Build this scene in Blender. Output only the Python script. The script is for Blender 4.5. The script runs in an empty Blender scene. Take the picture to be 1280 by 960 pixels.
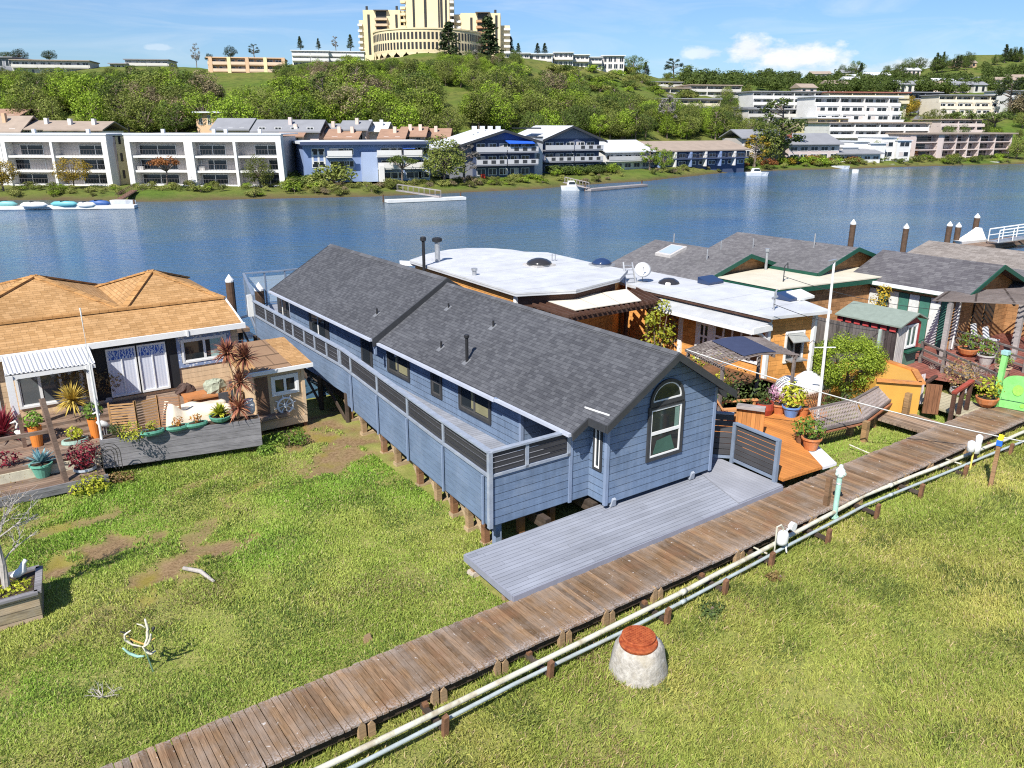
import bpy, math, random
import numpy as np
from mathutils import Vector, Matrix
random.seed(7); RNG = np.random.default_rng(11)
C = bpy.context.scene.collection
sin, cos, pi, R = math.sin, math.cos, math.pi, math.radians

# ---------------------------------------------------------------- camera model (used to turn sight lines into places)
F = 1005.46; PITCH = R(17.857); YAW = R(35.617); ROLL = R(.107); EYE = 11.0
fw = Vector((cos(PITCH)*sin(YAW), cos(PITCH)*cos(YAW), -sin(PITCH)))
rt = Vector((cos(YAW), -sin(YAW), 0)); up_ = rt.cross(fw)
RT = cos(ROLL)*rt + sin(ROLL)*up_; UP = -sin(ROLL)*rt + cos(ROLL)*up_
HF = Vector((sin(YAW), cos(YAW), 0))
def ray(px, py): return RT*((px-640)/F) + UP*((480-py)/F) + fw
def P(px, py, z):                       # point of a sight line at height z
    d = ray(px, py); t = (z-EYE)/d.z
    return Vector((t*d.x, t*d.y, z))
def QV(px, py, v):                      # ... at a given y
    d = ray(px, py); t = v/d.y
    return Vector((t*d.x, v, EYE+t*d.z))
def QU(px, py, u):
    d = ray(px, py); t = u/d.x
    return Vector((u, t*d.y, EYE+t*d.z))
def QD(px, py, D):                      # ... at a horizontal depth D
    d = ray(px, py); t = D/(d.x*HF.x+d.y*HF.y)
    return Vector((t*d.x, t*d.y, EYE+t*d.z))
def proj(p):
    x = Vector(p)-Vector((0, 0, EYE)); d = x.dot(fw)
    return 640+F*x.dot(RT)/d, 480-F*x.dot(UP)/d

# ---------------------------------------------------------------- mesh builder
class MB:
    def __init__(s): s.v = []; s.f = []; s.c = []; s.col = (1, 1, 1); s.M = None
    def vert(s, p):
        if s.M is not None: p = s.M @ Vector(p)
        s.v.append((p[0], p[1], p[2])); return len(s.v)-1
    def face(s, ids): s.f.append(ids); s.c.append(s.col)
    def poly(s, pts): s.face([s.vert(p) for p in pts]); return s
    def box(s, x0, x1, y0, y1, z0, z1):
        a = [s.vert(p) for p in ((x0,y0,z0),(x1,y0,z0),(x1,y1,z0),(x0,y1,z0),(x0,y0,z1),(x1,y0,z1),(x1,y1,z1),(x0,y1,z1))]
        for q in ((3,2,1,0),(4,5,6,7),(0,1,5,4),(1,2,6,5),(2,3,7,6),(3,0,4,7)): s.face([a[i] for i in q])
        return s
    def prism(s, bottom, top):          # two polygons with the same number of points, bottom seen from above counter-clockwise
        n = len(bottom); b = [s.vert(p) for p in bottom]; t = [s.vert(p) for p in top]
        s.face(b[::-1]); s.face(t)
        for i in range(n): s.face([b[i], b[(i+1) % n], t[(i+1) % n], t[i]])
        return s
    def ext(s, pts, d):                 # polygon pushed along d
        d = Vector(d); a = [Vector(p) for p in pts]
        nrm = Vector((0, 0, 0))
        for i in range(len(a)): nrm += a[i].cross(a[(i+1) % len(a)])
        if nrm.dot(d) < 0: a = a[::-1]
        return s.prism(a, [p+d for p in a])
    def bar(s, p, q, w, h, up=(0, 0, 1)):   # rectangular bar from p to q
        p, q = Vector(p), Vector(q); d = (q-p).normalized(); u = Vector(up)
        x = d.cross(u)
        if x.length < 1e-4: x = d.cross(Vector((0, 1, 0)))
        x.normalize(); y = x.cross(d).normalized(); x *= w/2; y *= h/2
        return s.prism([p-x-y, p+x-y, p+x+y, p-x+y][::-1], [q-x-y, q+x-y, q+x+y, q-x+y][::-1])
    def ring(s, p, d, r, n):
        d = d.normalized(); a = d.cross(Vector((0, 0, 1)))
        if a.length < 1e-3: a = Vector((1, 0, 0))
        a.normalize(); b = d.cross(a)
        return [s.vert(p+a*(r*cos(2*pi*i/n))+b*(r*sin(2*pi*i/n))) for i in range(n)]
    def tube(s, pts, rad, n=8, cap=True):
        pts = [Vector(p) for p in pts]; m = len(pts)
        if not hasattr(rad, '__len__'): rad = [rad]*m
        rings = []
        for i in range(m):
            d = pts[min(i+1, m-1)]-pts[max(i-1, 0)]
            rings.append(s.ring(pts[i], d, rad[i], n))
        for a, b in zip(rings, rings[1:]):
            for i in range(n): s.face([a[i], a[(i+1) % n], b[(i+1) % n], b[i]])
        if cap: s.face(rings[0][::-1]); s.face(rings[-1])
        return s
    def lathe(s, prof, c=(0, 0, 0), n=20, sx=1, sy=1, cap=True):   # profile of (r, z)
        c = Vector(c); rings = [[s.vert(c+Vector((r*sx*cos(2*pi*i/n), r*sy*sin(2*pi*i/n), z))) for i in range(n)] for r, z in prof]
        for a, b in zip(rings, rings[1:]):
            for i in range(n): s.face([a[i], a[(i+1) % n], b[(i+1) % n], b[i]])
        if cap: s.face(rings[0][::-1]); s.face(rings[-1])
        return s
    def build(s, name, mat, parent=None, off=None, smooth=False):
        me = bpy.data.meshes.new(name); V = s.v
        if off is not None: V = [(a-off[0], b-off[1], c-off[2]) for a, b, c in V]
        me.from_pydata(V, [], s.f)
        co = np.array(V, dtype=float) if V else np.zeros((0, 3))
        me.uv_layers.new(name='UVMap'); me.color_attributes.new('Col', 'FLOAT_COLOR', 'CORNER'); 
        uvd = np.zeros(len(me.loops)*2); cd = np.ones(len(me.loops)*4); k = 0
        W = s.v
        for fi, f in enumerate(s.f):
            a, b, c = (Vector(W[f[0]]), Vector(W[f[1]]), Vector(W[f[2]]))
            nrm = (b-a).cross(c-a)
            if len(f) > 3: nrm = (c-a).cross(Vector(W[f[3]])-b)
            if nrm.length > 1e-12: nrm.normalize()
            if abs(nrm.z) > .985: t = Vector((1, 0, 0)); bt = Vector((0, 1, 0))
            else: t = Vector((0, 0, 1)).cross(nrm).normalized(); bt = nrm.cross(t)
            cc = s.c[fi]
            for i in f:
                p = Vector(W[i]); uvd[2*k] = p.dot(t); uvd[2*k+1] = p.dot(bt)
                cd[4*k:4*k+3] = cc; k += 1
        me.uv_layers['UVMap'].data.foreach_set('uv', uvd); me.color_attributes['Col'].data.foreach_set('color', cd)
        if smooth: me.polygons.foreach_set('use_smooth', np.ones(len(me.polygons), dtype=bool))
        me.materials.append(mat); me.update()
        o = bpy.data.objects.new(name, me); C.objects.link(o)
        if parent is not None: o.parent = parent
        return o
def tag(o, label=None, cat=None, group=None, kind=None):
    if label: o['label'] = label
    if cat: o['category'] = cat
    if group: o['group'] = group
    if kind: o['kind'] = kind
    return o
class Thing:                            # an Empty that parents its parts; parts are given in world places unless local
    def __init__(s, name, label, cat, loc=(0, 0, 0), group=None, rz=0, local=False):
        s.root = bpy.data.objects.new(name, None); C.objects.link(s.root); s.root.empty_display_size = .3
        s.root.location = loc; s.root.rotation_euler = (0, 0, rz); s.off = None if local else tuple(loc)
        tag(s.root, label, cat, group)
    def part(s, name, mb, mat, parent=None, label=None, smooth=False):
        o = mb.build(name, mat, parent or s.root, s.off, smooth)
        if label: o['label'] = label
        return o
def boxes(t, name, mat, lst, parent=None):
    for b in lst: m = MB(); m.box(*b); t.part(name, m, mat, parent)
def bars(t, name, mat, lst, parent=None):
    for b in lst: m = MB(); m.bar(*b); t.part(name, m, mat, parent)
def single(name, mb, mat, label, cat, group=None, smooth=False, kind=None):
    co = np.array(mb.v); loc = ((co[:, 0].min()+co[:, 0].max())/2, (co[:, 1].min()+co[:, 1].max())/2, co[:, 2].min())
    o = mb.build(name, mat, None, loc, smooth); o.location = loc
    return tag(o, label, cat, group, kind)
def kids(o): return [c for c in bpy.data.objects if c.parent == o]
KIDS = {}
def copy_tree(o, parent=None, deep=0):
    c = o.copy(); C.objects.link(c)
    if parent is not None: c.parent = parent
    if o.name not in KIDS: KIDS[o.name] = list(o.children)
    for ch in KIDS[o.name]: copy_tree(ch, c)
    return c

# ---------------------------------------------------------------- materials
class G:                                # tiny node-graph helper
    def __init__(s, name):
        s.m = bpy.data.materials.new(name); s.m.use_nodes = True; s.t = s.m.node_tree; s.n = s.t.nodes
        s.b = s.n['Principled BSDF']
    def put(s, inp, val):
        if isinstance(val, bpy.types.NodeSocket): s.t.links.new(val, inp)
        elif hasattr(val, '__len__') and inp.type == 'RGBA': inp.default_value = (*val[:3], 1)
        else: inp.default_value = val
    def math(s, op, a, b=0, c=None, clamp=False):
        n = s.n.new('ShaderNodeMath'); n.operation = op; n.use_clamp = clamp
        s.put(n.inputs[0], a); s.put(n.inputs[1], b)
        if c is not None: s.put(n.inputs[2], c)
        return n.outputs[0]
    def mix(s, f, a, b, mode='MIX'):
        n = s.n.new('ShaderNodeMix'); n.data_type = 'RGBA'; n.blend_type = mode
        s.put(n.inputs[0], f); s.put(n.inputs[6], a); s.put(n.inputs[7], b); return n.outputs[2]
    def noise(s, vec, scale, detail=3, rough=.55, dist=0):
        n = s.n.new('ShaderNodeTexNoise'); n.inputs['Scale'].default_value = scale; n.inputs['Detail'].default_value = detail
        n.inputs['Roughness'].default_value = rough; n.inputs['Distortion'].default_value = dist
        if vec is not None: s.t.links.new(vec, n.inputs['Vector'])
        return n.outputs['Fac']
    def map(s, vec, scale=(1, 1, 1), loc=(0, 0, 0), rot=(0, 0, 0)):
        n = s.n.new('ShaderNodeMapping'); n.inputs['Scale'].default_value = scale; n.inputs['Location'].default_value = loc
        n.inputs['Rotation'].default_value = rot; s.t.links.new(vec, n.inputs['Vector']); return n.outputs[0]
    def ramp(s, f, stops, interp='LINEAR'):
        n = s.n.new('ShaderNodeValToRGB'); n.color_ramp.interpolation = interp; e = n.color_ramp.elements
        while len(e) < len(stops): e.new(.5)
        for x, (p, c) in zip(e, stops):
            x.position = p; x.color = (*c[:3], 1) if hasattr(c, '__len__') else (c, c, c, 1)
        s.put(n.inputs[0], f); return n.outputs[0]
    def mr(s, v, a, b, c=0, d=1):
        n = s.n.new('ShaderNodeMapRange'); s.put(n.inputs[0], v)
        for i, x in zip((1, 2, 3, 4), (a, b, c, d)): s.put(n.inputs[i], x)
        return n.outputs[0]
    def uv(s): return s.n.new('ShaderNodeTexCoord').outputs['UV']
    def obj(s): return s.n.new('ShaderNodeTexCoord').outputs['Object']
    def pos(s): return s.n.new('ShaderNodeNewGeometry').outputs['Position']
    def attr(s, name='Col'):
        n = s.n.new('ShaderNodeAttribute'); n.attribute_name = name; return n.outputs['Color']
    def orand(s): return s.n.new('ShaderNodeObjectInfo').outputs['Random']
    def sep(s, v):
        n = s.n.new('ShaderNodeSeparateXYZ'); s.t.links.new(v, n.inputs[0]); return n.outputs
    def comb(s, x, y, z=0):
        n = s.n.new('ShaderNodeCombineXYZ'); s.put(n.inputs[0], x); s.put(n.inputs[1], y); s.put(n.inputs[2], z); return n.outputs[0]
    def white(s, w):
        n = s.n.new('ShaderNodeTexWhiteNoise'); n.noise_dimensions = '1D'; s.put(n.inputs['W'], w); return n.outputs['Value']
    def bump(s, h, st=.3, d=.02):
        n = s.n.new('ShaderNodeBump'); n.inputs['Strength'].default_value = st; n.inputs['Distance'].default_value = d
        s.t.links.new(h, n.inputs['Height']); s.t.links.new(n.outputs[0], s.b.inputs['Normal'])
    def out(s, col, rough=.7, spec=.3, metal=0):
        s.put(s.b.inputs['Base Color'], col); s.put(s.b.inputs['Roughness'], rough)
        s.b.inputs['Specular IOR Level'].default_value = spec; s.b.inputs['Metallic'].default_value = metal
        return s.m
MATS = {}
def mat(name, col, rough=.7, var=.18, scale=2.0, spec=.3, metal=0, attr=False, bump=.15, fine=30, orand=0, dirt=None, dirt_amt=.5):
    if name in MATS: return MATS[name]
    g = G(name); p = g.pos()
    n1 = g.noise(p, scale, 4); n2 = g.noise(p, fine, 2)
    k = g.math('ADD', g.mr(n1, .25, .75, 1-var, 1+var), g.mr(n2, .3, .7, -var*.5, var*.5))
    c = g.mix(1, col, k, 'MULTIPLY')
    if attr: c = g.mix(1, c, g.attr(), 'MULTIPLY')
    if dirt is not None:
        d = g.mr(g.noise(p, scale*.7, 5, .65), .52, .68); c = g.mix(g.math('MULTIPLY', d, dirt_amt), c, dirt)
    if orand: c = g.mix(1, c, g.mr(g.orand(), 0, 1, 1-orand, 1+orand), 'MULTIPLY')
    if bump: g.bump(n2, bump, .01)
    MATS[name] = g.out(c, rough, spec, metal); return MATS[name]
def boards(name, col, w=.15, gap=.008, axis='y', cellvar=.2, grain=.25, rough=.75, gap_lapshade=.35, dirt=None, dirt_amt=.4, attr=False, lap=False, tint=None, spec=.25, length=0):
    """boards w wide laid across a surface: gaps (on lap siding a painted shadow line), each board its own tone, grain along it"""
    if name in MATS: return MATS[name]
    g = G(name); x, y, _ = g.sep(g.uv())
    if axis == 'x': x, y = y, x
    t = g.math('DIVIDE', y, w); cell = g.math('FLOOR', t); fr = g.math('FRACT', t)
    rnd = g.white(cell)
    if length:
        xx = g.math('ADD', g.math('DIVIDE', x, length), g.math('MULTIPLY', rnd, 7.3))
        rnd = g.white(g.math('ADD', g.math('MULTIPLY', g.math('FLOOR', xx), 17.7), cell)); fx = g.math('FRACT', xx)
    gv = g.comb(g.math('MULTIPLY', x, 1.2), g.math('MULTIPLY', y, 22), g.math('MULTIPLY', rnd, 40))
    gr = g.noise(gv, 2.2, 4, .6); st = g.noise(g.pos(), .9, 4)
    k = g.math('ADD', g.mr(rnd, 0, 1, 1-cellvar, 1+cellvar), g.mr(gr, .3, .7, -grain, grain))
    k = g.math('ADD', k, g.mr(st, .3, .7, -.12, .12))
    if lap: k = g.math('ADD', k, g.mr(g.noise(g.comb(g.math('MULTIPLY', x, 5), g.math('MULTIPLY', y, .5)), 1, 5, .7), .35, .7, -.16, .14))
    c = col
    if tint is not None: c = g.mix(g.math('MULTIPLY', g.white(g.math('ADD', cell, .37)), .8), col, tint)
    c = g.mix(1, c, k, 'MULTIPLY')
    if attr: c = g.mix(1, c, g.attr(), 'MULTIPLY')
    if dirt is not None:
        d = g.mr(g.noise(g.pos(), 1.3, 6, .7), .5, .7); c = g.mix(g.math('MULTIPLY', d, dirt_amt), c, dirt)
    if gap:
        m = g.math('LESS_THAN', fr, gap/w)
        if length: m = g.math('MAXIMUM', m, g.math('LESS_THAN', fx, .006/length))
        c = g.mix(m, c, g.mix(1, c, (gap_lapshade,)*3, 'MULTIPLY'))  # on lap siding this dark line paints the shadow under each lap
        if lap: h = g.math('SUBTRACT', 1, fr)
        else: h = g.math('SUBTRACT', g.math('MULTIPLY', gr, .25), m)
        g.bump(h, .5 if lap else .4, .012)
    MATS[name] = g.out(c, rough, spec); return MATS[name]
def shingles(name, col, c2, bw=.3, rh=.14, rough=.9, var=.35, swap=False):
    if name in MATS: return MATS[name]
    g = G(name); u = g.uv()
    x, y, _ = g.sep(u)
    row = g.math('FLOOR', g.math('DIVIDE', y, rh)); fy = g.math('FRACT', g.math('DIVIDE', y, rh))
    xo = g.math('ADD', g.math('DIVIDE', x, bw), g.math('MULTIPLY', g.white(row), 9.0))
    cell = g.math('FLOOR', xo); fx = g.math('FRACT', xo)
    rnd = g.white(g.math('ADD', g.math('MULTIPLY', row, 13.17), cell))
    c = g.mix(rnd, col, c2)
    k = g.math('ADD', g.mr(g.noise(g.pos(), .5, 4), .3, .7, 1-var*.4, 1+var*.4), g.mr(g.noise(g.pos(), 45, 2), .3, .7, -var*.5, var*.5))
    c = g.mix(1, c, k, 'MULTIPLY')
    m = g.math('MAXIMUM', g.math('LESS_THAN', fy, .1), g.math('MULTIPLY', g.math('LESS_THAN', fx, .05), .7))
    c = g.mix(m, c, g.mix(1, c, (.45,)*3, 'MULTIPLY'))
    g.bump(g.math('ADD', g.math('SUBTRACT', 1, fy), g.math('MULTIPLY', rnd, .5)), .55, .015)
    MATS[name] = g.out(c, rough, .15); return MATS[name]
def glass(name='dark_glass', col=(.012, .016, .02), rough=.06, spec=.6):
    if name in MATS: return MATS[name]
    g = G(name); p = g.pos(); n = g.noise(p, .8, 2); g.bump(n, .04, .05)
    MATS[name] = g.out(col, rough, spec); return MATS[name]
def leafmat(name, c1, c2, c3=None, transl=.25, rough=.55, objvar=.25):
    if name in MATS: return MATS[name]
    g = G(name); a = g.attr(); x = g.sep(a)[0]
    c = g.mix(x, c1, c2)
    if c3 is not None: c = g.mix(g.mr(g.orand(), .55, 1, 0, .8), c, c3)
    c = g.mix(1, c, g.mr(g.white(g.math('MULTIPLY', g.orand(), 91)), 0, 1, 1-objvar, 1+objvar), 'MULTIPLY')
    g.out(c, rough, .2)
    tr = g.n.new('ShaderNodeBsdfTranslucent'); g.put(tr.inputs['Color'], c)
    mx = g.n.new('ShaderNodeMixShader'); mx.inputs[0].default_value = transl
    o = g.n['Material Output']; g.t.links.new(g.b.outputs[0], mx.inputs[1]); g.t.links.new(tr.outputs[0], mx.inputs[2]); g.t.links.new(mx.outputs[0], o.inputs[0])
    MATS[name] = g.m; return g.m
# ================================================================= camera, light, sky
sc = bpy.context.scene
cam = bpy.data.cameras.new('camera'); co = bpy.data.objects.new('camera', cam); C.objects.link(co); sc.camera = co
cam.sensor_width = 36; cam.lens = 36*F/1280; cam.clip_end = 6000; cam.clip_start = .5
co.matrix_world = Matrix(((RT.x, UP.x, -fw.x, 0), (RT.y, UP.y, -fw.y, 0), (RT.z, UP.z, -fw.z, EYE), (0, 0, 0, 1)))
SUN = Vector((-.80, -.47, .98)).normalized()
sl = bpy.data.lights.new('sun', 'SUN'); sl.energy = 5.0; sl.angle = R(.5); sl.color = (1, .955, .88)
so = bpy.data.objects.new('sun', sl); C.objects.link(so); so.rotation_euler = SUN.to_track_quat('Z', 'Y').to_euler(); so.location = (-20, -20, 40)
w = bpy.data.worlds.new('World'); sc.world = w; w.use_nodes = True
def make_sky():
    t = w.node_tree; n = t.nodes; bg = n['Background']; L = t.links.new
    g = G.__new__(G); g.t = t; g.n = n
    sky = n.new('ShaderNodeTexSky'); sky.sky_type = 'NISHITA'; sky.sun_disc = False
    sky.sun_elevation = math.asin(SUN.z); sky.sun_rotation = math.atan2(SUN.x, SUN.y); sky.ozone_density = 2.2; sky.air_density = 1.15; sky.dust_density = .35
    d = n.new('ShaderNodeTexCoord').outputs['Generated']
    def dirc(px, py):
        v = ray(px, py).normalized(); return v
    def dot(v):
        q = n.new('ShaderNodeVectorMath'); q.operation = 'DOT_PRODUCT'; L(d, q.inputs[0]); q.inputs[1].default_value = v; return q.outputs['Value']
    n1 = g.noise(g.map(d, (1, 1, 2.2)), 24, 6, .62); n2 = g.noise(g.map(d, (1, 1, 1.6)), 60, 5, .6)
    tot = None
    for px, py, hw, hh, dens in ((935, 64, 30, 20, .9), (995, 75, 58, 20, 1), (878, 68, 22, 9, .6), (1060, 90, 80, 12, .6), (1130, 84, 45, 11, .75), (1185, 88, 40, 7, .5), (640, 96, 60, 5, .0), (200, 60, 14, 4, .35), (430, 66, 40, 5, 0.2)):
        c0 = dirc(px, py); rx = c0.cross(Vector((0, 0, 1))).normalized(); uy = rx.cross(c0)
        f = g.math('MAXIMUM', dot(c0), .01)
        x = g.math('DIVIDE', g.math('DIVIDE', dot(rx), f), hw/F*1.05); y = g.math('DIVIDE', g.math('DIVIDE', dot(uy), f), hh/F*1.05)
        y2 = g.math('MULTIPLY', y, g.mr(y, -.2, .2, 1.7, 1))       # flatter underneath
        rr = g.math('SQRT', g.math('ADD', g.math('MULTIPLY', x, x), g.math('MULTIPLY', y2, y2)))
        v = g.math('SUBTRACT', 1.15, rr)
        v = g.math('ADD', v, g.math('MULTIPLY', g.math('SUBTRACT', n1, .5), 2.4)); v = g.math('ADD', v, g.math('MULTIPLY', g.math('SUBTRACT', n2, .5), .8))
        v = g.math('MULTIPLY', g.mr(v, .1, .75), dens)
        front = g.math('GREATER_THAN', dot(c0), .5); v = g.math('MULTIPLY', v, front)
        tot = v if tot is None else g.math('MAXIMUM', tot, v)
    z = g.sep(d)[2]
    # thin high veils
    veil = g.noise(g.map(d, (1.2, 3.2, 14), rot=(0, .12, .3)), 2.6, 6, .6, 1.0)
    veil = g.math('MULTIPLY', g.mr(veil, .46, .82), .30)
    tot = g.math('MAXIMUM', tot, veil)
    sk = sky.outputs[0]
    bl = g.mix(1, sk, (.84, 1.12, 1.60), 'MULTIPLY')
    shade = g.mr(n1, .35, .65, .86, 1.03)
    cl = g.mix(1, (12.0, 12.4, 12.8), shade, 'MULTIPLY')
    L(g.mix(tot, bl, cl), bg.inputs['Color']); bg.inputs['Strength'].default_value = .053
make_sky()
vs = sc.view_settings; vs.view_transform = 'Standard'; vs.look = 'None'; vs.gamma = 1; vs.exposure = 0.68; vs.use_curve_mapping = False
sc.cycles.max_bounces = 6; sc.cycles.diffuse_bounces = 3; sc.cycles.glossy_bounces = 3; sc.cycles.transparent_max_bounces = 6; sc.cycles.transmission_bounces = 3
sc.cycles.caustics_reflective = False; sc.cycles.caustics_refractive = False; sc.cycles.use_denoising = False; sc.cycles.filter_width = 1.15; sc.cycles.sample_clamp_indirect = 4

# ================================================================= noise for terrain
def vnoise(x, y, s=1.0, seed=0):
    x = np.asarray(x, float)/s; y = np.asarray(y, float)/s
    xi = np.floor(x).astype(np.int64); yi = np.floor(y).astype(np.int64); fx = x-xi; fy = y-yi
    fx = fx*fx*(3-2*fx); fy = fy*fy*(3-2*fy)
    def h(a, b):
        n = (a*374761393+b*668265263+seed*974634777) & 0xffffffff
        n = ((n ^ (n >> 13))*1274126177) & 0xffffffff
        return ((n ^ (n >> 16)) & 0xffff)/65535.0
    return (h(xi, yi)*(1-fx)+h(xi+1, yi)*fx)*(1-fy)+(h(xi, yi+1)*(1-fx)+h(xi+1, yi+1)*fx)*fy

# ================================================================= marsh (near ground)
GZ = .8
def mud_amount(x, y):
    """bare muddy patches of the marsh"""
    m = np.zeros_like(np.asarray(x, float))
    for cx, cy, a, b, rot, k in ((3.4, 18.6, 1.7, .5, .45, 1), (1.9, 20.4, 1.4, .5, .3, 1), (1.5, 22.6, 1.3, .28, .1, .7), (4.6, 20.4, 1.3, .3, .9, .7), (9.2, 22.6, 1.1, 1.0, .5, .9), (9.6, 26, 1.6, 3.2, .2, 1), (8.3, 23.0, .7, .6, 0, .5), (.8, 17.3, 1.2, .22, .5, .5), (-.3, 16.0, 1.0, .25, .4, .5),
                                 (5.6, 23.4, 1.0, .2, .3, .6), (1.2, 23.4, .8, .25, .4, .5), (6.9, 22.4, 1.2, .18, .5, .6)):
        dx = x-cx; dy = y-cy; u = (dx*cos(rot)+dy*sin(rot))/a; v = (-dx*sin(rot)+dy*cos(rot))/b
        m = np.maximum(m, k*np.clip(1.5-np.sqrt(u*u+v*v)+1.6*(vnoise(x, y, .5, 3)-.5)+.8*(vnoise(x, y, .15, 4)-.5), 0, 1))
    return m
def marsh_h(x, y):
    x = np.asarray(x, float); y = np.asarray(y, float)
    h = GZ + .10*(vnoise(x, y, 2.3, 1)-.5) + .05*(vnoise(x, y, .7, 2)-.5)
    h = h - .07*mud_amount(x, y)
    h = h - np.clip((y-26.5+1.5*(vnoise(x, y, 4, 9)-.5))/7, 0, 1.6)*1.0
    return h
def grid_mesh(name, X, Y, Z, mat, attr=None):
    nx, ny = X.shape; v = np.stack([X, Y, Z], -1).reshape(-1, 3)
    i = np.arange(nx*ny).reshape(nx, ny)
    f = np.stack([i[:-1, :-1], i[1:, :-1], i[1:, 1:], i[:-1, 1:]], -1).reshape(-1, 4)
    me = bpy.data.meshes.new(name); me.vertices.add(len(v)); me.vertices.foreach_set('co', v.ravel())
    me.loops.add(f.size); me.loops.foreach_set('vertex_index', f.ravel().astype(np.int32))
    me.polygons.add(len(f)); me.polygons.foreach_set('loop_start', np.arange(0, f.size, 4, dtype=np.int32)); me.polygons.foreach_set('loop_total', np.full(len(f), 4, np.int32))
    me.polygons.foreach_set('use_smooth', np.ones(len(f), bool))
    if attr is not None:
        a = me.attributes.new('Col', 'FLOAT_COLOR', 'POINT'); c = np.ones((len(v), 4)); c[:, :3] = attr.reshape(-1, 1) if attr.ndim == 2 else attr.reshape(-1, 3)
        a.data.foreach_set('color', c.ravel())
    me.update(); me.validate(); me.materials.append(mat)
    o = bpy.data.objects.new(name, me); C.objects.link(o); return o
def marsh_mat():
    g = G('marsh_ground'); p = g.pos(); m = g.sep(g.attr())[0]
    n = g.noise(p, 1.6, 6, .65); n2 = g.noise(p, 14, 4, .6)
    gr = g.mix(g.mr(n, .35, .65), (.19, .22, .045), (.29, .28, .085))
    gr = g.mix(g.mr(n2, .4, .7, 0, .7), gr, (.15, .15, .045))
    mud = g.mix(g.mr(n2, .35, .65), (.15, .095, .045), (.27, .185, .10))
    mud = g.mix(g.mr(g.noise(p, .8, 3), .5, .62, 0, .7), mud, (.21, .18, .02))      # algae film
    c = g.mix(m, gr, mud)
    g.bump(g.math('ADD', n2, g.noise(p, 50, 3)), .6, .03)
    return g.out(c, .85, .2)
xs = np.concatenate([np.arange(-60, -8, 2.0), np.arange(-8, 40, .16), np.arange(40, 140, 2.5)]); ys = np.concatenate([np.arange(-40, 0, 2.0), np.arange(0, 30, .16), np.arange(30, 42, .8)])
X, Y = np.meshgrid(xs, ys, indexing='ij')
tag(grid_mesh('marsh_ground', X, Y, marsh_h(X, Y), marsh_mat(), mud_amount(X, Y)), kind='structure')

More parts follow.
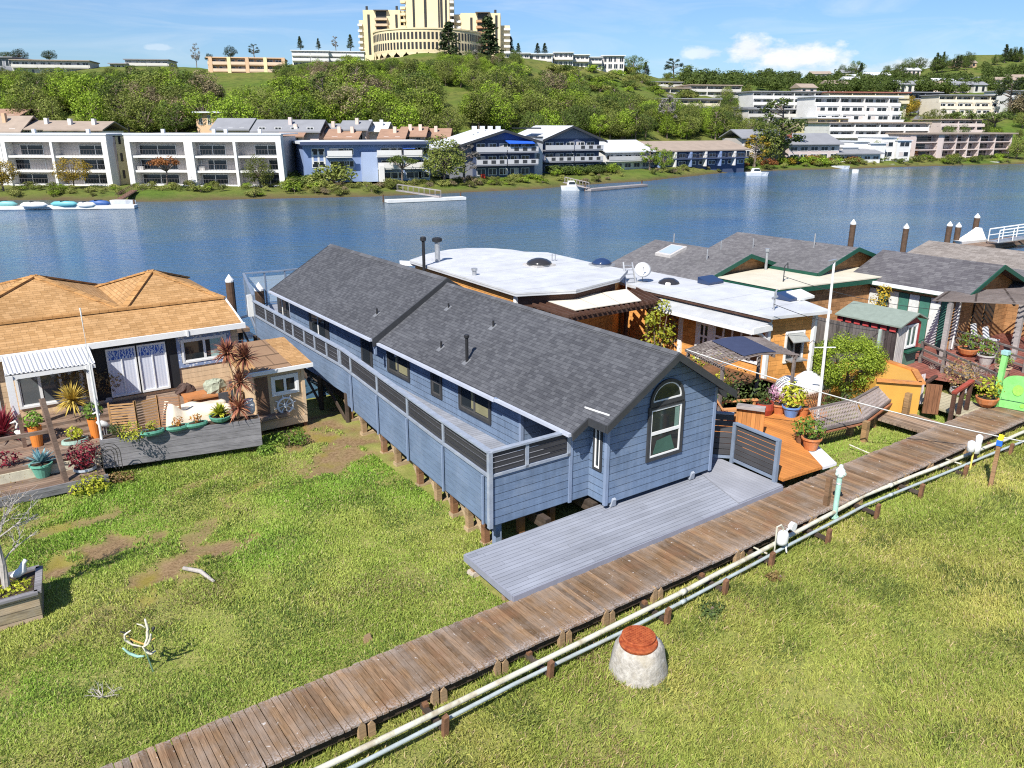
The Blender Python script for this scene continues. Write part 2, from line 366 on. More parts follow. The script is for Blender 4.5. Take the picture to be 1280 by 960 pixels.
# marsh grass: hundreds of thousands of blades, one mass
def grass_field():
    def region(n, x0, x1, y0, y1):
        return np.stack([RNG.uniform(x0, x1, n), RNG.uniform(y0, y1, n)], -1)
    pts = np.concatenate([region(520000, -2, 13, 11, 28), region(430000, 3, 24, .5, 11.2), region(200000, 13, 34, 2, 14.4), region(110000, 24, 46, 4, 13.6)])
    x, y = pts[:, 0], pts[:, 1]
    dx = x*RT.x+y*RT.y; D = x*HF.x+y*HF.y
    keep = (D > 7) & (np.abs(dx) < D*.74+1.2)
    mud = mud_amount(x, y); keep &= RNG.random(len(x)) > mud*1.35
    keep &= ~((y > 10.95+.01*(x-10)) & (y < 12.2))                                        # under the boardwalk
    keep &= ~((x > 9.0) & (x < 18.2) & (y > 12.1) & (y < 14.5))
    keep &= ~((x > 10.4) & (x < 19.0) & (y > 14))
    keep &= ~((x > 18.3) & (x < 34) & ((y > 14.4) | ((x < 21.8) & (y > 12.4))))
    keep &= ~((x > -2) & (x < 7.5) & (y > 25.6)) & ~((x > 7.6) & (y > 25.9) & (x < 10.5))
    keep &= ~(((x-9.83)**2+(y-9.38)**2) < .42**2)
    clump = vnoise(x, y, .45, 21)*.6+vnoise(x, y, 1.7, 22)*.4
    left = (y > 12).astype(float)
    keep &= RNG.random(len(x)) < np.clip(.2+1.45*clump, 0, 1)
    x, y, clump, left, D = x[keep], y[keep], clump[keep], left[keep], D[keep]; n = len(x)
    z = marsh_h(x, y)-.01
    L = (.055+.11*RNG.random(n)**1.6)*(.45+1.0*clump)*np.where(left > 0, .74, 1.3)
    wd = (.0045+.008*RNG.random(n))*np.clip(D/15, .8, 1.5)*np.where(left > 0, 1.15, .95)
    # lean: wind-combed swirls
    a = 2*pi*vnoise(x, y, 3.0, 31)*1.5+RNG.normal(0, 1.5, n); ln = np.abs(RNG.normal(.62, .36, n))
    tip = np.stack([np.cos(a)*np.sin(ln)*L, np.sin(a)*np.sin(ln)*L, np.cos(ln)*L], -1)
    b = RNG.uniform(0, 2*pi, n); side = np.stack([np.cos(b)*wd, np.sin(b)*wd, 0*wd], -1)
    base = np.stack([x, y, z], -1)
    v = np.stack([base-side, base+side, base+tip*.62+side*.8+np.array([0, 0, .015]), base+tip], 1).reshape(-1, 3)
    idx = np.arange(n)*4; f = np.stack([idx, idx+1, idx+2, idx, idx+2, idx+3], -1).reshape(-1, 3)
    me = bpy.data.meshes.new('marsh_grass'); me.vertices.add(len(v)); me.vertices.foreach_set('co', v.ravel())
    me.loops.add(f.size); me.loops.foreach_set('vertex_index', f.ravel().astype(np.int32))
    me.polygons.add(len(f)); me.polygons.foreach_set('loop_start', np.arange(0, f.size, 3, dtype=np.int32)); me.polygons.foreach_set('loop_total', np.full(len(f), 3, np.int32))
    big = vnoise(x, y, 3.1, 41)*.5+vnoise(x, y, .9, 42)*.3+RNG.random(n)*.35
    green = np.array([.29, .37, .075]); yel = np.array([.52, .50, .14]); dry = np.array([.54, .44, .24]); fresh = np.array([.27, .42, .06]); dark = np.array([.15, .20, .05])
    t = np.clip((big-.3)*1.7, 0, 1)[:, None]; c = green*(1-t)+yel*t
    fr = np.clip((vnoise(x, y, 2.6, 51)-.45)*2, 0, .75)[:, None]*(.55+.45*left[:, None]); c = c*(1-fr)+fresh*fr
    q = (RNG.random(n) < .06+.18*np.clip(vnoise(x, y, 1.4, 61)-.5, 0, 1)); c[q] = dry
    q = (RNG.random(n) < .45*np.clip((vnoise(x, y, .8, 71)-.52)*3.2, 0, 1)); c[q] = dark; q = (RNG.random(n) < .35*np.clip((vnoise(x, y, 1.9, 81)-.72)*5, 0, 1)); c[q] = np.array([.34, .26, .14])  # the dark blade patches also paint shadow into the grass
    # yellower field on the near side of the boardwalk
    c = np.where((left[:, None] == 0), c*np.array([.98, .94, .95]), c*np.array([.84, .94, .80]))
    c *= (.84+.32*RNG.random(n))[:, None]
    cc = np.ones((n, 4, 4)); cc[:, :, :3] = c[:, None, :]
    at = me.attributes.new('Col', 'FLOAT_COLOR', 'POINT'); at.data.foreach_set('color', cc.ravel())
    me.update()
    g = G('grass_blades'); col = g.attr(); g.out(col, .6, .2)
    tr = g.n.new('ShaderNodeBsdfTranslucent'); g.put(tr.inputs['Color'], col); mx = g.n.new('ShaderNodeMixShader'); mx.inputs[0].default_value = .3
    o = g.n['Material Output']; g.t.links.new(g.b.outputs[0], mx.inputs[1]); g.t.links.new(tr.outputs[0], mx.inputs[2]); g.t.links.new(mx.outputs[0], o.inputs[0])
    me.materials.append(g.m); ob = bpy.data.objects.new('marsh_grass', me); C.objects.link(ob)
    tag(ob, 'short yellow green marsh grass and pickleweed covering the tidal flat', 'grass', kind='stuff')
grass_field()

# ================================================================= water
def water():
    g = G('creek_water'); p = g.pos()
    n1 = g.noise(g.map(p, (.9, 1.7, 1), rot=(0, 0, .5)), .9, 4, .6); n2 = g.noise(g.map(p, (1, 1.6, 1), rot=(0, 0, .2)), 3.2, 3, .6); n3 = g.noise(g.map(p, (.6, 1, 1), rot=(0, 0, .62)), .05, 3, .5)
    calm = g.mr(n3, .38, .62, .35, 1)
    h = g.math('MULTIPLY', g.math('ADD', g.math('MULTIPLY', n1, .8), g.math('MULTIPLY', n2, .22)), calm)
    g.bump(h, 1.0, .26)
    c = g.mix(g.mr(n3, .35, .65), (.062, .11, .142), (.032, .105, .235))
    g.out(c, .09, .5); g.b.inputs['IOR'].default_value = 1.33
    mb = MB(); mb.poly([(-700, -300, .3), (1600, -300, .3), (1600, 900, .3), (-700, 900, .3)])
    tag(mb.build('creek_water', g.m), kind='structure')
water()

# ================================================================= far bank and hills
SH = [(-500, 108), (-250, 114), (0, 119), (190, 120), (300, 122), (390, 125), (460, 127), (570, 136), (680, 146), (760, 159), (814, 166), (883, 189), (934, 202), (1003, 209), (1097, 221), (1191, 232), (1280, 244), (1600, 262), (2000, 285)]
COL = {-500: [(150, 3), (200, 9), (300, 24), (340, 28), (700, 20)], -250: [(150, 3), (200, 9), (310, 28), (350, 32), (700, 22)],
 0: [(155, 3), (172, 6), (300, 28), (335, 31), (700, 24)], 180: [(155, 3), (175, 6), (290, 29), (330, 31), (700, 24)], 300: [(158, 3), (185, 8), (275, 26), (330, 31), (700, 24)],
 410: [(160, 3.5), (185, 7), (300, 30), (335, 34), (700, 24)], 540: [(165, 4), (190, 7), (318, 35), (340, 37), (385, 37), (700, 28)], 640: [(180, 4), (200, 7), (325, 34), (345, 36), (700, 28)],
 720: [(195, 4), (215, 7), (335, 33), (365, 34), (700, 27)], 790: [(205, 4), (225, 7), (330, 27), (390, 33), (700, 28)], 860: [(215, 4), (235, 6), (330, 22), (440, 34), (700, 34)],
 950: [(235, 3.5), (250, 6), (300, 14), (400, 23), (550, 38), (700, 43), (1200, 38)], 1050: [(255, 4), (270, 7.5), (310, 15), (420, 25), (560, 38), (680, 50), (1200, 46)],
 1130: [(262, 4), (280, 7), (320, 14), (420, 24), (560, 37), (700, 55), (1200, 55)], 1200: [(262, 4), (280, 7), (320, 14.5), (420, 24), (560, 37), (740, 69), (1200, 70)],
 1280: [(265, 4), (285, 7), (320, 14.5), (420, 25), (560, 38), (740, 69), (1200, 72)], 1500: [(280, 4), (320, 11), (560, 36), (740, 62), (1200, 62)], 2000: [(300, 4), (560, 30), (740, 45), (1200, 45)]}
CK = sorted(COL)
def shore(x0): return np.interp(x0, [a for a, b in SH], [b for a, b in SH])
def col_z(k, D, s):
    pts = [(s-10, -1.2), (s, .28), (s+2, 1.0), (s+7, 2.0)]+[(max(d, s+12), z) for d, z in COL[k]]
    return np.interp(D, [a for a, b in pts], [b for a, b in pts])
def hill(x, y, rough=True):
    x = np.asarray(x, float); y = np.asarray(y, float)
    D = x*HF.x+y*HF.y; Lt = x*RT.x+y*RT.y
    x0 = 640+F/cos(PITCH)*Lt/np.maximum(D, 1); x0 = np.clip(x0, CK[0], CK[-1])
    s = shore(x0)+4*(vnoise(x, y, 14, 5)-.5)
    z = np.zeros_like(D); wsum = np.zeros_like(D)
    for a, b in zip(CK, CK[1:]):
        m = (x0 >= a) & (x0 <= b)
        if not m.any(): continue
        f = (x0-a)/(b-a); f = f*f*(3-2*f); z = np.where(m, col_z_v(a, D, s)*(1-f)+col_z_v(b, D, s)*f, z)
    if rough:
        k = np.clip((D-s-20)/40, 0, 1); z = z+k*(2.2*(vnoise(x, y, 22, 6)-.5)+.8*(vnoise(x, y, 7, 7)-.5))
        z = z+np.clip((D-s)/4, 0, 1)*.3*(vnoise(x, y, 1.6, 8)-.5)
    return z
def col_z_v(k, D, s):
    D = np.atleast_1d(D); s = np.broadcast_to(s, D.shape)
    t = D-s
    zb = np.interp(t, [-10, 0, 2, 7, 12], [-1.2, .28, .85, 1.35, 1.5]) if k < 560 else np.interp(t, [-10, 0, 2, 7, 12], [-1.2, .28, 1.0, 1.7, 1.95]); p_ = 1.5 if k < 560 else 1.95
    ds = [d for d, z in COL[k]]; zs = [z for d, z in COL[k]]
    zz = np.interp(D, ds, zs); st = np.minimum(np.maximum((t-28)/10, 0), 1)
    return np.where(t < 12, zb, p_*(1-st)+np.maximum(zz, p_)*st)
def hz(x, y): return float(hill(np.array([x]), np.array([y]))[0])
def on_hill(px, py, d0=100, d1=1150):
    """where a sight line first meets the far bank or hill"""
    D = np.arange(d0, d1, 1.5); d = ray(px, py); k = D/(d.x*HF.x+d.y*HF.y)
    x, y, z = k*d.x, k*d.y, EYE+k*d.z
    below = np.nonzero(hill(x, y, True) > z)[0]
    if len(below) == 0: return None
    i = below[0]; return Vector((x[i], y[i], hz(x[i], y[i])))
def hill_mat():
    g = G('hill_ground'); p = g.pos(); n = g.noise(p, .05, 5, .6); n2 = g.noise(p, .5, 5, .65)
    c = g.mix(g.mr(n, .38, .62), (.085, .135, .02), (.15, .15, .04))
    c = g.mix(g.mr(n2, .45, .7, 0, .8), c, (.05, .07, .018))
    z = g.sep(p)[2]; c = g.mix(g.mr(g.math('ADD', z, g.math('MULTIPLY', n2, 1.2)), .9, 1.6, 1, 0), c, (.10, .075, .04))
    g.bump(n2, .8, .4); return g.out(c, .9, .1)
px0 = np.concatenate([np.arange(-500, 1700, 9.0), np.arange(1700, 2001, 30)])
dd = np.concatenate([np.arange(0, 1, .06)*0+np.linspace(0, 1, 17)])
T = np.concatenate([np.linspace(-9, 14, 24), np.linspace(17, 120, 45), np.linspace(126, 330, 40), np.linspace(345, 1100, 30)])
PX, TT = np.meshgrid(px0, T, indexing='ij'); DD = shore(PX)+TT; LL = (PX-640)*cos(PITCH)/F*DD
X = DD*HF.x+LL*RT.x; Y = DD*HF.y+LL*RT.y
tag(grid_mesh('far_bank_hills', X, Y, hill(X, Y), hill_mat()), kind='structure')
# ================================================================= boardwalk
WOOD = boards('weathered_planks', (.27, .185, .12), w=.14, gap=.012, axis='x', cellvar=.38, grain=.4, gap_lapshade=.12, tint=(.20, .15, .115), dirt=(.36, .31, .26), dirt_amt=.32)
def woodm(name, col, **k): return boards(name, col, w=.3, gap=0, **{**dict(cellvar=.2, grain=.35, dirt=(.35, .31, .27), dirt_amt=.25), **k})
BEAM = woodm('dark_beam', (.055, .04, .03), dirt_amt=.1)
RUST = mat('rusty_wood', (.17, .085, .045), .85, .35, 5)
TANWOOD = woodm('tan_block', (.27, .18, .10))
GREYWOOD = woodm('grey_wood', (.30, .27, .26))
def bw_y(x): return 10.83+.01*(x-10)        # near edge of the boardwalk
def build_boardwalk():
    t = Thing('boardwalk', 'long weathered plank boardwalk running past the blue house across the marsh', 'boardwalk', (12, 11.6, 0))
    ang = math.atan(.01); zt = 1.2; x = -6.0; k = 0
    b = MB()
    while x < 46:
        wd = .102+.018*random.random()
        y0 = bw_y(x)-.02*random.random()-.0; y1 = bw_y(x)+1.5+.03*random.random(); dz = random.uniform(-.008, .006)
        g = random.choice((.62, .78, .88, .95, 1.0, 1.1, 1.25)); hue = random.uniform(-.07, .1)
        b.col = (g*(1+hue*.5), g, g*(1-hue))
        skew = random.uniform(-.012, .012); tilt = random.uniform(-.006, .006)
        b.prism([(x+skew, y0, zt-.05), (x+wd+skew, y0, zt-.05), (x+wd-skew, y1, zt-.05), (x-skew, y1, zt-.05)],
                [(x+skew, y0, zt+dz), (x+wd+skew, y0, zt+dz+tilt), (x+wd-skew, y1, zt+dz+tilt), (x-skew, y1, zt+dz)])
        x += wd+.0125
    g = G('boardwalk_plank'); p = g.pos(); 
    gr = g.noise(g.map(p, (16, 1.1, 1)), 3, 5, .62); st = g.noise(p, 1.1, 5, .65); sp = g.noise(p, 26, 3, .6)
    c = g.mix(1, (.20, .13, .078), g.attr(), 'MULTIPLY'); c = g.mix(1, c, g.mr(gr, .28, .72, .55, 1.45), 'MULTIPLY')
    c = g.mix(g.mr(st, .48, .66, 0, .4), c, (.27, .235, .205)); c = g.mix(g.mr(st, .3, .46, .5, 0), c, (.21, .10, .05))
    edge = g.math('SUBTRACT', g.sep(p)[1], g.math('ADD', g.math('MULTIPLY', g.sep(p)[0], .01), 10.73))
    sm = g.math('MAXIMUM', g.mr(edge, .25, 0, 0, .55), g.mr(edge, 1.3, 1.55, 0, .4))
    c = g.mix(g.math('MULTIPLY', sm, g.mr(sp, .4, .62)), c, (.46, .43, .42))                 # bird-whitened edges
    c = g.mix(g.mr(g.noise(p, 9, 3, .7), .66, .72, 0, .75), c, (.55, .53, .5))
    g.bump(gr, .6, .01); pm = g.out(c, .85, .2)
    t.part('plank_deck', b, pm)
    for dy in (.12, .75, 1.38):
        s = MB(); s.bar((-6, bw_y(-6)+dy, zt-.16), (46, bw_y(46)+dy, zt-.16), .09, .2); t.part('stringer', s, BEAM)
    for px, py in ((455,917),(540,870),(620,838),(698,800),(752,775),(817,750),(915,700),(1000,655),(1056,628),(1112,600),(1145,587),(1190,565)):
        q = P(px, py, GZ); x = q.x; yy = bw_y(x)
        s = MB()
        for k, (dx, h) in enumerate(((-.09, .62), (.09, .56))):
            z0 = .62
            s.ext([(x+dx-.07, yy-.02, z0), (x+dx+.07, yy-.02, z0), (x+dx+.06, yy-.02, z0+h-.12), (x+dx, yy-.02, z0+h-.02), (x+dx-.07, yy-.02, z0+h-.1)], (0, .1, 0))
        t.part('support_block', s, TANWOOD)
        s = MB(); s.box(x-.05, x+.05, yy+.1, yy+1.4, .6, 1.0); t.part('cross_beam', s, BEAM)
build_boardwalk()

# ================================================================= pipes along the marsh
PIPEC = mat('cream_pipe', (.54, .52, .42), .55, .12, 3, attr=False, dirt=(.28, .22, .14), dirt_amt=.8)
PIPEB = mat('pale_blue_pipe', (.34, .385, .385), .5, .15, 3, dirt=(.30, .26, .2), dirt_amt=.6)
STEEL = mat('grey_steel', (.42, .43, .44), .45, .15, 6, metal=.6)
WHITEP = mat('white_paint', (.70, .70, .685), .5, .06, 3)
def pipe_pts(pts, n=40): return pts
p1 = [(-6, 10.33, 1.1)]+[tuple(P(a, b, 1.1)) for a, b in ((427,948),(640,845),(854,740),(1080,620),(1280,540))]+[(46, 10.5, 1.1)]
p2 = [(-6, 10.12, 1.02)]+[tuple(P(a, b, 1.02)) for a, b in ((440,960),(640,857),(854,752),(1080,632),(1280,551))]+[(46, 10.2, 1.02)]
def resamp(p, st=1.2):
    o = []
    for a, b in zip(p, p[1:]):
        a, b = Vector(a), Vector(b); n = max(1, int((b-a).length/st))
        for i in range(n): o.append(a+(b-a)*(i/n)+Vector((0, random.uniform(-.012, .012), random.uniform(-.012, .012))))
    o.append(Vector(p[-1])); return o
for nm, pp, rad, m, lab in (('pipe', p1, .055, PIPEC, 'thick cream pipe running alongside the boardwalk'), ('pipe', p2, .04, PIPEB, 'thinner bluish pipe on the outer side of the cream pipe')):
    pt = resamp(pp); t = Thing(nm, lab, 'pipe', tuple(pt[0])); b = MB(); b.tube(pt, rad, 10); t.part('pipe_run', b, m, smooth=True)
    for i in range(6, len(pt)-1, 7):
        b = MB(); d = (pt[i+1]-pt[i]).normalized(); b.tube([pt[i]-d*.08, pt[i]+d*.08], rad*1.22, 10); t.part('coupling', b, m, smooth=True)
spots = [(556,920),(687,850),(833,782),(905,745),(963,710),(1034,680),(1095,648),(1150,622),(1205,598),(1262,570)]
where = ('nearest the bottom of the view', 'left of the manhole', 'right behind the manhole', 'below the white meter', 'next right of the meter', 'below the teal hydrant post', 'midway along the far run', 'second before the tilted marker post', 'beside the white twin meters', 'at the right end of the run')
for (a, b_), wh in zip(spots, where):
    q = P(a, b_, GZ); t = Thing('pipe_support', 'short rusty post and cross block holding the pipes, ' + wh, 'pipe support', (q.x, q.y, GZ-.15), 'posts carrying the marsh pipes')
    b = MB(); x, y = q.x, q.y; b.prism([(x-.05, y-.04, .6), (x+.05, y-.04, .6), (x+.05, y+.06, .6), (x-.05, y+.06, .6)], [(x-.03, y-.06, 1.20), (x+.07, y-.06, 1.22), (x+.07, y+.04, 1.23), (x-.03, y+.04, 1.19)]); t.part('post', b, RUST)
    b = MB(); b.bar((x, y+.06, .93), (x-.02, y+.75, .95), .1, .08); t.part('cross_block', b, BEAM)
    b = MB(); b.box(x-.05, x+.05, y+.62, y+.72, .6, 1.05); t.part('post', b, RUST)
for px, py, n in ((913, 672, 0), (1195, 580, 1)):
    q = P(px, py, 1.0); b = MB(); b.tube([(q.x, bw_y(q.x)+.05, 1.05), (q.x+.05, 10.55, 1.03)], .025, 8)
    single('branch_pipe', b, PIPEC, ('thin white branch pipe joining the cream pipe left of the meter', 'thin white branch pipe joining the cream pipe near the twin meters')[n], 'pipe', smooth=True)

# ================================================================= manhole
def manhole():
    x, y = 9.75, 9.35
    t = Thing('manhole', 'concrete manhole chimney with a rusty orange iron cover', 'manhole', (x, y, .6))
    g = G('rough_concrete'); p = g.pos(); n = g.noise(p, 9, 6, .7); n2 = g.noise(p, 3, 4)
    c = g.mix(g.mr(n, .3, .7), (.24, .22, .19), (.52, .49, .44)); c = g.mix(g.mr(n2, .5, .7, 0, .5), c, (.34, .29, .2)); g.bump(n, .9, .03); cm = g.out(c, .95, .1)
    b = MB(); n = 40; rings = []
    prof = [(.58, .6), (.565, .9), (.52, 1.2), (.46, 1.42), (.40, 1.5), (.36, 1.52)]
    b.lathe(prof, (x, y, 0), n)
    for i, v in enumerate(b.v):
        a = math.atan2(v[1]-y, v[0]-x); k = 1+.05*(vnoise([v[0]*3], [v[1]*3+v[2]*4], .3, 3)[0]-.5)*2
        b.v[i] = (x+(v[0]-x)*k, y+(v[1]-y)*k, v[2])
    t.part('concrete_cone', b, cm, smooth=True)
    rm = G('rusty_iron'); p = rm.pos(); nn = rm.noise(p, 12, 5, .65); c = rm.mix(rm.mr(nn, .3, .7), (.20, .035, .014), (.42, .115, .04)); rm.bump(nn, .4, .01); im = rm.out(c, .8, .2)
    b = MB(); b.lathe([(.36, 1.49), (.375, 1.54), (.36, 1.575), (.30, 1.575)], (x-.07, y-.03, 0), 40); fr = t.part('iron_ring', b, im, smooth=False)
    b = MB(); b.lathe([(.325, 1.575), (.33, 1.625), (.315, 1.635)], (x-.01, y+.03, 0), 40)
    for i in range(-5, 6):
        for j in range(-5, 6):
            a, c2 = x-.01+i*.056, y+.03+j*.056
            if (i*.056)**2+(j*.056)**2 < .29**2: b.box(a-.016, a+.016, c2-.016, c2+.016, 1.632, 1.65)
    cv = t.part('cover', b, im)
manhole()

# ================================================================= hydrant post, meters, marker
TEAL = mat('teal_paint', (.33, .56, .47), .5, .15, 6, dirt=(.45, .43, .36), dirt_amt=.5)
def fittings():
    q = P(1031, 640, .95); x, y = q.x, 10.86
    t = Thing('hydrant_post', 'pale teal standpipe hydrant with a white valve head at the boardwalk edge', 'hydrant', (x, y, .75))
    b = MB(); b.tube([(x, y, .72), (x, y, 2.15)], .07, 14); b.lathe([(.11, .9), (.11, .95)], (x, y, 0), 14); t.part('standpipe', b, TEAL, smooth=False)
    b = MB(); b.lathe([(.1, 2.12), (.12, 2.16), (.12, 2.3), (.09, 2.34), (.06, 2.38), (.05, 2.44), (.025, 2.46)], (x, y, 0), 12); b.tube([(x-.16, y, 2.23), (x+.16, y, 2.23)], .045, 8); b.tube([(x, y-.15, 2.23), (x, y, 2.23)], .05, 8)
    t.part('valve_head', b, mat('chalky_teal', (.55, .66, .60), .6, .15, 9))
    b = MB(); b.lathe([(.075, 1.9), (.09, 1.92), (.075, 1.94)], (x, y, 0), 12); t.part('clamp', b, STEEL)
    b = MB(); b.box(x-.14, x-.02+.0, y+.17, y+.30, .7, 2.0); single('short_post', b, woodm('brown_post', (.17, .10, .055)), 'square brown timber post standing just behind the teal hydrant', 'post')
    # gas meter
    x, y = P(981, 690, 1.0).x, 10.5
    t = Thing('gas_meter', 'white gas meter with a round regulator on a thin riser beside the boardwalk', 'meter', (x, y, .8))
    b = MB(); b.lathe([(.02, 1.15), (.14, 1.17), (.16, 1.24), (.16, 1.42), (.12, 1.5), (.04, 1.52)], (x+.02, y, 0), 16, 1, .8); t.part('meter_body', b, WHITEP, smooth=True)
    b = MB(); b.tube([(x+.34, y-.08, 1.56), (x+.34, y+.03, 1.56)], .11, 14); b.tube([(x+.16, y, 1.5), (x+.34, y, 1.56)], .03, 8); t.part('regulator', b, WHITEP)
    b = MB(); b.tube([(x-.26, y, .85), (x-.26, y, 1.72), (x-.1, y, 1.72), (x, y, 1.6), (x, y, 1.5)], .022, 8); t.part('riser_pipe', b, PIPEC)
    b = MB(); b.tube([(x+.1, y-.05, 1.14), (x+.1, y-.1, .95)], .02, 8); t.part('outlet_pipe', b, WHITEP)
    # twin meters
    q = QV(1217, 560, 10.45); x, y = q.x, 10.45
    t = Thing('twin_meters', 'pair of white utility meters on a yellow riser near the far right pipes', 'meter', (x, y, .8))
    for dx, z, r in ((-.17, 1.62, .12), (.12, 1.5, .15), (.27, 1.72, .10)):
        b = MB(); b.lathe([(.03, z-.2), (r, z-.16), (r, z+.12), (.04, z+.17)], (x+dx, y, 0), 14); t.part('meter_body', b, WHITEP, smooth=True)
    b = MB(); b.tube([(x-.05, y-.03, .8), (x-.02, y-.03, 1.5)], .028, 8); t.part('riser_pipe', b, mat('yellow_paint', (.62, .52, .12), .5))
    b = MB(); b.box(x+.25, x+.4, y+.02, y+.14, .7, 1.45); t.part('back_post', b, RUST)
    # tilted marker post
    q = P(1238, 608, GZ); a = Vector((q.x, q.y, .7)); e = QV(1249, 556, q.y+.02)
    t = Thing('marker_post', 'tilted timber post with a blue capped top and yellow flag by the pipes', 'post', tuple(a))
    b = MB(); b.bar(a, e, .11, .11); t.part('post', b, woodm('marker_wood', (.24, .14, .07)))
    b = MB(); d = (e-a).normalized(); b.bar(e-d*.02, e+d*.14, .15, .15); t.part('blue_cap', b, mat('blue_paint', (.02, .12, .50), .5))
    b = MB(); b.bar(e+d*.12, e+d*.3+Vector((.06, 0, 0)), .13, .05); t.part('yellow_flag', b, mat('flag_yellow', (.75, .55, .02), .6))
fittings()

# ================================================================= grey deck in front of the blue house
DECKM = boards('grey_composite', (.25, .265, .305), w=.14, gap=.01, cellvar=.10, grain=.10, gap_lapshade=.32, dirt=(.24, .245, .26), dirt_amt=.3, length=3.7, rough=.6)
DECKF = mat('grey_fascia', (.24, .25, .30), .6, .1, 3)
BLUEW = boards('blue_siding', (.135, .190, .285), w=.21, gap=.014, cellvar=.07, grain=.14, gap_lapshade=.2, dirt=(.22, .27, .35), dirt_amt=.45, lap=True, rough=.62)
BLUES = boards('blue_skirt_boards', (.138, .190, .280), w=.165, gap=.007, cellvar=.05, grain=.16, gap_lapshade=.5, dirt=(.21, .26, .35), dirt_amt=.45, rough=.65)
BLUET = mat('blue_trim', (.20, .255, .36), .55, .1, 2)
RAILT = mat('grey_blue_rail', (.25, .285, .345), .55, .15, 4, dirt=(.38, .40, .43), dirt_amt=.5)
CHAR = mat('charcoal_trim', (.040, .042, .046), .55, .15, 4)
SLATD = boards('charcoal_slats', (.045, .045, .05), w=.15, gap=.012, cellvar=.12, grain=.1, gap_lapshade=.3, rough=.6)
GREYFR = mat('grey_blue_frame', (.17, .21, .275), .55, .12, 3)
def front_deck():
    t = Thing('front_deck', 'low pale grey plank deck in front of the blue house', 'deck', (13, 13.3, 0))
    o = Vector((8.87, 12.28, 0)); b = MB(); z = 1.33
    b.prism([(8.84, 12.27, z-.035), (16.35, 12.36, z-.035), (17.1, 14.6, z-.035), (8.93, 14.38, z-.035)], [(8.84, 12.27, z), (16.35, 12.36, z), (17.1, 14.6, z), (8.93, 14.38, z)])
    t.part('deck_boards', b, DECKM)
    b = MB(); b.prism([(16.36, 12.36, z-.02), (18.25, 12.38, z-.02), (18.35, 16.5, z-.02), (17.11, 16.5, z-.02), (17.11, 14.6, z-.02)], [(16.36, 12.36, z+.03), (18.25, 12.38, z+.03), (18.35, 16.5, z+.03), (17.11, 16.5, z+.03), (17.11, 14.6, z+.03)])
    t.part('side_landing', b, boards('landing_composite', (.28, .29, .325), w=.14, gap=.006, axis='x', cellvar=.05, grain=.06, gap_lapshade=.5, rough=.6))
    b = MB(); b.bar((8.82, 12.255, z-.09), (18.25, 12.365, z-.09), .03, .17); b.bar((8.83, 12.28, z-.09), (8.915, 14.38, z-.09), .03, .17); t.part('fascia', b, DECKF)
    b = MB()
    for y in (12.7, 13.3, 13.9): b.box(8.98, 18.1, y, y+.06, z-.24, z-.04)
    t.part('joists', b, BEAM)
    for x, y in ((9.05, 14.2), (9.05, 12.9), (12, 13.6), (15, 13.6)):
        b = MB(); b.box(x, x+.12, y, y+.12, .6, 1.2); t.part('post', b, TANWOOD)
    for x, y in ((9.05, 14.2),):
        b = MB(); b.prism([(x-.1, y-.12, .6), (x+.22, y-.12, .6), (x+.22, y+.24, .6), (x-.1, y+.24, .6)], [(x-.04, y-.06, .88), (x+.16, y-.06, .88), (x+.16, y+.18, .88), (x-.04, y+.18, .88)]); t.part('footing', b, mat('footing_concrete', (.42, .36, .3), .9, .25, 8))
front_deck()
def slat_fence(name, label, a, b_, z0, z1, nsl=7, post_w=.11, posts=(True, True)):
    a, b_ = Vector(a), Vector(b_); t = Thing(name, label, 'fence', (a.x, a.y, z0)); d = (b_-a); L = d.length; d.normalize()
    for k, e in enumerate((a, b_)):
        if posts[k]: m = MB(); m.bar((e.x, e.y, z0), (e.x, e.y, z1+.02), post_w, post_w, d); t.part('post', m, GREYFR)
    bars(t, 'rail', GREYFR, [((a.x, a.y, z1), (b_.x, b_.y, z1), .13, .05), ((a.x, a.y, z0+.1), (b_.x, b_.y, z0+.1), .06, .08)])
    m = MB(); h = (z1-z0-.2)/nsl
    for i in range(nsl):
        z = z0+.16+h*(i+.5); m.bar((a.x, a.y, z), (b_.x, b_.y, z), .025, h-.025)
    t.part('slats', m, boards('fence_slats', (.055, .055, .06), w=.9, gap=0, cellvar=.1, grain=.2))
    return t
slat_fence('slat_fence', 'grey framed charcoal slat fence panel beside the front deck', P(915, 578, 1.36), P(968, 602, 1.36), 1.36, 2.62)
slat_fence('slat_fence', 'shaded charcoal slat fence panel tucked behind the corner of the blue house', (17.3, 15.6, 0), (18.45, 14.42, 0), 1.36, 2.85, posts=(True, False))

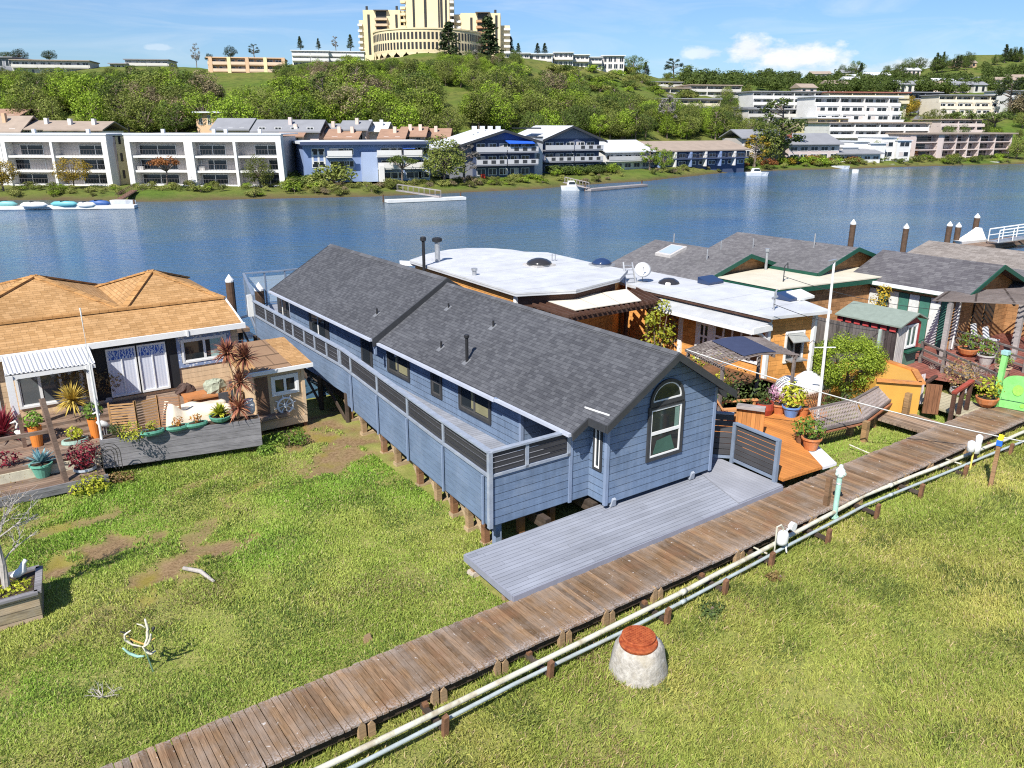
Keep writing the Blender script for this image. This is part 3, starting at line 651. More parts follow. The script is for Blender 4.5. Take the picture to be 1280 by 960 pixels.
# ================================================================= blue house
SHING = shingles('charcoal_shingles', (.056, .058, .066), (.092, .095, .104), .17, .115, var=.3)
RIDGEC = shingles('charcoal_ridge_shingles', (.07, .072, .08), (.11, .113, .122), .3, .3)
PANELG = glass('window_glass', (.02, .025, .028))
def window(t, org, ux, w, h, frame=CHAR, sash=None, depth=.05, mull=1, rows=1, fw_=.09, name='window', inner=None, parent=None, gl=None):
    """framed window: org is the lower left corner on the wall, ux along the wall to the right as seen from outside"""
    org = Vector(org); ux = Vector(ux).normalized(); uz = Vector((0, 0, 1)); n = ux.cross(uz)      # outward
    def blk(m, x0, x1, z0, z1, d0, d1):
        pts = [org+ux*x0+uz*z0+n*d0, org+ux*x1+uz*z0+n*d0, org+ux*x1+uz*z1+n*d0, org+ux*x0+uz*z1+n*d0]; m.ext(pts, n*(d1-d0))
    m = MB()
    blk(m, -fw_, w+fw_, -fw_, 0, 0, depth); blk(m, -fw_, w+fw_, h, h+fw_, 0, depth); blk(m, -fw_, 0, 0, h, 0, depth); blk(m, w, w+fw_, 0, h, 0, depth)
    o = t.part(name, m, frame, parent)
    m = MB(); blk(m, 0, w, 0, h, .006, .012); t.part('glass', m, gl or PANELG, o)
    s = MB(); sw = .045
    for i in range(mull+1):
        x0, x1 = w*i/(mull+1), w*(i+1)/(mull+1)
        for j in range(rows):
            z0, z1 = h*j/rows, h*(j+1)/rows
            blk(s, x0, x1, z0, z0+sw, .012, .035); blk(s, x0, x1, z1-sw, z1, .012, .035); blk(s, x0, x0+sw, z0+sw, z1-sw, .012, .035); blk(s, x1-sw, x1, z0+sw, z1-sw, .012, .035)
    t.part('sash', s, sash or WHITEP, o)
    return o
HX, HY = 12.0, 13.0; HYAW = -.5834
def blue_house():
    t = Thing('blue_house', 'long blue floating home with dark shingle roof and a wraparound side walkway', 'house', (HX, HY, 0), rz=R(HYAW))
    bl, br, vf, vj, zb = 13.162, 17.199, 14.192, 14.882, 1.47
    rx, zp, sl, ov = 15.18, 5.388, .6193, .375; v1 = 25.62; wu = 12.665; wr = 17.7; th = .10
    def zr_(u): return zp-sl*abs(u-rx)
    def gprism(u0, u1, va, vb, z0, drop=.12, ridge=zp, slp=sl):
        f = lambda u: ridge-slp*abs(u-rx)-drop
        pts = [(u0, va, z0), (u1, va, z0), (u1, va, f(u1)), (rx, va, f(rx)), (u0, va, f(u0))]
        m = MB(); m.ext(pts, (0, vb-va, 0)); return m
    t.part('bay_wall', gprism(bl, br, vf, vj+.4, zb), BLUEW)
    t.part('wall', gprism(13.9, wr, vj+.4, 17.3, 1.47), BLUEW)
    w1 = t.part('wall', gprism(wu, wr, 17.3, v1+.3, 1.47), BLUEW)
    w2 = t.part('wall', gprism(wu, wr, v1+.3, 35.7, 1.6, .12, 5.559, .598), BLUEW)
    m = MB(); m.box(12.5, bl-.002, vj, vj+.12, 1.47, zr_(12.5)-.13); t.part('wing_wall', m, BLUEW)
    # corner boards
    boxes(t, 'corner_board', BLUET, [(bl-.03, bl+.07, vf-.03, vf+.07, zb-.02, zr_(bl)-.14), (br-.07, br+.03, vf-.03, vf+.07, zb-.02, zr_(br)-.14),
          (wu-.03, wu+.07, 17.27, 17.37, 1.5, zr_(wu)-.14), (12.47, 12.57, vj-.03, vj+.09, 1.45, zr_(12.5)-.14)])
    # roofs: two slabs each
    def slab(m, pts, th_=th):   # pts (u,v) counter-clockwise from above
        m.prism([(u, v, f_(u)-th_) for u, v in pts], [(u, v, f_(u)) for u, v in pts])
    m = MB(); f_ = zr_; vo = vf-ov
    slab(m, [(12.787, vo), (rx, vo), (rx, 25.75), (12.265, 25.75), (12.265, 14.533), (12.787, 14.533)])
    slab(m, [(rx, vo), (17.573, vo), (17.573, 14.6), (18.1, 14.6), (18.1, 25.75), (rx, 25.75)])
    roof = t.part('roof', m, SHING)
    m = MB(); f_ = lambda u: 5.559-.598*abs(u-rx)
    slab(m, [(12.073, v1-.02), (rx, v1-.02), (rx, 36.43), (12.073, 36.43)], .12); slab(m, [(rx, v1-.02), (18.29, v1-.02), (18.29, 36.43), (rx, 36.43)], .12)
    roof2 = t.part('roof', m, SHING)
    m = MB()
    for (za, y0, y1, s_) in ((zp, vo-.01, v1-.05, sl), (5.559, v1-.03, 36.45, .598)):
        for sg in (-1, 1): m.prism([(rx, y0, za+.012), (rx, y1, za+.012), (rx+sg*.15, y1, za-s_*.15+.012), (rx+sg*.15, y0, za-s_*.15+.012)][::1 if sg > 0 else -1][::-1], [(rx, y0, za+.03), (rx, y1, za+.03), (rx+sg*.15, y1, za-s_*.15+.03), (rx+sg*.15, y0, za-s_*.15+.03)][::1 if sg > 0 else -1][::-1])
    t.part('ridge_cap', m, RIDGEC, roof)
    # barge boards (dark) along the rakes
    def barge(y, ua, ub, zfun, hh=.2, yt=.05):
        m.ext([(ua, y, zfun(ua)+.015), (ub, y, zfun(ub)+.015), (ub, y, zfun(ub)-hh), (ua, y, zfun(ua)-hh)], (0, yt, 0))
    m = MB(); z2 = lambda u: 5.559-.598*abs(u-rx)
    barge(vo-.05, 12.787-.02, rx, zr_); barge(vo-.05, rx, 17.573+.02, zr_); barge(14.533-.05, 12.265, 12.787-.05, zr_)
    barge(14.55, 17.62, 18.1, zr_)
    t.part('barge_board', m, CHAR, roof)
    m = MB(); barge(v1-.07, 12.05, rx, z2, .30); barge(v1-.07, rx, 18.3, z2, .30); t.part('barge_board', m, CHAR, roof2)
    m = MB(); barge(36.43, 12.05, rx, z2, .2); barge(36.43, rx, 18.3, z2, .2); t.part('barge_board', m, CHAR, roof2)
    m = MB(); m.ext([(12.77, vo, zr_(12.787)+.0), (12.77, 14.5, zr_(12.787)), (12.77, 14.5, zr_(12.787)-.2), (12.77, vo, zr_(12.787)-.2)], (-.03, 0, 0)); t.part('fascia', m, CHAR, roof)
    m = MB(); q_ = [(lambda d, t: d*t+Vector((0, 0, EYE+.02)))(ray(*p), (zp-sl*rx-EYE)/(ray(*p).z-sl*ray(*p).x)) for p in ((730, 510), (761, 520))]; m.bar(q_[0], q_[1], .02, .04); t.part('rain_diverter', m, WHITEP, roof)
    # gutters (pale) on the left eaves
    m = MB(); GUT = mat('pale_gutter', (.42, .45, .52), .45, .1, 3)
    m.box(12.17, 12.262, 14.56, 17.93, zr_(12.265)-.10, zr_(12.265)-.01); g1 = t.part('gutter', m, GUT, roof)
    m = MB(); m.box(12.16, 12.262, 17.96, 25.5, zr_(12.265)-.125, zr_(12.265)-.035); t.part('gutter', m, GUT, roof)
    m = MB(); m.box(11.97, 12.07, 25.66, 36.4, z2(12.073)-.11, z2(12.073)-.02); t.part('gutter', m, GUT, roof2)
    boxes(t, 'downspout', BLUET, [(12.2, 12.28, 17.85, 18.0, zr_(12.265)-.13, zr_(12.265)+.0), (12.12, 12.2, 25.58, 25.68, 3.1, 3.6)])
    # soffits in navy shade are plain blue boards
    m = MB()
    m.prism([(12.3, 14.6, zr_(12.3)-.16), (wu, 14.6, zr_(wu)-.16), (wu, 25.6, zr_(wu)-.16), (12.3, 25.6, zr_(12.3)-.16)], [(12.3, 14.6, zr_(12.3)-.105), (wu, 14.6, zr_(wu)-.105), (wu, 25.6, zr_(wu)-.105), (12.3, 25.6, zr_(12.3)-.105)]); t.part('soffit', m, BLUET, roof)
    # roof vents
    PV = mat('vent_black', (.02, .02, .022), .5); FL = mat('vent_flashing', (.15, .155, .165), .5, .1, 5)
    for u, v, h, r, z_ in ((12.863, 20.49, .78, .05, zr_), (12.93, 22.2, .22, .035, zr_), (14.2, 21.0, .2, .035, zr_), (14.3, 24.0, .16, .03, zr_), (12.95, 27.0, .22, .035, z2)):
        z = z_(u); m = MB(); m.tube([(u, v, z-.05), (u, v, z+h)], r, 10)
        if h > .5: m.lathe([(r*1.5, z+h-.02), (r*1.7, z+h), (r*1.7, z+h+.06), (r*1.2, z+h+.08)], (u, v, 0), 10)
        o = t.part('vent_pipe', m, PV, roof if z_ is zr_ else roof2)
        m = MB(); s_ = sl; a = .15; m.prism([(u-a, v-a*.7, z_(u-a)+.004), (u+a*.6, v-a*.7, z_(u+a*.6)+.004), (u+a*.6, v+a*.7, z_(u+a*.6)+.004), (u-a, v+a*.7, z_(u-a)+.004)], [(u-a, v-a*.7, z_(u-a)+.014), (u+a*.6, v-a*.7, z_(u+a*.6)+.014), (u+a*.6, v+a*.7, z_(u+a*.6)+.014), (u-a, v+a*.7, z_(u-a)+.014)])
        t.part('flashing', m, FL, o)
    # front bay windows
    X = (1, 0, 0); y = vf-.001
    L_ = QV(807, 575, vf).x; Rr = QV(846, 562, vf).x; zb_ = QV(826, 569, vf).z; zt_ = QV(830, 506, vf).z
    ww = Rr-L_-.06; hh = zt_-zb_
    o = window(t, (L_+.05, y, zb_+.05), X, ww, hh-.1, CHAR, WHITEP, .05, 0, 2, .10)
    # room seen dimly behind: pale curtain and a green chair
    m = MB(); n_ = 24; cx, cz, rad = L_+.05+ww/2, zt_+.16, ww/2+.06
    arc = [(cx+rad*cos(pi*i/n_), cz+rad*.92*sin(pi*i/n_)) for i in range(n_+1)]; inn = [(cx+(rad-.09)*cos(pi*i/n_), cz+(rad-.09)*.9*sin(pi*i/n_)) for i in range(n_+1)]
    for i in range(n_): m.ext([(arc[i][0], y, arc[i][1]), (arc[i+1][0], y, arc[i+1][1]), (inn[i+1][0], y, inn[i+1][1]), (inn[i][0], y, inn[i][1])], (0, -.05, 0))
    m.box(cx-rad, cx+rad, y-.05, y, cz-.16, cz)
    aw = t.part('arched_window', m, CHAR)
    m = MB(); m.ext([(a, y-.006, c) for a, c in inn], (0, -.006, 0)); t.part('glass', m, PANELG, aw)
    m = MB()
    for i in range(n_):
        k = .93; q = lambda p: (cx+(p[0]-cx)*k, cz+(p[1]-cz)*k)
        a0, a1 = inn[i], inn[i+1]; b0, b1 = q(a0), q(a1); m.ext([(a0[0], y-.012, a0[1]), (a1[0], y-.012, a1[1]), (b1[0], y-.012, b1[1]), (b0[0], y-.012, b0[1])], (0, -.02, 0))
    m.box(cx-rad+.09, cx+rad-.09, y-.032, y-.012, cz+.0, cz+.04); t.part('sash', m, WHITEP, aw)
    for bx in ((L_+ww-.18, L_+ww-.02, 3.06, zt_-.1),): m = MB(); m.box(bx[0], bx[1], y-.017, y-.0125, bx[2], bx[3]); t.part('curtain', m, mat('pale_teal_curtain', (.15, .24, .20), .8), o)
    m = MB(); m.prism([(L_+.2, y-.017, zb_+.12), (L_+ww-.12, y-.017, zb_+.12), (L_+ww-.12, y-.0125, zb_+.12), (L_+.2, y-.0125, zb_+.12)], [(L_+.32, y-.017, zb_+.5), (L_+ww-.3, y-.017, zb_+.56), (L_+ww-.3, y-.0125, zb_+.56), (L_+.32, y-.0125, zb_+.5)]); t.part('armchair_back', m, mat('teal_chair', (.045, .10, .075), .8), o)
    # narrow window on the bay's left side
    window(t, (bl-.001, vf+.44, 2.42), (0, -1, 0), .2, 1.15, CHAR, WHITEP, .04, 0, 1, .07)
    # side windows (left wall): from the sight lines
    for x0, x1, ya, yb, mu in ((571.7, 612.3, 482.3, 524), (535.8, 549.8, 464.6, 498), (480, 509.2, 437.5, 472)) and ((573.5, 610, 0, 0, 1), (538, 548, 0, 0, 0), (482, 507, 0, 0, 1)):
        v0 = QU(x0, 500, wu).y if False else None
        # find v on the wall for each pixel column at z about 2.9
        def vat(px):
            lo, hi = 14.0, 40.0
            for _ in range(40):
                mid = (lo+hi)/2
                if proj((wu, mid, 2.9))[0] > px: lo = mid
                else: hi = mid
            return lo
        va, vb = vat(x1), vat(x0)
        window(t, (wu-.001, vb, 2.48 if mu else 2.46), (0, -1, 0), vb-va, .84, CHAR, mat('bronze_sash', (.07, .07, .072), .5), .05, mu, 1 if mu else 2, .09)
        if mu: c_ = (va+vb)/2; boxes(t, 'painted_lit_interior', mat('interior_beige', (.20, .19, .11), .8), [(wu-.018, wu-.0125, va+.06, c_-.05, 2.56, 2.86), (wu-.018, wu-.0125, c_+.03, c_+.2, 2.6, 3.2)])  # pale plates on the glass paint in the lighter room and reflection
    # doors: side door near the step in the roof, front door in the alcove
    def vat2(px, z=3.0):
        lo, hi = 14.0, 44.0
        for _ in range(40):
            mid = (lo+hi)/2
            if proj((wu, mid, z))[0] > px: lo = mid
            else: hi = mid
        return lo
    for xa, xb, nm in ((447, 461, 'door'), (381, 406, 'glass_door'), (341, 355, 'glass_door')):
        va, vb = vat2(xb), vat2(xa)
        m = MB(); m.box(wu-.04, wu-.001, va, vb, 2.0, 3.52); d = t.part(nm, m, CHAR)
        m = MB(); k = (vb-va)*.18; m.box(wu-.055, wu-.041, va+k, vb-k, 2.2, 3.35); t.part('glass', m, PANELG, d)
        if nm == 'glass_door': m = MB(); c_ = (va+vb)/2; m.box(wu-.07, wu-.056, c_-.04, c_+.04, 2.2, 3.35); t.part('sash', m, WHITEP, d)
    m = MB(); m.box(13.86, 13.899, 15.5, 16.4, 1.9, 3.75); d = t.part('door', m, CHAR)
    m = MB(); m.box(13.845, 13.859, 15.7, 16.2, 2.4, 3.5); t.part('glass', m, PANELG, d)
    m = MB(); m.box(13.83, 13.858, 15.56, 15.60, 2.6, 2.75); t.part('handle', m, STEEL, d)
    m = MB(); m.box(12.65, 13.92, 14.95, 17.32, 1.9, 2.0); t.part('porch_floor', m, DECKM)
    # small lamps
    LMP = mat('grey_lamp', (.35, .36, .38), .4)
    for u, v, z in ((wu-.06, 17.6, 3.3), (wu-.06, 24.9, 3.2)):
        m = MB(); m.lathe([(.03, z-.1), (.05, z-.08), (.05, z+.05), (.02, z+.08)], (u, v, 0), 8); t.part('wall_lamp', m, LMP)
    for u in (13.45, 16.45):
        m = MB(); m.prism([(u-.09, vf-.02, 1.36), (u+.09, vf-.02, 1.36), (u+.07, vf+.10, 1.36), (u-.07, vf+.1, 1.36)], [(u-.06, vf-.06, 1.56), (u+.06, vf-.06, 1.56), (u+.05, vf-.01, 1.60), (u-.05, vf-.01, 1.60)])
        t.part('skirt_bracket', m, mat('bracket_grey', (.30, .33, .38), .6))
    # ---- side walkway: rail line in plan
    c_, s_ = cos(R(-HYAW)), sin(R(-HYAW))
    def loc(p): dx, dy = p.x-HX, p.y-HY; return (HX+dx*c_-dy*s_, HY+dx*s_+dy*c_)
    zr, zs = 3.494, 2.82
    A = (10.0, vj); B = loc(P(545, 520, zr)); Cc = loc(P(427, 436, zr)); E_ = loc(P(317, 376, zr)); 
    line = [A, B, Cc, E_]
    def world(u, v, z): a, b = u-HX, v-HY; ch, sh = cos(R(HYAW)), sin(R(HYAW)); return (HX+a*ch-b*sh, HY+a*sh+b*ch, z)
    def at_px(px, z=3.15):
        segs = list(zip(line, line[1:]))
        for (a, b) in segs:
            lo, hi = 0., 1.; fa = proj(world(*a, z))[0]; fb = proj(world(*b, z))[0]
            if fb <= px <= fa:
                for _ in range(40):
                    mid = (lo+hi)/2; x = proj(world(a[0]+(b[0]-a[0])*mid, a[1]+(b[1]-a[1])*mid, z))[0]
                    if x > px: lo = mid
                    else: hi = mid
                return (a[0]+(b[0]-a[0])*lo, a[1]+(b[1]-a[1])*lo)
        return None
    # skirts
    def wallstrip(pts, z0, z1, thk=.05):
        m = MB()
        for (a, b) in zip(pts, pts[1:]):
            d = Vector((b[0]-a[0], b[1]-a[1], 0)).normalized(); nrm = Vector((d.y, -d.x, 0))*thk
            m.ext([(a[0], a[1], z0), (b[0], b[1], z0), (b[0], b[1], z1), (a[0], a[1], z1)], nrm)
        return m
    kk = at_px(431); 
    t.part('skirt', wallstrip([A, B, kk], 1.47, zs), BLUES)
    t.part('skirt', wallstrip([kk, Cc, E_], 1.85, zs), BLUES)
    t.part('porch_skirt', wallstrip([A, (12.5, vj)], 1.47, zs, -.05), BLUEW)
    m = MB()
    fl_ = [(A[0]+.1, A[1]+.1), (12.66, A[1]+.1), (12.66, 36), (E_[0]+.1, 36), (Cc[0]+.1, Cc[1]), (B[0]+.1, B[1])]; m.prism([(*p, 1.9) for p in fl_], [(*p, 2.0) for p in fl_])
    t.part('walkway_floor', m, DECKM)
    for px in (609-3, 555, 510, 472, 439):
        q = at_px(px) or A; bars(t, 'seam_batten', BLUET, [((q[0]-.07, q[1], 1.47), (q[0]-.07, q[1], zs-.02), .05, .05, (0, 1, 0))])
    m = MB(); m.box(A[0]-.06, A[0]+.05, A[1]-.06, A[1]+.05, 1.45, zr); t.part('corner_post', m, RAILT)
    # rail: top, bottom, posts, dark slat panels
    for z, wd, hh_ in ((zr, .17, .05), (zs+.03, .10, .07)):
        m = MB()
        for a, b in zip(line, line[1:]): m.bar((*a, z), (*b, z), wd, hh_)
        m.bar((A[0]+.02, A[1], z+.002), (12.5, A[1], z+.002), wd-.02, hh_); t.part('handrail' if z == zr else 'bottom_rail', m, RAILT)
    posts = [at_px(px) for px in (555, 510, 472, 439, 426, 424, 409, 394, 381, 367, 356, 344, 333, 319)]
    for q in posts:
        if q: m = MB(); m.bar((*q, zs), (*q, zr-.02), .09, .09, (0, 1, 0)); t.part('rail_post', m, RAILT)
    for u in (11.1, 12.44): m = MB(); m.box(u-.05, u+.05, A[1]-.04, A[1]+.05, zs, zr); t.part('rail_post', m, RAILT)
    def slats(a, b, n=4):
        m = MB(); h = (zr-zs-.1)/n
        for i in range(n): z = zs+.08+h*(i+.5); m.bar((*a, z), (*b, z), .02, h-.022)
        return m
    for a, b in zip(line, line[1:]): t.part('rail_slats', slats(a, b), SLATD)
    t.part('rail_slats', slats((A[0]+.05, A[1]), (11.05, A[1])), SLATD); t.part('rail_slats', slats((11.15, A[1]), (12.45, A[1])), SLATD)
    # end deck with glass rails
    e1 = loc(P(305, 348, zr)); e2 = loc(P(356, 344, zr)); e3 = (17.5, e2[1]+.2)
    m = MB(); m.prism([(E_[0], E_[1], 1.85), (wr, 35.6, 1.85), (e3[0], e3[1], 1.85), (*e1, 1.85)], [(E_[0], E_[1], 2.0), (wr, 35.6, 2.0), (e3[0], e3[1], 2.0), (*e1, 2.0)]); t.part('end_deck', m, DECKM)
    m = MB()
    for a, b in ((E_, e1), (e1, e2), (e2, e3)): m.bar((*a, zr+.25), (*b, zr+.25), .12, .07); m.bar((*a, 2.1), (*b, 2.1), .05, .06)
    for q in (E_, e1, e2, ((e1[0]+e2[0])/2, (e1[1]+e2[1])/2), e3): m.bar((*q, 1.6), (*q, zr+.25), .07, .07, (0, 1, 0))
    t.part('end_rail', m, GREYFR)
    m = MB(); m.box(E_[0]-.15, E_[0]+.15, E_[1]+.4, E_[1]+.5, 2.7, zr+.2); t.part('rail_panel', m, WHITEP)
    gg = G('rail_glass'); gg.out((.6, .68, .7), .05, .5); gg.b.inputs['Alpha'].default_value = .22
    m = MB()
    for a, b in ((E_, e1), (e1, e2), (e2, e3)): m.bar((*a, 2.85), (*b, 2.85), .012, 1.35)
    t.part('glass_panel', m, gg.m)
    # under-floor: beams, pilings and braces
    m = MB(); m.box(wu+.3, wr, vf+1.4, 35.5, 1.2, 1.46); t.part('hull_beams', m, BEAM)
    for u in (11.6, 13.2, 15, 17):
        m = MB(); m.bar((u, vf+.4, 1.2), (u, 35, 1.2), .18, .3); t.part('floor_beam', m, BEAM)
    pts = [(465, 620), (487, 590), (498, 590), (520, 610), (542, 621), (567, 640), (594, 655)]
    k = 0
    for i in range(9):
        f = (i+random.uniform(-.25, .25)*(0 < i < 8))/8; 
        q = at_px(604-(604-434)*f, 1.5) or kk
        m = MB(); x, y = q[0]+.12, q[1]+.1
        m.box(x-.07, x+.09, y-.08, y+.08, .5, 1.5); t.part('piling', m, TANWOOD if i % 2 else woodm('rust_piling', (.20, .10, .05)))
        m = MB(); m.bar((x+.12, y+.12, .66), (x+.10, y+.65, 1.42), .05, .1); t.part('brace', m, woodm('pale_brace', (.34, .25, .15)))
        m = MB(); m.box(x-.1, x+.5, y-.1, y+.12, .6, .82+.04*(i % 3)); t.part('footing', m, woodm('pale_brace', (.34, .25, .15)))
    for u, v in ((10.35, vj+.15), (11.2, vj+.3), (12.2, vj+.3)):
        m = MB(); m.box(u-.09, u+.09, v, v+.16, .5, 1.48); t.part('piling', m, BLUET if u < 10.6 else RUST)
    for v in (18, 21, 24, 27, 30, 33, 35):
        for u in (12.9, 15.2, 17.2): m = MB(); m.tube([(u, v, -.5), (u, v, 1.3)], .14, 8); t.part('piling', m, BEAM)
    for v in (25.5, 28, 30.5, 33, 35.5):
        m = MB(); m.tube([(10.9, v, -.5), (10.9, v, 1.9)], .1, 8); t.part('piling', m, BEAM)
        m = MB(); m.bar((10.9, v, .7), (11.0, v+2.4, 1.8), .05, .14); t.part('brace', m, BEAM)
blue_house()
# ================================================================= plants near by
LF_GREEN = leafmat('green_leaves', (.07, .13, .02), (.22, .34, .05))
LF_YEL = leafmat('yellow_green_leaves', (.20, .24, .02), (.50, .50, .05))
LF_RED = leafmat('red_leaves', (.16, .015, .03), (.36, .05, .07))
LF_BROWN = leafmat('brown_leaves', (.16, .10, .04), (.36, .25, .10))
LF_GREY = leafmat('grey_twigs', (.20, .17, .15), (.38, .33, .29))
LF_BLUE = leafmat('agave_leaves', (.16, .32, .36), (.32, .52, .55))
LF_ORNG = leafmat('orange_flowers', (.35, .09, .02), (.55, .30, .05))
LF_PINK = leafmat('pink_flowers', (.40, .16, .30), (.55, .38, .45))
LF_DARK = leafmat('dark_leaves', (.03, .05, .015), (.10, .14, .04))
LF_SPIKE = leafmat('cordyline_leaves', (.16, .045, .04), (.38, .17, .09))
LF_SPIKY = leafmat('striped_spiky_leaves', (.30, .20, .03), (.55, .42, .10))
LF_SPRUCE = leafmat('bright_feathery_leaves', (.12, .19, .015), (.38, .48, .05))
BARK = mat('bark', (.16, .12, .09), .9, .3, 8)
BARKW = mat('pale_bark', (.36, .33, .30), .85, .2, 10)
TERRA = mat('terracotta', (.48, .17, .06), .7, .15, 8, dirt=(.5, .36, .26), dirt_amt=.4)
ORPOT = mat('orange_glaze', (.62, .20, .04), .45, .08, 4)
GRPOT = mat('green_glaze', (.12, .34, .25), .45, .12, 5)
BLPOT = mat('blue_glaze', (.12, .24, .52), .35, .15, 5)
REDPOT = mat('red_glaze', (.30, .05, .03), .4, .15, 5)
GREYPOT = mat('grey_stone_pot', (.42, .40, .38), .8, .15, 6)
GALV = mat('galvanised_tub', (.46, .50, .53), .4, .12, 5, metal=.5)
SOIL = mat('soil', (.05, .035, .022), .95, .3, 12)
def leaf(mb, p, nrm, L, w, rng):
    a = Vector((rng.uniform(-1, 1), rng.uniform(-1, 1), rng.uniform(-1, 1))); d = nrm.cross(a)
    if d.length < 1e-3: return
    d.normalize(); s = nrm.cross(d)
    v = rng.random(); mb.col = (v, v, v)
    mb.poly([p-d*L/2, p+s*w/2-d*.08*L, p+d*L/2, p-s*w/2-d*.08*L])
def cloud(mb, c, r, n, size, rng=random, shell=.45, up=.35):
    """leaves through an ellipsoid, denser towards its outside"""
    c = Vector(c)
    for _ in range(n):
        while True:
            d = Vector((rng.gauss(0, 1), rng.gauss(0, 1), rng.gauss(0, 1)))
            if d.length > .01: break
        d.normalize(); k = (shell+(1-shell)*rng.random()**.6)*rng.uniform(.85, 1.08)
        p = c+Vector((d.x*r[0]*k, d.y*r[1]*k, d.z*r[2]*k))
        nn = (d+Vector((rng.gauss(0, .5), rng.gauss(0, .5), rng.gauss(up, .5)))).normalized()
        s = size*rng.uniform(.6, 1.35); leaf(mb, p, nn, s, s*.55, rng)
def spikes(mb, c, n, L, w, lo=-.3, hi=1.3, rng=random, droop=.35):
    c = Vector(c)
    for _ in range(n):
        a = rng.uniform(0, 2*pi); e = rng.uniform(lo, hi); l = L*rng.uniform(.7, 1.1)
        d = Vector((cos(a)*cos(e), sin(a)*cos(e), sin(e))); s = d.cross(Vector((0, 0, 1)))
        if s.length < .05: s = Vector((1, 0, 0))
        s = s.normalized()*w/2; v = rng.random(); mb.col = (v, v, v)
        m = c+d*l*.55; e2 = c+d*l+Vector((0, 0, -droop*l*cos(e)*.5))
        mb.poly([c-s*.6, c+s*.6, m+s, m-s]); mb.poly([m-s, m+s, e2])
def twigs(mb, p, d, L, r, depth, rng=random, spread=.6, kids=3):
    p = Vector(p); d = Vector(d).normalized(); e = p+d*L
    mid = (p+e)/2+Vector((rng.gauss(0, .05), rng.gauss(0, .05), 0))*L
    mb.tube([p, mid, e], [r, r*.85, r*.65], 5, False)
    if depth <= 0: return
    for i in range(kids):
        dd = (d+Vector((rng.gauss(0, spread), rng.gauss(0, spread), rng.gauss(.1, spread*.6)))).normalized()
        twigs(mb, p+(e-p)*rng.uniform(.55, 1), dd, L*rng.uniform(.55, .8), r*.6, depth-1, rng, spread, kids)
def pot_profile(kind, r, h):
    if kind == 'cone': return [(r*.62, 0), (r*.95, h*.86), (r*1.06, h*.86), (r*1.06, h), (r*.92, h), (r*.9, h*.9)]
    if kind == 'tall': return [(r*.72, 0), (r, h), (r*.88, h), (r*.86, h*.93)]
    if kind == 'bowl': return [(r*.45, 0), (r*.85, h*.4), (r*1.02, h*.9), (r*1.02, h), (r*.9, h), (r*.85, h*.85)]
    return [(r*.8, 0), (r, h*.5), (r*.95, h), (r*.82, h), (r*.8, h*.9)]
def potted(label, p, r, h, pm, kind='cone', plant='cloud', size=.3, lm=None, n=160, leafs=.09, group=None, sx=1, sy=1, rz=0, cat='potted plant', lift=.8):
    x, y, z = p; t = Thing('potted_plant', label, cat, (x, y, z), group)
    if pm is not None:
        b = MB(); b.lathe(pot_profile(kind, r, h), (x, y, z), 18, sx, sy); t.part('pot', b, pm)
        b = MB(); b.lathe([(r*.5, z+h*.9), (r*.86, z+h*.91)], (x, y, 0), 14, sx, sy); t.part('soil', b, SOIL)
    top = z+h; b = MB()
    if plant == 'cloud': cloud(b, (x, y, top+size*lift), (size*max(1, sx*.9), size*max(1, sy*.9), size*.9), n, leafs)
    elif plant == 'spikes': spikes(b, (x, y, top+.03), n, size, leafs, .15, 1.45)
    elif plant == 'stemmed':
        s = MB(); s.tube([(x, y, top-.05), (x+.03, y, top+size*1.2)], [.03, .022], 6); t.part('stem', s, BARK)
        spikes(b, (x+.03, y, top+size*1.2), n, size, leafs, -.5, 1.4)
    elif plant == 'agave': spikes(b, (x, y, top+.02), n, size, leafs, .15, 1.2, droop=.05)
    if lm: t.part('foliage', b, lm)
    return t
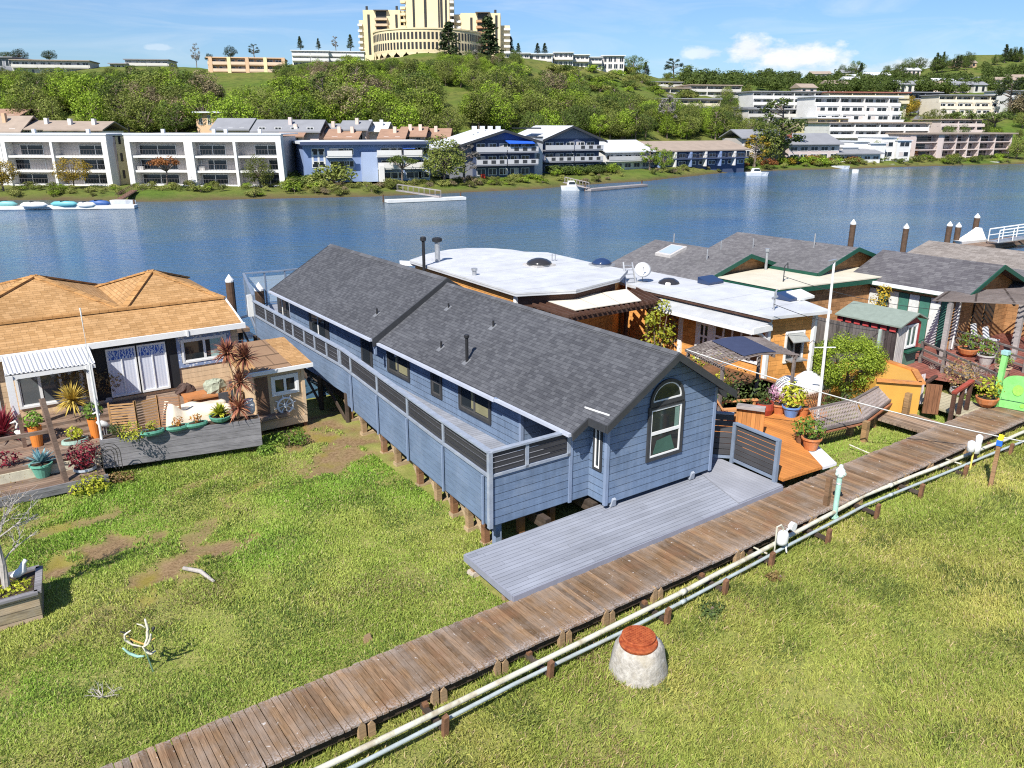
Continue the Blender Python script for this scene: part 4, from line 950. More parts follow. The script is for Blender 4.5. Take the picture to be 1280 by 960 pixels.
# ================================================================= tan house on the left
TAN = boards('tan_siding', (.60, .43, .265), w=.19, gap=.012, cellvar=.04, grain=.08, gap_lapshade=.55, lap=True, rough=.7)
TANP = mat('tan_panel', (.54, .39, .24), .75, .08, 2)
ORSH = shingles('orange_shingles', (.33, .185, .075), (.44, .262, .12), .24, .14, var=.28)
ORSH2 = shingles('orange_ridge_tiles', (.36, .19, .072), (.46, .26, .105), .3, .34)
DKPANEL = mat('dark_panel', (.018, .019, .022), .6)
DECKW = boards('worn_deck', (.20, .135, .095), w=.14, gap=.012, cellvar=.25, grain=.3, gap_lapshade=.2, dirt=(.33, .29, .25), dirt_amt=.4)
GREYPL = boards('silvered_planks', (.185, .178, .185), w=.2, gap=.007, cellvar=.18, grain=.38, gap_lapshade=.3, dirt=(.30, .29, .30), dirt_amt=.5)
def tan_house():
    t = Thing('tan_house', 'tan house with orange shingle hipped roof and white eave on the left', 'house', (2, 33, 0))
    fl = 1.5; wv = 31.0; ev = 30.25; ez = 3.72
    m = MB(); m.box(-7, 8.9, 30.55, 39, 1.2, 3.85); t.part('wall', m, TAN)
    m = MB(); m.prism([(-7.3, ev, ez), (9.1, ev, ez-.04), (8.9, 32.0, 4.5-.1), (-7.3, 32.0, 4.5-.1)], [(-7.3, ev, ez+.1), (9.1, ev, ez+.06), (8.9, 32.0, 4.5), (-7.3, 32.0, 4.5)])
    r = t.part('roof', m, ORSH)
    def pyr(x0, x1, y0, y1, pk, z0=4.47):
        b = MB(); c = [(x0, y0, z0), (x1, y0, z0), (x1, y1, z0), (x0, y1, z0)]
        for i in range(4): b.poly([c[i], c[(i+1) % 4], pk])
        h = t.part('hip_roof', b, ORSH, r)
        for i in range(4):
            q = MB(); q.bar(Vector(c[i])+Vector((0, 0, .02)), Vector(pk)+Vector((0, 0, .02)), .24, .07); t.part('ridge_tiles', q, ORSH2, h)
    pyr(-.5, 5.3, 31.95, 38, (2.85, 34.7, 5.58)); pyr(5.25, 8.95, 31.95, 37.4, (6.82, 34.1, 5.46)); pyr(-7.2, -.5, 31.95, 38, (-3.8, 34.7, 5.58))
    q = MB(); q.bar((-7.3, 31.98, 4.53), (8.92, 31.98, 4.53), .26, .09); t.part('ridge_tiles', q, ORSH2, r)
    m = MB(); m.box(-7.2, 8.9, 37, 39.2, 4.0, 4.3); t.part('rear_roof', m, ORSH, r)
    m = MB(); m.box(-7.35, 9.12, ev-.09, ev-.005, ez-.1, ez+.1); t.part('gutter', m, WHITEP, r)
    m = MB(); m.bar((9.06, ev, ez-.02), (8.98, 32, 4.4), .06, .2); t.part('barge_board', m, WHITEP, r)
    m = MB(); m.box(6.95, 7.02, ev-.13, ev-.08, ez-.12, ez+.12); t.part('gutter_bracket', m, WHITEP, r)
    # dark surround (trim plus painted eave shadow) and sliding door with blue fretwork above
    m = MB(); m.box(3.75, 6.72, wv-.05, wv-.004, fl, 3.68); t.part('door_trim_eave_shade', m, DKPANEL)
    g = G('blue_fretwork'); u = g.uv(); n = g.n.new('ShaderNodeTexWave'); n.inputs['Scale'].default_value = 3.2; n.inputs['Distortion'].default_value = 9; n.inputs['Detail'].default_value = 2; n.inputs['Detail Scale'].default_value = 2.5
    g.t.links.new(u, n.inputs['Vector']); c = g.mix(g.math('GREATER_THAN', n.outputs['Fac'], .52), (.03, .10, .40), (.55, .62, .72)); fret = g.out(c, .5)
    g2 = G('net_curtain'); x = g2.sep(g2.uv())[0]; s = g2.math('SINE', g2.math('MULTIPLY', x, 60)); c = g2.mix(g2.mr(s, -1, 1), (.62, .64, .70), (.50, .53, .61)); curt = g2.out(c, .3, .5)
    for i in range(2):
        x0 = 4.3+i*1.04; m = MB()
        for b in ((x0, x0+.05, 1.55, 3.35), (x0+.93, x0+.98, 1.55, 3.35), (x0+.05, x0+.93, 3.28, 3.35), (x0+.05, x0+.93, 1.55, 1.63)): m.box(b[0], b[1], wv-.12, wv-.051, b[2], b[3])
        m.box(x0+.46, x0+.50, wv-.115, wv-.052, 1.63, 2.93); d = t.part('sliding_door', m, WHITEP)
        m = MB(); m.box(x0+.05, x0+.93, wv-.075, wv-.055, 1.63, 2.93); t.part('curtained_glass', m, curt, d)
        m = MB(); m.box(x0+.05, x0+.93, wv-.085, wv-.055, 2.93, 3.28); t.part('fretwork_panel', m, fret, d)
    # window with patterned tile surround
    g = G('tile_border'); u = g.uv(); n = g.n.new('ShaderNodeTexVoronoi'); n.inputs['Scale'].default_value = 9; g.t.links.new(u, n.inputs['Vector'])
    c = g.mix(g.math('GREATER_THAN', n.outputs['Distance'], .38), (.62, .64, .66), (.22, .28, .42)); tile = g.out(c, .5)
    m = MB()
    for b in ((6.72, 8.75, 2.22, 2.40), (6.72, 8.75, 3.28, 3.44), (6.72, 6.86, 2.40, 3.28), (8.6, 8.75, 2.40, 3.28)): m.box(b[0], b[1], wv-.04, wv-.003, b[2], b[3])
    t.part('tile_border', m, tile)
    gl = glass(); w_ = window(t, (6.95, wv-.003, 2.45), (1, 0, 0), 1.56, .78, WHITEP, WHITEP, .06, 1, 1, .07)
    m = MB(); m.box(7.95, 8.45, wv-.02, wv-.016, 2.5, 3.18); t.part('curtain', m, mat('green_curtain', (.30, .42, .38), .8), w_)
    # awning, posts and porch glazing
    g = G('corrugated_white'); x = g.sep(g.uv())[0]; s = g.math('SINE', g.math('MULTIPLY', x, 52)); c = g.mix(g.mr(s, -1, 1), (.70, .70, .70), (.48, .49, .51)); g.bump(s, .6, .03); cor = g.out(c, .5)
    m = MB(); m.prism([(1.1, 29.15, 3.40), (3.7, 29.15, 3.36), (3.72, 30.2, 3.72), (1.15, 30.2, 3.74)], [(1.1, 29.15, 3.44), (3.7, 29.15, 3.40), (3.72, 30.2, 3.76), (1.15, 30.2, 3.78)]); aw = t.part('awning', m, cor)
    m = MB(); m.box(1.1, 3.7, 29.16, 29.24, 3.22, 3.36); t.part('awning_beam', m, WHITEP, aw)
    for x in (1.2, 3.5): m = MB(); m.box(x-.1, x+.1, 29.12, 29.32, 1.5, 3.36); t.part('porch_post', m, WHITEP)
    for k in range(5):
        m = MB(); x = 1.45+k*.48
        for i in range(5): a, b_ = 2*pi*i/5+pi/2, 2*pi*(i+.5)/5+pi/2; c_ = 2*pi*(i-.5)/5+pi/2; m.ext([(x, 29.11, 3.18), (x+.03*cos(c_), 29.11, 3.18+.03*sin(c_)), (x+.08*cos(a), 29.11, 3.18+.08*sin(a)), (x+.03*cos(b_), 29.11, 3.18+.03*sin(b_))], (0, -.02, 0))
        t.part('star', m, CHAR, aw)
    window(t, (1.5, wv-.003, 1.75), (1, 0, 0), 1.9, 1.3, WHITEP, WHITEP, .06, 2, 1, .08, gl=glass('grey_glass', (.10, .11, .115)))
    m = MB(); m.box(-1.5, .9, wv-.06, wv-.003, 1.5, 3.3); t.part('side_door', m, mat('pale_door', (.45, .48, .46), .6))
    K = 30.55/31.0
    def shift(o):
        if o.name.split('.')[0] in ('wall', 'roof', 'rear_roof', 'awning', 'porch_post'): return
        if o.type == 'MESH':
            for v in o.data.vertices: v.co = Vector(((v.co.x+2)*K-2, (v.co.y+33)*K-33, (v.co.z-EYE)*K+EYE))
        for c in o.children: shift(c)
    for o in list(t.root.children): shift(o)
    return t
tan_house()
def shed():
    t = Thing('garden_shed', 'small tan shed with a low shingle roof beside the blue house', 'shed', (8.8, 26.9, .8))
    x0, x1, v, z0, z1 = 7.95, 9.7, 26.05, .95, 3.0
    m = MB(); m.prism([(x0, v, z0), (x1, v, z0), (x1, 28.3, z0), (x0, 28.3, z0)], [(x0, v, z1), (x1, v, z1-.03), (x1, 28.3, 3.3), (x0, 28.3, 3.3)]); t.part('wall', m, TANP)
    m = MB(); m.box(x0-.02, x1+.02, v-.02, v-.001, .95, 1.22); t.part('base_board', m, mat('pale_tan', (.58, .43, .28), .7, .08))
    boxes(t, 'corner_trim', mat('pale_tan', (.58, .43, .28), .7, .08), [(x1-.09, x1+.025, v-.028, v-.001, 1.24, 2.95)])
    rb = shingles('brown_roll_roofing', (.24, .15, .09), (.28, .18, .11), .9, .9, var=.25)
    f = lambda y: 3.13+(y-25.85)*.135
    def sl(xa, xb, mt, nm, d=0): m = MB(); m.prism([(xa, 25.85, f(25.85)-.07+d), (xb, 25.85, f(25.85)-.07+d), (xb, 28.5, f(28.5)-.07+d), (xa, 28.5, f(28.5)-.07+d)], [(xa, 25.85, f(25.85)+d), (xb, 25.85, f(25.85)+d), (xb, 28.5, f(28.5)+d), (xa, 28.5, f(28.5)+d)]); return t.part(nm, m, mt)
    sl(7.55, 8.1, ORSH, 'roof_strip'); sl(8.1, 9.25, rb, 'roof', .012); sl(9.25, 9.98, ORSH, 'roof_strip')
    m = MB(); m.box(7.55, 9.98, 25.78, 25.845, 3.0, 3.13); t.part('fascia', m, WHITEP)
    window(t, (8.62, v-.002, 2.2), (1, 0, 0), .78, .52, WHITEP, WHITEP, .05, 1, 1, .09)
    m = MB(); m.box(7.98, 8.42, v-.03, v-.003, 1.3, 2.85); t.part('door', m, mat('brown_door', (.14, .08, .05), .7, .2, 8))
    m = MB(); m.ext([(7.6, 25.9, 2.98), (8.5, 25.9, 2.98), (8.5, 25.9, 3.1), (7.6, 25.9, 3.1)], (0, -.05, 0)); t.part('blue_board', m, mat('navy_board', (.06, .12, .38), .6))
    for x in (7.98, 9.6): m = MB(); m.box(x, x+.12, 26.1, 26.25, .5, 1.0); t.part('stilt', m, RUST)
    for x in (7.98, 9.6): m = MB(); m.box(x, x+.12, 28.1, 28.25, 0, 1.0); t.part('stilt', m, RUST)
shed()
def wheel():
    c = Vector((8.95, 26.0, 1.72)); m = MB(); n = 28
    t = Thing('ship_wheel', 'white wooden ship wheel hung on the front of the tan shed', 'ship wheel', tuple(c))
    m.tube([c+Vector((.27*cos(2*pi*i/n), -.02, .27*sin(2*pi*i/n))) for i in range(n+1)], .038, 8, False); t.part('rim', m, WHITEP)
    m = MB(); m.tube([c+Vector((0, .02, 0)), c+Vector((0, -.07, 0))], .07, 12); t.part('hub', m, WHITEP)
    for i in range(8):
        a = 2*pi*i/8+.2; d = Vector((cos(a), 0, sin(a))); m = MB(); m.tube([c+d*.06, c+d*.27, c+d*.31, c+d*.40], [.018, .018, .026, .016], 6); t.part('spoke', m, WHITEP)
wheel()
def left_terrace():
    t = Thing('terrace', 'weathered raised timber terrace in front of the tan house', 'terrace', (3, 28, 0))
    m = MB(); m.box(-8, 9.0, 25.75, 31.1, 1.38, 1.5); t.part('floor', m, DECKW)
    m = MB(); m.box(-8, 2.95, 24.75, 25.74, 1.06, 1.14); t.part('lower_step', m, DECKW)
    m = MB(); m.box(-8, 3.0, 24.70, 24.749, .86, 1.14); t.part('lower_fascia', m, GREYPL)
    m = MB(); m.box(-8, 3.0, 25.70, 25.745, 1.14, 1.42); t.part('riser', m, mat('cream_board', (.52, .48, .36), .8, .15, 5))
    for i in range(4): m = MB(); m.box(2.0, 4.2, 28.2+i*.32, 28.52+i*.32, 1.5, 1.5+.13*(4-i)) if False else m.box(1.7, 4.1, 27.2+i*.35, 27.55+i*.35, 1.5, 1.56+.09*i); t.part('step', m, DECKW)
    for x in (-6, -3, 0, 2.4, 5, 7.4):
        for y in (26.3, 28, 30.3): m = MB(); m.box(x, x+.14, y, y+.14, -.6, 1.38); t.part('post', m, BEAM)
    b = Thing('planter_wall', 'long silvered plank planter box along the terrace edge', 'planter', (5.3, 25.1, .9))
    a0, a1 = Vector((3.02, 25.55, 0)), Vector((7.6, 24.62, 0)); d = (a1-a0).normalized(); n = Vector((d.y, -d.x, 0))
    m = MB(); q = [a0+n*0, a1+n*0, a1-n*.45, a0-n*.45]; m.prism([(p.x, p.y, 1.0) for p in q], [(p.x, p.y, 1.93) for p in q]); b.part('planks', m, GREYPL)
    m = MB(); q = [a0+d*.03-n*.05, a1-d*.03-n*.05, a1-d*.03-n*.4, a0+d*.03-n*.4]; m.prism([(p.x, p.y, 1.931) for p in q], [(p.x, p.y, 1.94) for p in q]); b.part('soil', m, SOIL)
    # leaning old post with rails
    t = Thing('rail_post', 'old leaning brown post with two side rails left of the flagpole', 'railing', (1.9, 25.0, .7))
    e = QV(52, 498, 25.6); m = MB(); m.bar((1.95, 24.7, .6), e, .13, .13); t.part('post', m, woodm('old_brown', (.15, .10, .075)))
    m = MB(); m.bar((-4, 26.0, 2.42), (e.x, 25.6, 2.5), .1, .1); t.part('rail', m, woodm('old_brown', (.15, .10, .075)))
    m = MB(); m.bar((1.2, 27.5, 1.5), (1.2, 27.5, 2.55), .11, .11); t.part('post', m, woodm('old_brown', (.15, .10, .075)))
    m = MB(); e = QV(100, 385, 25.6); m.tube([(3.1, 25.62, 1.5), ((3.1+e.x)/2, 25.6, (1.5+e.z)/2), tuple(e)], [.04, .032, .022], 8); 
    single('flagpole', m, WHITEP, 'slim white flagpole standing at the left end of the planter box', 'flagpole')
    # slatted screens
    t = Thing('slat_screen', 'folding honey coloured slatted garden screen behind the planter box', 'screen', (4.2, 26.4, 1.5))
    for k, (xa, ya, xb, yb) in enumerate(((3.55, 26.6, 4.25, 26.35), (4.27, 26.35, 4.95, 26.5), (4.97, 26.5, 5.55, 26.15))):
        m = MB(); 
        for x, y in ((xa, ya), (xb, yb)): m.bar((x, y, 1.5), (x, y, 2.72), .05, .05)
        for i in range(13): z = 1.58+i*.088; m.bar((xa, ya, z), (xb, yb, z), .02, .045)
        t.part('panel', m, woodm('honey_wood', (.46, .26, .11)) if k < 2 else woodm('umber_wood', (.28, .15, .08)))
    # covered lounger
    t = Thing('covered_lounger', 'garden lounger hidden under a pale cream dust cover', 'lounger', (6.0, 26.6, 1.5))
    nx, ny = 26, 14; m = MB(); ids = {}
    for i in range(nx):
        for j in range(ny):
            u, v = i/(nx-1), j/(ny-1); x, y = 5.1+2.1*u, 26.0+1.0*v
            ed = min(u, 1-u)*1.75; ed2 = min(v, 1-v)*.9; h = .68*min(1, ed/.12)*min(1, ed2/.12)
            if u < .22: h += .4*(1-u/.22)*min(1, ed2/.12)*min(1, ed/.1)
            h += .035*sin(9*u+5*v)+.02*sin(23*u-11*v); ids[i, j] = m.vert((x+.03*sin(13*v), y-.2*u, 1.5+max(0, h)))
    for i in range(nx-1):
        for j in range(ny-1): m.face([ids[i, j], ids[i+1, j], ids[i+1, j+1], ids[i, j+1]])
    t.part('dust_cover', m, mat('cream_canvas', (.66, .57, .44), .85, .08, 3), smooth=True)
    m = MB(); m.box(5.3, 6.8, 26.05, 26.6, 1.5, 1.62); t.part('frame', m, RUST)
    t = Thing('storage_bench', 'orange timber bench box against the tan wall', 'bench', (6.9, 27.8, 1.5))
    m = MB(); m.box(6.15, 7.55, 27.5, 28.3, 1.5, 2.0); t.part('box', m, woodm('orange_wood', (.38, .15, .05)))
    m = MB(); m.box(6.1, 7.6, 27.45, 28.35, 2.0, 2.05); t.part('lid', m, woodm('orange_wood', (.38, .15, .05)))
    def rock(x, y, z, r, mt, lab, k=1):
        m = MB(); n = 12; prof = [(r*.8, 0), (r*1.0, r*.35), (r*.9, r*.8), (r*.65, r*1.15), (r*.1, r*1.25)]; m.lathe(prof, (x, y, z), n, k*.85, .8)
        m.v = [(a+random.uniform(-.2, .2)*r, b+random.uniform(-.2, .2)*r, c+random.uniform(-.18, .18)*r*(c > z+.02)) for a, b, c in m.v]
        single('rock', m, mt, lab, 'rock')
    rock(7.15, 27.9, 2.05, .36, mat('mossy_stone', (.30, .32, .24), .95, .35, 9), 'mossy grey stone sitting on the orange bench box', 1.3)
    rock(6.3, 28.5, 1.95, .3, mat('dark_stone', (.08, .05, .04), .9, .4, 9), 'dark brown driftwood lump left of the mossy stone', 1.3)
    for i, (x, y) in enumerate(((7.0, 26.9), (7.45, 27.0), (7.75, 28.2))):
        m = MB(); m.prism([(x, y, 1.5), (x+.34, y, 1.5), (x+.38, y+.18, 1.5), (x+.04, y+.18, 1.5)], [(x+.02, y+.1, 2.25), (x+.34, y+.1, 2.25), (x+.36, y+.25, 2.22), (x+.04, y+.25, 2.22)])
        single('chair_cushion', m, mat('charcoal_fabric', (.06, .06, .065), .9, .2, 9), ('charcoal cushion stood up by the covered lounger, nearer the lounger', 'charcoal cushion stood up beside the cordyline trunk', 'dark cushion leaning at the corner of the tan wall')[i], 'cushion')
    # lattice at the right end
    m = MB()
    for i in range(7): m.bar((7.5+i*.1, 27.3, 1.5), (7.5+i*.1-.3, 27.3, 2.3), .012, .03); m.bar((7.2+i*.1, 27.315, 1.5), (7.2+i*.1+.3, 27.315, 2.3), .012, .03)
    single('lattice', m, woodm('honey_wood', (.46, .26, .11)), 'small honey coloured lattice panel behind the cordyline', 'lattice')
left_terrace()
def left_plants():
    def at(px, py, z): return tuple(P(px, py, z))
    potted('tall orange tapered planter with leafy green plant, left of the leaning post', at(48, 560, 1.42), .20, .72, ORPOT, 'tall', 'cloud', .32, LF_GREEN, 170, .13)
    potted('tall orange tapered planter with green plant beside the flagpole', at(121, 549, 1.42), .19, .70, ORPOT, 'tall', 'cloud', .33, LF_GREEN, 170, .12)
    potted('round green pot holding a pale blue agave on the lower step', at(54, 595, 1.14), .30, .42, GRPOT, 'cone', 'agave', .5, LF_BLUE, 46, .07)
    potted('wide galvanised tub planted with mixed succulents at the left edge', at(14, 596, 1.14), .55, .34, GALV, 'drum', 'cloud', .32, LF_RED, 150, .09, sx=1.2, sy=.6)
    potted('pale green oval planter of yellow succulents behind the leaning post', at(95, 556, 1.42), .40, .2, mat('pale_green_glaze', (.30, .42, .36), .5), 'drum', 'cloud', .26, LF_YEL, 130, .11, sx=1, sy=.6)
    potted('dark red flax plant with strap leaves at the left edge of the terrace', at(4, 552, 1.42), .2, .2, GREYPOT, 'drum', 'spikes', 1.1, LF_RED, 130, .06)
    potted('yellow and red striped dracaena on a short trunk by the porch steps', at(95, 534, 1.5), .18, .1, GREYPOT, 'drum', 'stemmed', .68, LF_SPIKY, 170, .055)
    potted('crimson leaved bush spilling over the lower step left of the planter box', at(107, 588, 1.14), .3, .12, GALV, 'drum', 'cloud', .5, LF_RED, 520, .10, sx=1.1)
    potted('rusty brown flowering vine bush beside the porch window', at(104, 512, 1.5), .25, .2, GREYPOT, 'drum', 'cloud', .74, LF_BROWN, 900, .11, lift=1.15)
    potted('thin brown leaved shrub left of the sliding doors', at(136, 502, 1.5), .2, .2, GREYPOT, 'drum', 'cloud', .6, LF_BROWN, 420, .10, lift=1.0)
    potted('leafy green plant on the porch at the far left', at(4, 500, 1.5), .25, .3, GREYPOT, 'cone', 'cloud', .5, LF_GREEN, 220, .12, lift=.9)
    potted('blue green agave pot below the porch post', at(12, 508, 1.5), .2, .25, BLPOT, 'cone', 'agave', .42, LF_BLUE, 36, .06)
    potted('dark green dwarf conifer at the left end of the planter box', at(146, 548, 1.93), .1, .02, None, 'cone', 'cloud', .24, LF_DARK, 300, .06, lift=1.2)
    potted('spreading grey green juniper trailing over the planter box', at(165, 550, 1.93), .1, .02, None, 'cone', 'cloud', .40, LF_YEL, 330, .07, lift=.6)
    for i, (px, py, lm, lab) in enumerate(((191, 543, LF_YEL, 'green trough of yellow blooms on the planter box, left of the others'), (223, 537, LF_ORNG, 'green trough with orange blooms on the planter box, middle one'), (246, 533, LF_ORNG, 'green trough with red orange blooms below the covered lounger foot'))):
        potted(lab, at(px, py, 1.94), .36, .14, GRPOT, 'drum', 'cloud', .19, lm, 90, .08, group='flower troughs on the planter box', sx=1, sy=.42)
    potted('large green bowl with bright yellow green strap plant on the planter box', at(276, 527, 1.94), .34, .22, GRPOT, 'bowl', 'spikes', .44, LF_YEL, 90, .07)
    # multi-headed cordyline
    b = at(298, 522, 1.94); t = Thing('cordyline', 'tall cordyline with four spiky reddish heads by the shed', 'plant', b)
    heads = [QV(284, 441, b[1]+.2), QV(306, 447, b[1]+.1), QV(300, 478, b[1]), QV(298, 510, b[1]-.1)]
    for h in heads[:2]: m = MB(); m.tube([b, (b[0]+(h.x-b[0])*.35, b[1], (b[2]+h.z)/2), tuple(h)], [.055, .045, .035], 7); t.part('trunk', m, mat('tan_stem', (.42, .28, .15), .8, .2, 9))
    for h, n in zip(heads, (120, 120, 90, 70)): m = MB(); spikes(m, h, int(n*1.3), .6, .05, -.6, 1.4); t.part('leaf_head', m, LF_SPIKE)
    m = MB(); m.lathe([(.10, 0), (.16, .1), (.17, .34), (.12, .44), (.15, .5)], at(313, 517, 1.94), 14); single('white_urn', m, WHITEP, 'white urn beside the cordyline at the planter box end', 'urn', smooth=True)
    # heron figures
    for px, py, z, lab in ((32, 561, 1.42, 'white heron figure standing left of the tall orange planter'), (133, 549, 1.6, 'pale heron figure standing right of the flagpole')):
        x, y, z = at(px, py, z); t = Thing('heron_figure', lab, 'garden figure', (x, y, z)); m = MB()
        m.tube([(x+.18, y, z+.38), (x+.05, y, z+.48), (x-.1, y, z+.56), (x-.16, y, z+.62), (x-.13, y, z+.74), (x-.08, y, z+.86), (x-.13, y, z+.93), (x-.28, y, z+.9)], [.02, .09, .10, .06, .035, .03, .045, .01], 8); t.part('body', m, mat('heron_white', (.68, .67, .62), .6, .1), smooth=True)
        for dx in (-.03, .04): m = MB(); m.tube([(x+dx, y, z), (x+dx, y, z+.45)], .014, 5); t.part('leg', m, STEEL)
    # wire trellis arch
    x, y, z = at(138, 588, 1.14); m = MB()
    for k in range(3): w_ = .34-.09*k; m.tube([(x-w_, y, z), (x-w_, y, z+.5)]+[(x-w_*cos(a), y, z+.5+w_*1.1*sin(a)) for a in (.4, .9, 1.57, 2.2, 2.7)]+[(x+w_, y, z+.5), (x+w_, y, z)], .012, 5, False)
    for k in range(5): m.tube([(x-.33, y, z+.12+k*.13), (x+.33, y, z+.12+k*.13)], .007, 4, False)
    single('wire_trellis', m, mat('black_wire', (.06, .055, .05), .6), 'arched wire trellis at the left end of the planter box', 'trellis')
    def shrub(lab, px, py, r, lm, n, lf, z=GZ, nm='shrub', k=.8):
        p = at(px, py, z); t = Thing(nm, lab, 'shrub', p); m = MB()
        for _ in range(6): cloud(m, (p[0]+random.uniform(-.6, .6)*r, p[1]+random.uniform(-.5, .5)*r, p[2]+r*.45*k), (r*.6, r*.6, r*.55*k), n//6, lf)
        t.part('foliage', m, lm); m = MB(); m.tube([p, (p[0], p[1], p[2]+r*.4)], .03, 5); t.part('stem', m, BARK)
    shrub('bright green bush growing under the left end of the planter box', 118, 612, .62, LF_YEL, 520, .10)
    shrub('leafy green bush in front of the shed base', 362, 556, .6, LF_GREEN, 560, .10)
    shrub('low green bush at the right corner of the planter box', 336, 566, .42, LF_GREEN, 300, .10)
    shrub('brown dry bush under the terrace edge beside the wire trellis', 150, 602, .4, LF_BROWN, 240, .09)
    shrub('small dark green tussock right of the manhole', 890, 766, .36, LF_DARK, 260, .10, k=.5)
    shrub('thin dry brown tussock below the white gas meter', 975, 725, .30, LF_BROWN, 160, .10, k=.5)
    # planter with bare tree, bottom left
    t = Thing('tree_planter', 'weathered plank planter box at the left edge holding a bare tree', 'planter', (-1, 18.8, .6))
    q = [(-3.2, 18.25), (.5, 18.16), (.66, 19.3), (-3.1, 19.4)]; PLM = boards('stained_planks', (.34, .25, .17), w=.22, gap=.012, cellvar=.35, grain=.35, gap_lapshade=.2, tint=(.40, .33, .20), dirt=(.40, .37, .33), dirt_amt=.4)
    m = MB(); m.prism([(a, b, .6) for a, b in q], [(a, b, 1.40) for a, b in q]); t.part('plank_box', m, PLM)
    for i in range(4): a, b = Vector((*q[i], 1.44)), Vector((*q[(i+1) % 4], 1.44)); bars(t, 'rim_board', GREYPL, [(a, b, .14, .06)])
    m = MB(); m.prism([(-3.1, 18.32, 1.41), (.42, 18.24, 1.41), (.56, 19.22, 1.41), (-3.0, 19.3, 1.41)], [(-3.1, 18.32, 1.43), (.42, 18.24, 1.43), (.56, 19.22, 1.43), (-3.0, 19.3, 1.43)]); t.part('soil', m, SOIL)
    m = MB(); 
    for _ in range(5): cloud(m, (random.uniform(-1.2, .2), random.uniform(18.5, 19), 1.46), (.4, .3, .08), 110, .08)
    t.part('ground_cover', m, LF_YEL)
    b = (-.03, 18.75, 1.4); t = Thing('bare_tree', 'leafless pale tree growing from the plank planter at the left edge', 'tree', b); random.seed(5)
    m = MB(); top = P(1, 690, 0); q1 = QV(3, 705, 18.8); q2 = QV(-6, 672, 18.85); m.tube([b, tuple(q1), tuple(q2)], [.085, .07, .055], 8, False); t.part('trunk', m, BARKW)
    m = MB()
    for d_ in ((.5, .25, .75), (.15, .3, .9), (-.3, .2, .9), (-.7, .1, .6), (.7, .1, .35), (.3, -.3, .8)): twigs(m, q2+Vector((0, 0, -.05)), d_, .55, .022, 3, random, .5, 3)
    twigs(m, q1, (.7, .3, .6), .5, .02, 3, random, .5, 3)
    t.part('branches', m, BARKW); m = MB(); cloud(m, (q2.x+.15, q2.y+.2, q2.z+.75), (.9, .7, .6), 260, .04, random, .3); t.part('buds', m, LF_BROWN); random.seed(21)
    x, y, z = .27, 19.0, 1.43; m = MB(); m.tube([(x-.18, y, z+.12), (x-.05, y, z+.14), (x+.06, y, z+.2), (x+.1, y, z+.36), (x+.16, y, z+.42)], [.03, .1, .1, .05, .05], 8); single('bird_figure', m, WHITEP, 'small white bird figure sitting in the plank planter', 'garden figure', smooth=True)
    # marsh sculpture, driftwood, twigs
    b = P(193, 838, GZ); t = Thing('wire_sculpture', 'curled metal leaf sculpture on a thin stem in the marsh', 'sculpture', tuple(b)); m = MB(); h = Vector((b.x-.10, b.y+.03, b.z+.52)); m.tube([b-Vector((0, 0, .2)), h], .014, 6); t.part('stem', m, mat('green_stem', (.14, .25, .17), .5))
    IV, AQ, AM, BK = mat('ivory_metal', (.60, .57, .45), .5), mat('aqua_metal', (.30, .50, .42), .5), mat('amber_metal', (.55, .36, .10), .5), mat('black_metal', (.03, .03, .03), .5)
    def prong(pts, w_, mt, dep):
        s_ = .0055; q = [h+RT*((x-560)*s_)+Vector((0, 0, (612-y)*s_*1.06))+HF*(dep*(i/(len(pts)-1))) for i, (x, y) in enumerate(pts)]
        fine = []
        for a_, b_ in zip(q, q[1:]): fine += [a_.lerp(b_, k/3) for k in range(3)]
        fine.append(q[-1]); n_ = len(fine); m = MB(); m.tube(fine, [w_*(.45+.75*sin(pi*(i+.7)/(n_+.6))) for i in range(n_)], 6); t.part('prong', m, mt, smooth=True)
    prong([(556, 606), (572, 575), (576, 540), (569, 505)], .026, IV, .08); prong([(545, 515), (560, 522), (572, 535)], .012, IV, .03); prong([(553, 604), (520, 592), (500, 570), (505, 548), (531, 528)], .020, IV, -.1)
    prong([(500, 562), (525, 585), (556, 603), (592, 582)], .018, AM, .1); prong([(482, 608), (500, 632), (525, 647), (548, 648)], .026, AQ, .06); prong([(556, 606), (580, 585), (594, 560), (600, 540)], .024, IV, -.12); prong([(596, 545), (600, 535), (602, 528)], .026, BK, .02)
    prong([(553, 602), (562, 626), (575, 636), (592, 626)], .024, IV, .05); prong([(552, 600), (520, 612), (508, 590), (500, 570)], .013, BK, .12); prong([(556, 606), (578, 622), (594, 608), (592, 590)], .014, BK, -.05); prong([(483, 545), (495, 552), (506, 560)], .015, BK, .04)
    p0, p1_ = P(230, 713, GZ), P(268, 729, GZ); m = MB(); m.tube([p0+Vector((0, 0, .06)), (p0+p1_)/2+Vector((.06, .05, .10)), p1_+Vector((0, 0, .04))], [.05, .055, .035], 8); single('driftwood', m, BARKW, 'bleached curved driftwood branch lying on bare mud', 'driftwood', smooth=True)
    p0 = P(130, 872, GZ); m = MB(); random.seed(3)
    for _ in range(9): twigs(m, p0, (random.gauss(0, 1), random.gauss(0, 1), .5), .2, .010, 2, random, .6, 2)
    single('dead_twigs', m, BARKW, 'small clump of pale dead twigs in the grass at lower left', 'dead shrub')
    p0 = P(460, 800, GZ); m = MB(); m.prism([(p0.x-.12, p0.y-.06, .8), (p0.x+.08, p0.y-.08, .8), (p0.x+.12, p0.y+.06, .8), (p0.x-.08, p0.y+.08, .8)], [(p0.x-.08, p0.y-.03, .93), (p0.x+.05, p0.y-.05, .9), (p0.x+.07, p0.y+.04, .93), (p0.x-.05, p0.y+.05, .91)]); single('stone', m, TANWOOD, 'pale broken wood chunk in the grass left of the boardwalk', 'wood chunk')
